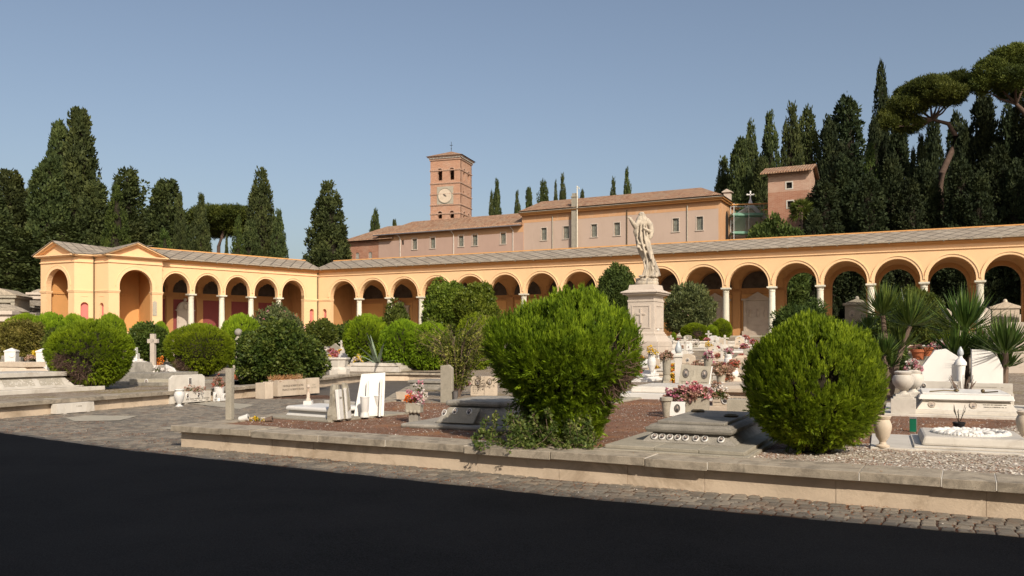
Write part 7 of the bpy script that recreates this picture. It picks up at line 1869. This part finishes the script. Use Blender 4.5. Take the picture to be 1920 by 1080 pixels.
# a few larger bouquets and vases seen clearly to the right of the largest bush
for i, (px, py, y, kx, s, lab) in enumerate(((1222, 664, 30, 2, 1.0, 'yellow flowers on the tall stone vase at the foot of the pedestal'), (1328, 672, 27, 0, .9, 'mixed magenta bunch in the middle of the right hand graves'), (1366, 664, 30, 0, .8, 'pink bunch close to the left rim of the right thuja ball'),
        (1352, 700, 24, 3, 1.3, 'big mound of dry pinkish flowers left of the right thuja ball'), (1375, 690, 25, 1, 1.0, 'purple red flowers touching the right thuja ball'), (1250, 672, 28, 3, 1.1, 'thin dry flowers in a bucket left of the flame topped pillar'))):
    p = at(px, y); z = hz(py, y); g_ = T(p.x, p.y)
    dup(PS['fl%d' % kx], lab, (p.x, p.y, z), i, (s * .85,) * 3, 'bunches of flowers on the graves')
    v = dup(PS['vase%d' % (i % 2)], 'stone vase under the ' + lab.split(' on ')[0].split(' in ')[0].split(' close')[0].split(' left')[0].split(' touching')[0], (p.x, p.y, g_ + .1), 0, (1, 1, max(.3, (z - g_ - .1)) / (.5 if i % 2 == 0 else .4)), 'vases on the graves')
for o in PS.values():
    for k in KIDS[o.name]: bpy.data.objects.remove(k)
    bpy.data.objects.remove(o)
# terrace wall near the arcade, right of the pedestal
q0 = sunk(1262, 655); q1_ = sunk(1380, 649)
tw = grave('terrace_wall', 'low pale terrace wall climbing right of the pedestal before the ball bushes', q0, math.atan2(q1_.y - q0.y, q1_.x - q0.x), 'wall')
LL = (Vector((q1_.x, q1_.y)) - Vector((q0.x, q0.y))).length
quick('wall', m_marble, tw, lambda m: (m.box(0, LL, 0, .4, -.3, .42), m.box(-.05, LL + .05, -.06, .5, .42, .54, 0)), bevel=.02)
# monuments behind the open arches
for px, y, w_, h, lab, mt in ((1607, 80, 2.6, 3.6, 'tall grey monument with two medallions seen through an open arch', m_conc), (1886, 76, 2.6, 3.1, 'pedimented tomb seen through the rightmost arch', m_cream)):
    q = at(px, y); z = FLOOR - .1; o = grave('shrine_monument', lab, (q.x, q.y, z), R(-22), 'monument', 'monuments beyond the open arches')
    quick('body', mt, o, lambda m: (m.box(-w_ / 2, w_ / 2, 0, 1, 0, .4), m.box(-w_ * .42, w_ * .42, .1, .9, .4, h - .5), m.box(-w_ / 2, w_ / 2, 0, 1, h - .5, h - .3), m.prism([(-w_ * .46, h - .3), (w_ * .46, h - .3), (0, h + .15)], .05, .9, 'y'), m.ell((0, .4, h + .15), (.2, .2, .25), 10, 8)), bevel=.02)
    for s in (-.45, .45): oval(o, I4, s, h - 1.3, .24, .34, .09, mt, True)
for i, (px, y, w_, h) in enumerate(((1540, 84, 1.2, 1.4), (1575, 88, 1.4, 1.0), (1700, 82, 1.0, 1.6), (1760, 84, 1.2, 3.4), (1776, 78, .8, 2.4), (1800, 86, 1.0, 3.8), (1816, 84, .8, 3.6), (1848, 80, 1.3, 2.6), (1866, 84, .7, 1.6), (1670, 84, 1.1, 1.2), (1915, 82, 1.4, 2.0))):
    q = at(px, y); o = grave('headstone', 'weathered tombstone in the shade beyond the open arches, %s from the left' % ORD[i], (q.x, q.y, 2.3), R(-20 + i * 3), 'headstone', 'tombstones beyond the open arches')
    quick('stone', (m_marble, m_pinkst, m_conc)[i % 3], o, lambda m: (m.box(-w_ / 2 - .15, w_ / 2 + .15, -.3, .5, 0, .3), m.box(-w_ / 2, w_ / 2, 0, .25, .3, h), m.prism([(-w_ * .5, h), (w_ * .5, h), (0, h + .35)], 0, .25, 'y')), bevel=.01)

# needles and chips as loose stuff on the near ground
def litter(name, label, n, poly, zf, seed, ln, wd, mat, ymax=40, dens=None, tilt=.25):
    pts = scatter_pts(n, poly, zf, seed, dens, ymax); r = np.random.RandomState(seed); p = np.array(pts); k = len(p)
    a = r.rand(k) * 6.283; ax = np.stack([np.cos(a), np.sin(a), r.normal(size=k) * tilt], 1); nm = np.array([0, 0, 1.0]) + r.normal(size=(k, 3)) * tilt
    o = blades(name, p, ax, nm, ln * (.5 + r.rand(k)), wd * (.5 + r.rand(k)), mat, None)
    tag(o, label, 'litter', None, 'stuff')
def noisy(s, lo): return lambda x, y: max(0.0, min(1.0, (noise.noise(Vector((x * s, y * s, 3.1))) - lo) * 3))
m_needle = leafmat('rusty_needles', (0.13, 0.045, 0.02), (0.24, 0.09, 0.035), (0.36, 0.17, 0.07), .05, .9, 3, 0)
m_chip = leafmat('pale_chips', (0.36, 0.29, 0.22), (0.52, 0.46, 0.39), (0.72, 0.68, 0.62), .0, .85, 3, 0)
bedp = [fb(.5, .5), (-3.0, 19.2), (-0.7, 18.2), (1.8, 23.3), (6.5, 21.5), fb(12.5, 8), fb(12.5, .5)]
grp = [fb(8.3, .5), fb(8.9, 1.4), fb(10, 2.9), fb(12.5, 8), fb(13, 16), fb(29, 16), fb(29, .5)]
strip = [(x, edge_y(x) + .01) for x in (-15, -9.5, -5.94, .23, 1.1, 4.34, 8)] + [fb(16, -.01), fb(0, -.01), (-5.6, 14.2), (-10, 19)]
litter('needle_litter', 'rusty needles lying over the soil of the near bed', 26000, bedp, lambda x, y: T(x, y) + .010, 1, .05, .007, m_needle, 26)
litter('stone_chips', 'pale stone chips mixed into the soil of the near bed', 14000, bedp, lambda x, y: T(x, y) + .012, 2, .022, .018, m_chip, 26, noisy(.9, -.45))
litter('gravel_chips', 'pale gravel chips on the right part of the near bed', 60000, grp, lambda x, y: T(x, y) + .011, 3, .028, .024, m_chip, 24, noisy(.8, -.6))
litter('gravel_needles', 'brown needles in patches on the right hand gravel', 9000, grp, lambda x, y: T(x, y) + .014, 4, .05, .007, m_needle, 24, noisy(.9, -.05))
litter('cobble_litter', 'rusty needles caught between the cobbles', 26000, strip, lambda x, y: .02, 5, .04, .008, m_needle, 24, noisy(1.3, -.1))
litter('cobble_chips', 'small pale chips scattered on the cobbles', 1500, strip, lambda x, y: .022, 6, .016, .014, m_chip, 24)
edgep = [(x, edge_y(x) + .16) for x in (-15, -9.5, -5.94, .23, 1.1, 4.34, 8)] + [(x, edge_y(x) - .06) for x in (8, 4.34, 1.1, .23, -5.94, -9.5, -15)]
litter('edge_litter', 'rusty needles gathered along the asphalt edge', 7000, edgep, lambda x, y: .021, 8, .045, .008, m_needle, 24, noisy(.7, -.25))
wp = [fb(-.1, -.06), fb(29, -.06), fb(29, .48), fb(-.1, .48)]
litter('coping_litter', 'needles and chips lying on the wall coping', 1500, wp, lambda x, y: .372, 7, .04, .007, m_needle, 16, noisy(1.5, -.1))
# ------------------------------------------------------------------ the monument with its statue
def monument_statue():
    Y = 47.9; p = at(1211, Y); g = T(p.x, p.y); k = Y / F
    def zz(py): return hz(py, Y) - g
    root = thing('monument_pedestal', 'tall pinkish stone pedestal with a carved cross carrying the statue', 'pedestal', (p.x, p.y, g), R(-30))
    w = 1.58
    def b(m, x, z0, z1, tx=0): m.box(-x / 2, x / 2, -x / 2, x / 2, z0, z1, tx=tx, ty=tx)
    def blocks(m):
        b(m, w + .95, -.4, zz(662)); b(m, w + .8, zz(662), zz(650) - .006); b(m, w + .78, zz(650), zz(641)); b(m, w + .7, zz(641), zz(629), .2)
    quick('stepped_base', m_pinkst, root, blocks, bevel=.02)
    def sh(m):
        b(m, w + .24, zz(629), zz(626)); b(m, w + .14, zz(626), zz(622), .04); b(m, w, zz(622), zz(567))
        b(m, w + .06, zz(567), zz(563)); b(m, w - .02, zz(563), zz(556)); b(m, w + .12, zz(556), zz(553.5), -.06); b(m, w + .5, zz(553.5), zz(550.5)); b(m, w + .66, zz(550.5), zz(548.5)); b(m, w + .64, zz(548.5), zz(544), .3)
        b(m, w + .0, zz(544), zz(535), .06)
    quick('shaft_and_cornice', m_pinkst, root, sh, bevel=.015)
    def panel(m):
        for M_ in (I4, Matrix.Rotation(R(90), 4, 'Z')):
            y = -w / 2
            a, c, z0, z1 = w * .36, w * .30, zz(616), zz(573)
            for bx in ((-a, -c, z0, z1), (c, a, z0, z1), (-c, c, z1 - .08, z1), (-c, c, z0, z0 + .08)): m.box(bx[0], bx[1], y - .03, y + .01, bx[2], bx[3], 0, M_)
        m.box(-.06, .06, -w / 2 - .05, -w / 2 + .01, zz(607), zz(579)); m.box(-.26, .26, -w / 2 - .048, -w / 2 + .01, zz(591), zz(587.5))
    quick('carved_cross_panels', m_pinkst, root, panel, bevel=.008)
    quick('small_plate', m_white, root, lambda m: m.box(w / 2, w / 2 + .02, -.3, 0, zz(620), zz(615)))
    # statue: silhouette rows (photo pixels)
    st = thing('statue', 'robed stone statue with raised pointing arm on the tall pedestal', 'statue', (p.x, p.y, hz(535, Y)), 0)
    ox = 1211.0
    S = [(520.0, 1201, 1236, .9), (515, 1205, 1236, .9), (508, 1207, 1234, .9), (500, 1207, 1231.5, .9), (492, 1205.5, 1229, .85), (484, 1202, 1225.5, .85), (476, 1197, 1222, .85), (468, 1194, 1220, .85), (460, 1192, 1218.5, .85),
         (452, 1190.5, 1216.5, .85), (444, 1190.5, 1214.5, .85), (436, 1191, 1213, .82), (428, 1191, 1213, .8), (420, 1191, 1216, .75), (413, 1191.5, 1217, .72), (408, 1193, 1215, .66), (404, 1196, 1211, .6), (401.5, 1198.5, 1207.5, .7)]
    n = 72; v = []; f = []
    rg = np.random.RandomState(4)
    S2 = []
    for (a, b_) in zip(S, S[1:]):
        for i in range(5): u = i / 5; S2.append([a[q] * (1 - u) + b_[q] * u for q in range(4)])
    S2.append(list(S[-1]))
    for j, (y, l, r_, dp) in enumerate(S2):
        cx = ((l + r_) / 2 - ox) * k; rx = (r_ - l) / 2 * k * .86; ry = rx * dp; z = (535 - y) * k
        for i in range(n):
            a = 2 * math.pi * i / n
            # folds run diagonally from the raised arm down to the trailing hem
            ph = a * 7 + z * 2.6
            fold = abs(math.sin(ph * .5 + .7 * math.sin(a * 2 + z * 1.3))) ** .6 - .55
            big = math.sin(a * 3 - z * 2.1)
            amp = (.32 if y > 440 else .2) * min(1, (y - 398) / 12 if y < 410 else 1)
            q = 1 + amp * fold * .75 + .06 * big
            v.append((cx + rx * q * math.cos(a), ry * q * math.sin(a), z))
    for j in range(len(S2) - 1):
        for i in range(n): f.append((j * n + i, j * n + (i + 1) % n, (j + 1) * n + (i + 1) % n, (j + 1) * n + i))
    f += [tuple(range(n))[::-1], tuple((len(S2) - 1) * n + i for i in range(n))]
    m = MB(); m.add(v, f)
    def W(px, py, d=0): return ((px - ox) * k, d, (535 - py) * k)
    # head turned to the left, hair and beard
    m.ell(W(1202, 403.5, -.02), (.135, .155, .2), 16, 12); m.ell(W(1205, 402.5, .05), (.13, .16, .18), 14, 10); m.ell(W(1208, 409, .08), (.12, .15, .28), 12, 10)
    m.ell(W(1197.4, 404, -.02), (.03, .03, .05), 8, 6); m.ell(W(1198.4, 408.5, -.03), (.07, .09, .1), 10, 8); m.ell(W(1199, 401, -.03), (.07, .1, .05), 10, 8)
    m.tube([W(1203, 412), W(1202, 405)], [.13, .11], 10)
    # raised left-hand arm with sleeve, forearm, hand
    m.tube([W(1197, 416, -.12), W(1192, 424, -.25), W(1191, 428, -.3)], [.17, .17, .13], 12)
    m.tube([W(1191, 427, -.3), W(1185, 420.5, -.42), W(1179.5, 413, -.5)], [.16, .13, .09], 12)
    m.tube([W(1192, 428, -.28), W(1190, 436, -.24), W(1190.5, 445, -.18)], [.15, .12, .05], 10)
    m.ell(W(1178, 411.5, -.52), (.1, .05, .065), 10, 8)
    for dx, dy in ((-3.4, -.3), (-3.0, -1.6), (-1.8, -2.4), (-.2, -2.6)): m.tube([W(1177, 411, -.53), W(1177 + dx * .6, 410.8 + dy * .6, -.54), W(1177 + dx, 410.8 + dy + .2, -.54)], [.034, .028, .02], 6)
    m.tube([W(1181, 412, -.5), W(1182.3, 409.6, -.52), (W(1182.6, 408.4, -.52))], [.028, .022, .014], 6)
    # other arm folded with heavy sleeve on the right
    m.tube([W(1212, 412, 0), W(1218.5, 422, -.1), W(1221, 434, -.12)], [.16, .18, .16], 12)
    m.tube([W(1221, 434, -.12), W(1219, 444, -.2), W(1216.5, 449, -.25)], [.16, .13, .07], 12)
    m.tube([W(1220, 438, -.1), W(1213, 434, -.38), W(1206, 430, -.42)], [.13, .1, .07], 10)
    m.ell(W(1205, 429.6, -.43), (.07, .05, .06), 8, 6)
    # heavy diagonal drapery folds
    for (a, b_, c, d0, r0) in (((1196, 416), (1193, 440), (1194, 466), -.34, .07), ((1200, 418), (1199, 446), (1208, 480), -.42, .08), ((1205, 420), (1207, 450), (1218, 488), -.42, .07), ((1210, 424), (1212, 452), (1224, 500), -.36, .08), ((1214, 440), (1219, 470), (1229, 510), -.25, .09),
                               ((1193, 452), (1200, 470), (1222, 478), -.36, .075), ((1191, 444), (1196, 458), (1214, 464), -.37, .07), ((1205, 488), (1208, 505), (1203, 519), -.36, .08), ((1211, 486), (1212, 503), (1208, 519), -.42, .09), ((1219, 490), (1222, 506), (1222, 519), -.36, .09), ((1226, 486), (1232, 504), (1236, 518), -.12, .09)):
        m.tube([W(*a, d0 * .8), W(*b_, d0), W(*c, d0 * 1.05)], [r0 * .5, r0, r0 * .9], 8)
    # foot and rock
    m.ell(W(1200, 519, -.42), (.16, .16, .08), 12, 8); m.ell(W(1222, 519, -.38), (.16, .2, .08), 12, 8)
    m.lathe([(.68, 0), (.7, .12), (.64, .24), (.56, .34), (.4, .42), (.1, .46)], 24, W(1213, 535), sx=.98, sy=.8)
    rg2 = random.Random(5)
    for q in range(16): a = q * .4; m.ell((W(1213, 535)[0] + .52 * math.cos(a), .42 * math.sin(a), .26 + rg2.uniform(0, .08)), (.15, .14, .1), 8, 6)
    o = m.build('figure', stone('statue_marble', (0.44, 0.375, 0.29), 0.25, 3.0, 1.0, (0.13, 0.12, 0.112), 0.7, 0.3, 0, True, 0), st, smooth=True)
    r = o.modifiers.new('r', 'REMESH'); r.mode = 'VOXEL'; r.voxel_size = .026; r.use_smooth_shade = True
    s = o.modifiers.new('s', 'SMOOTH'); s.iterations = 2; s.factor = .4
monument_statue()
# ------------------------------------------------------------------ light, sky, camera
SUN_EL = R(35); SUN_AZ = math.atan2(.36, -.933)      # towards the sun, from +Y clockwise
sv = Vector((math.sin(SUN_AZ) * math.cos(SUN_EL), math.cos(SUN_AZ) * math.cos(SUN_EL), math.sin(SUN_EL)))
l = bpy.data.lights.new('sun', 'SUN'); l.energy = 4.4; l.angle = R(0.53); l.color = (1.0, 0.90, 0.76)
lo = bpy.data.objects.new('sun', l); COL.objects.link(lo); lo.rotation_euler = sv.to_track_quat('Z', 'Y').to_euler(); lo.location = sv * 60
w = bpy.data.worlds.new('World'); scene.world = w; w.use_nodes = True
t = w.node_tree; t.nodes.clear()
sky = t.nodes.new('ShaderNodeTexSky'); sky.sky_type = 'NISHITA'; sky.sun_disc = False
sky.sun_elevation = SUN_EL; sky.sun_rotation = SUN_AZ; sky.altitude = 50; sky.air_density = 1.0; sky.dust_density = 3.4; sky.ozone_density = 0.6
bg = t.nodes.new('ShaderNodeBackground'); bg.inputs[1].default_value = 0.111
wo = t.nodes.new('ShaderNodeOutputWorld')
hs = t.nodes.new('ShaderNodeHueSaturation'); hs.inputs['Saturation'].default_value = 0.88
t.links.new(sky.outputs[0], hs.inputs['Color']); t.links.new(hs.outputs[0], bg.inputs[0]); t.links.new(bg.outputs[0], wo.inputs[0])
cam = bpy.data.cameras.new('camera'); co_ = bpy.data.objects.new('camera', cam); COL.objects.link(co_)
cam.sensor_width = 36; cam.lens = F / 1920 * 36; cam.shift_y = (HZ - 540) / 1920
cam.clip_start = 0.1; cam.clip_end = 2000
co_.location = (0, 0, EYE); co_.rotation_euler = (R(90), 0, 0)
scene.camera = co_
scene.view_settings.view_transform = 'Standard'; scene.view_settings.look = 'None'
scene.view_settings.exposure = 0.15; scene.view_settings.gamma = 1.0
scene.cycles.max_bounces = 6; scene.cycles.transparent_max_bounces = 8
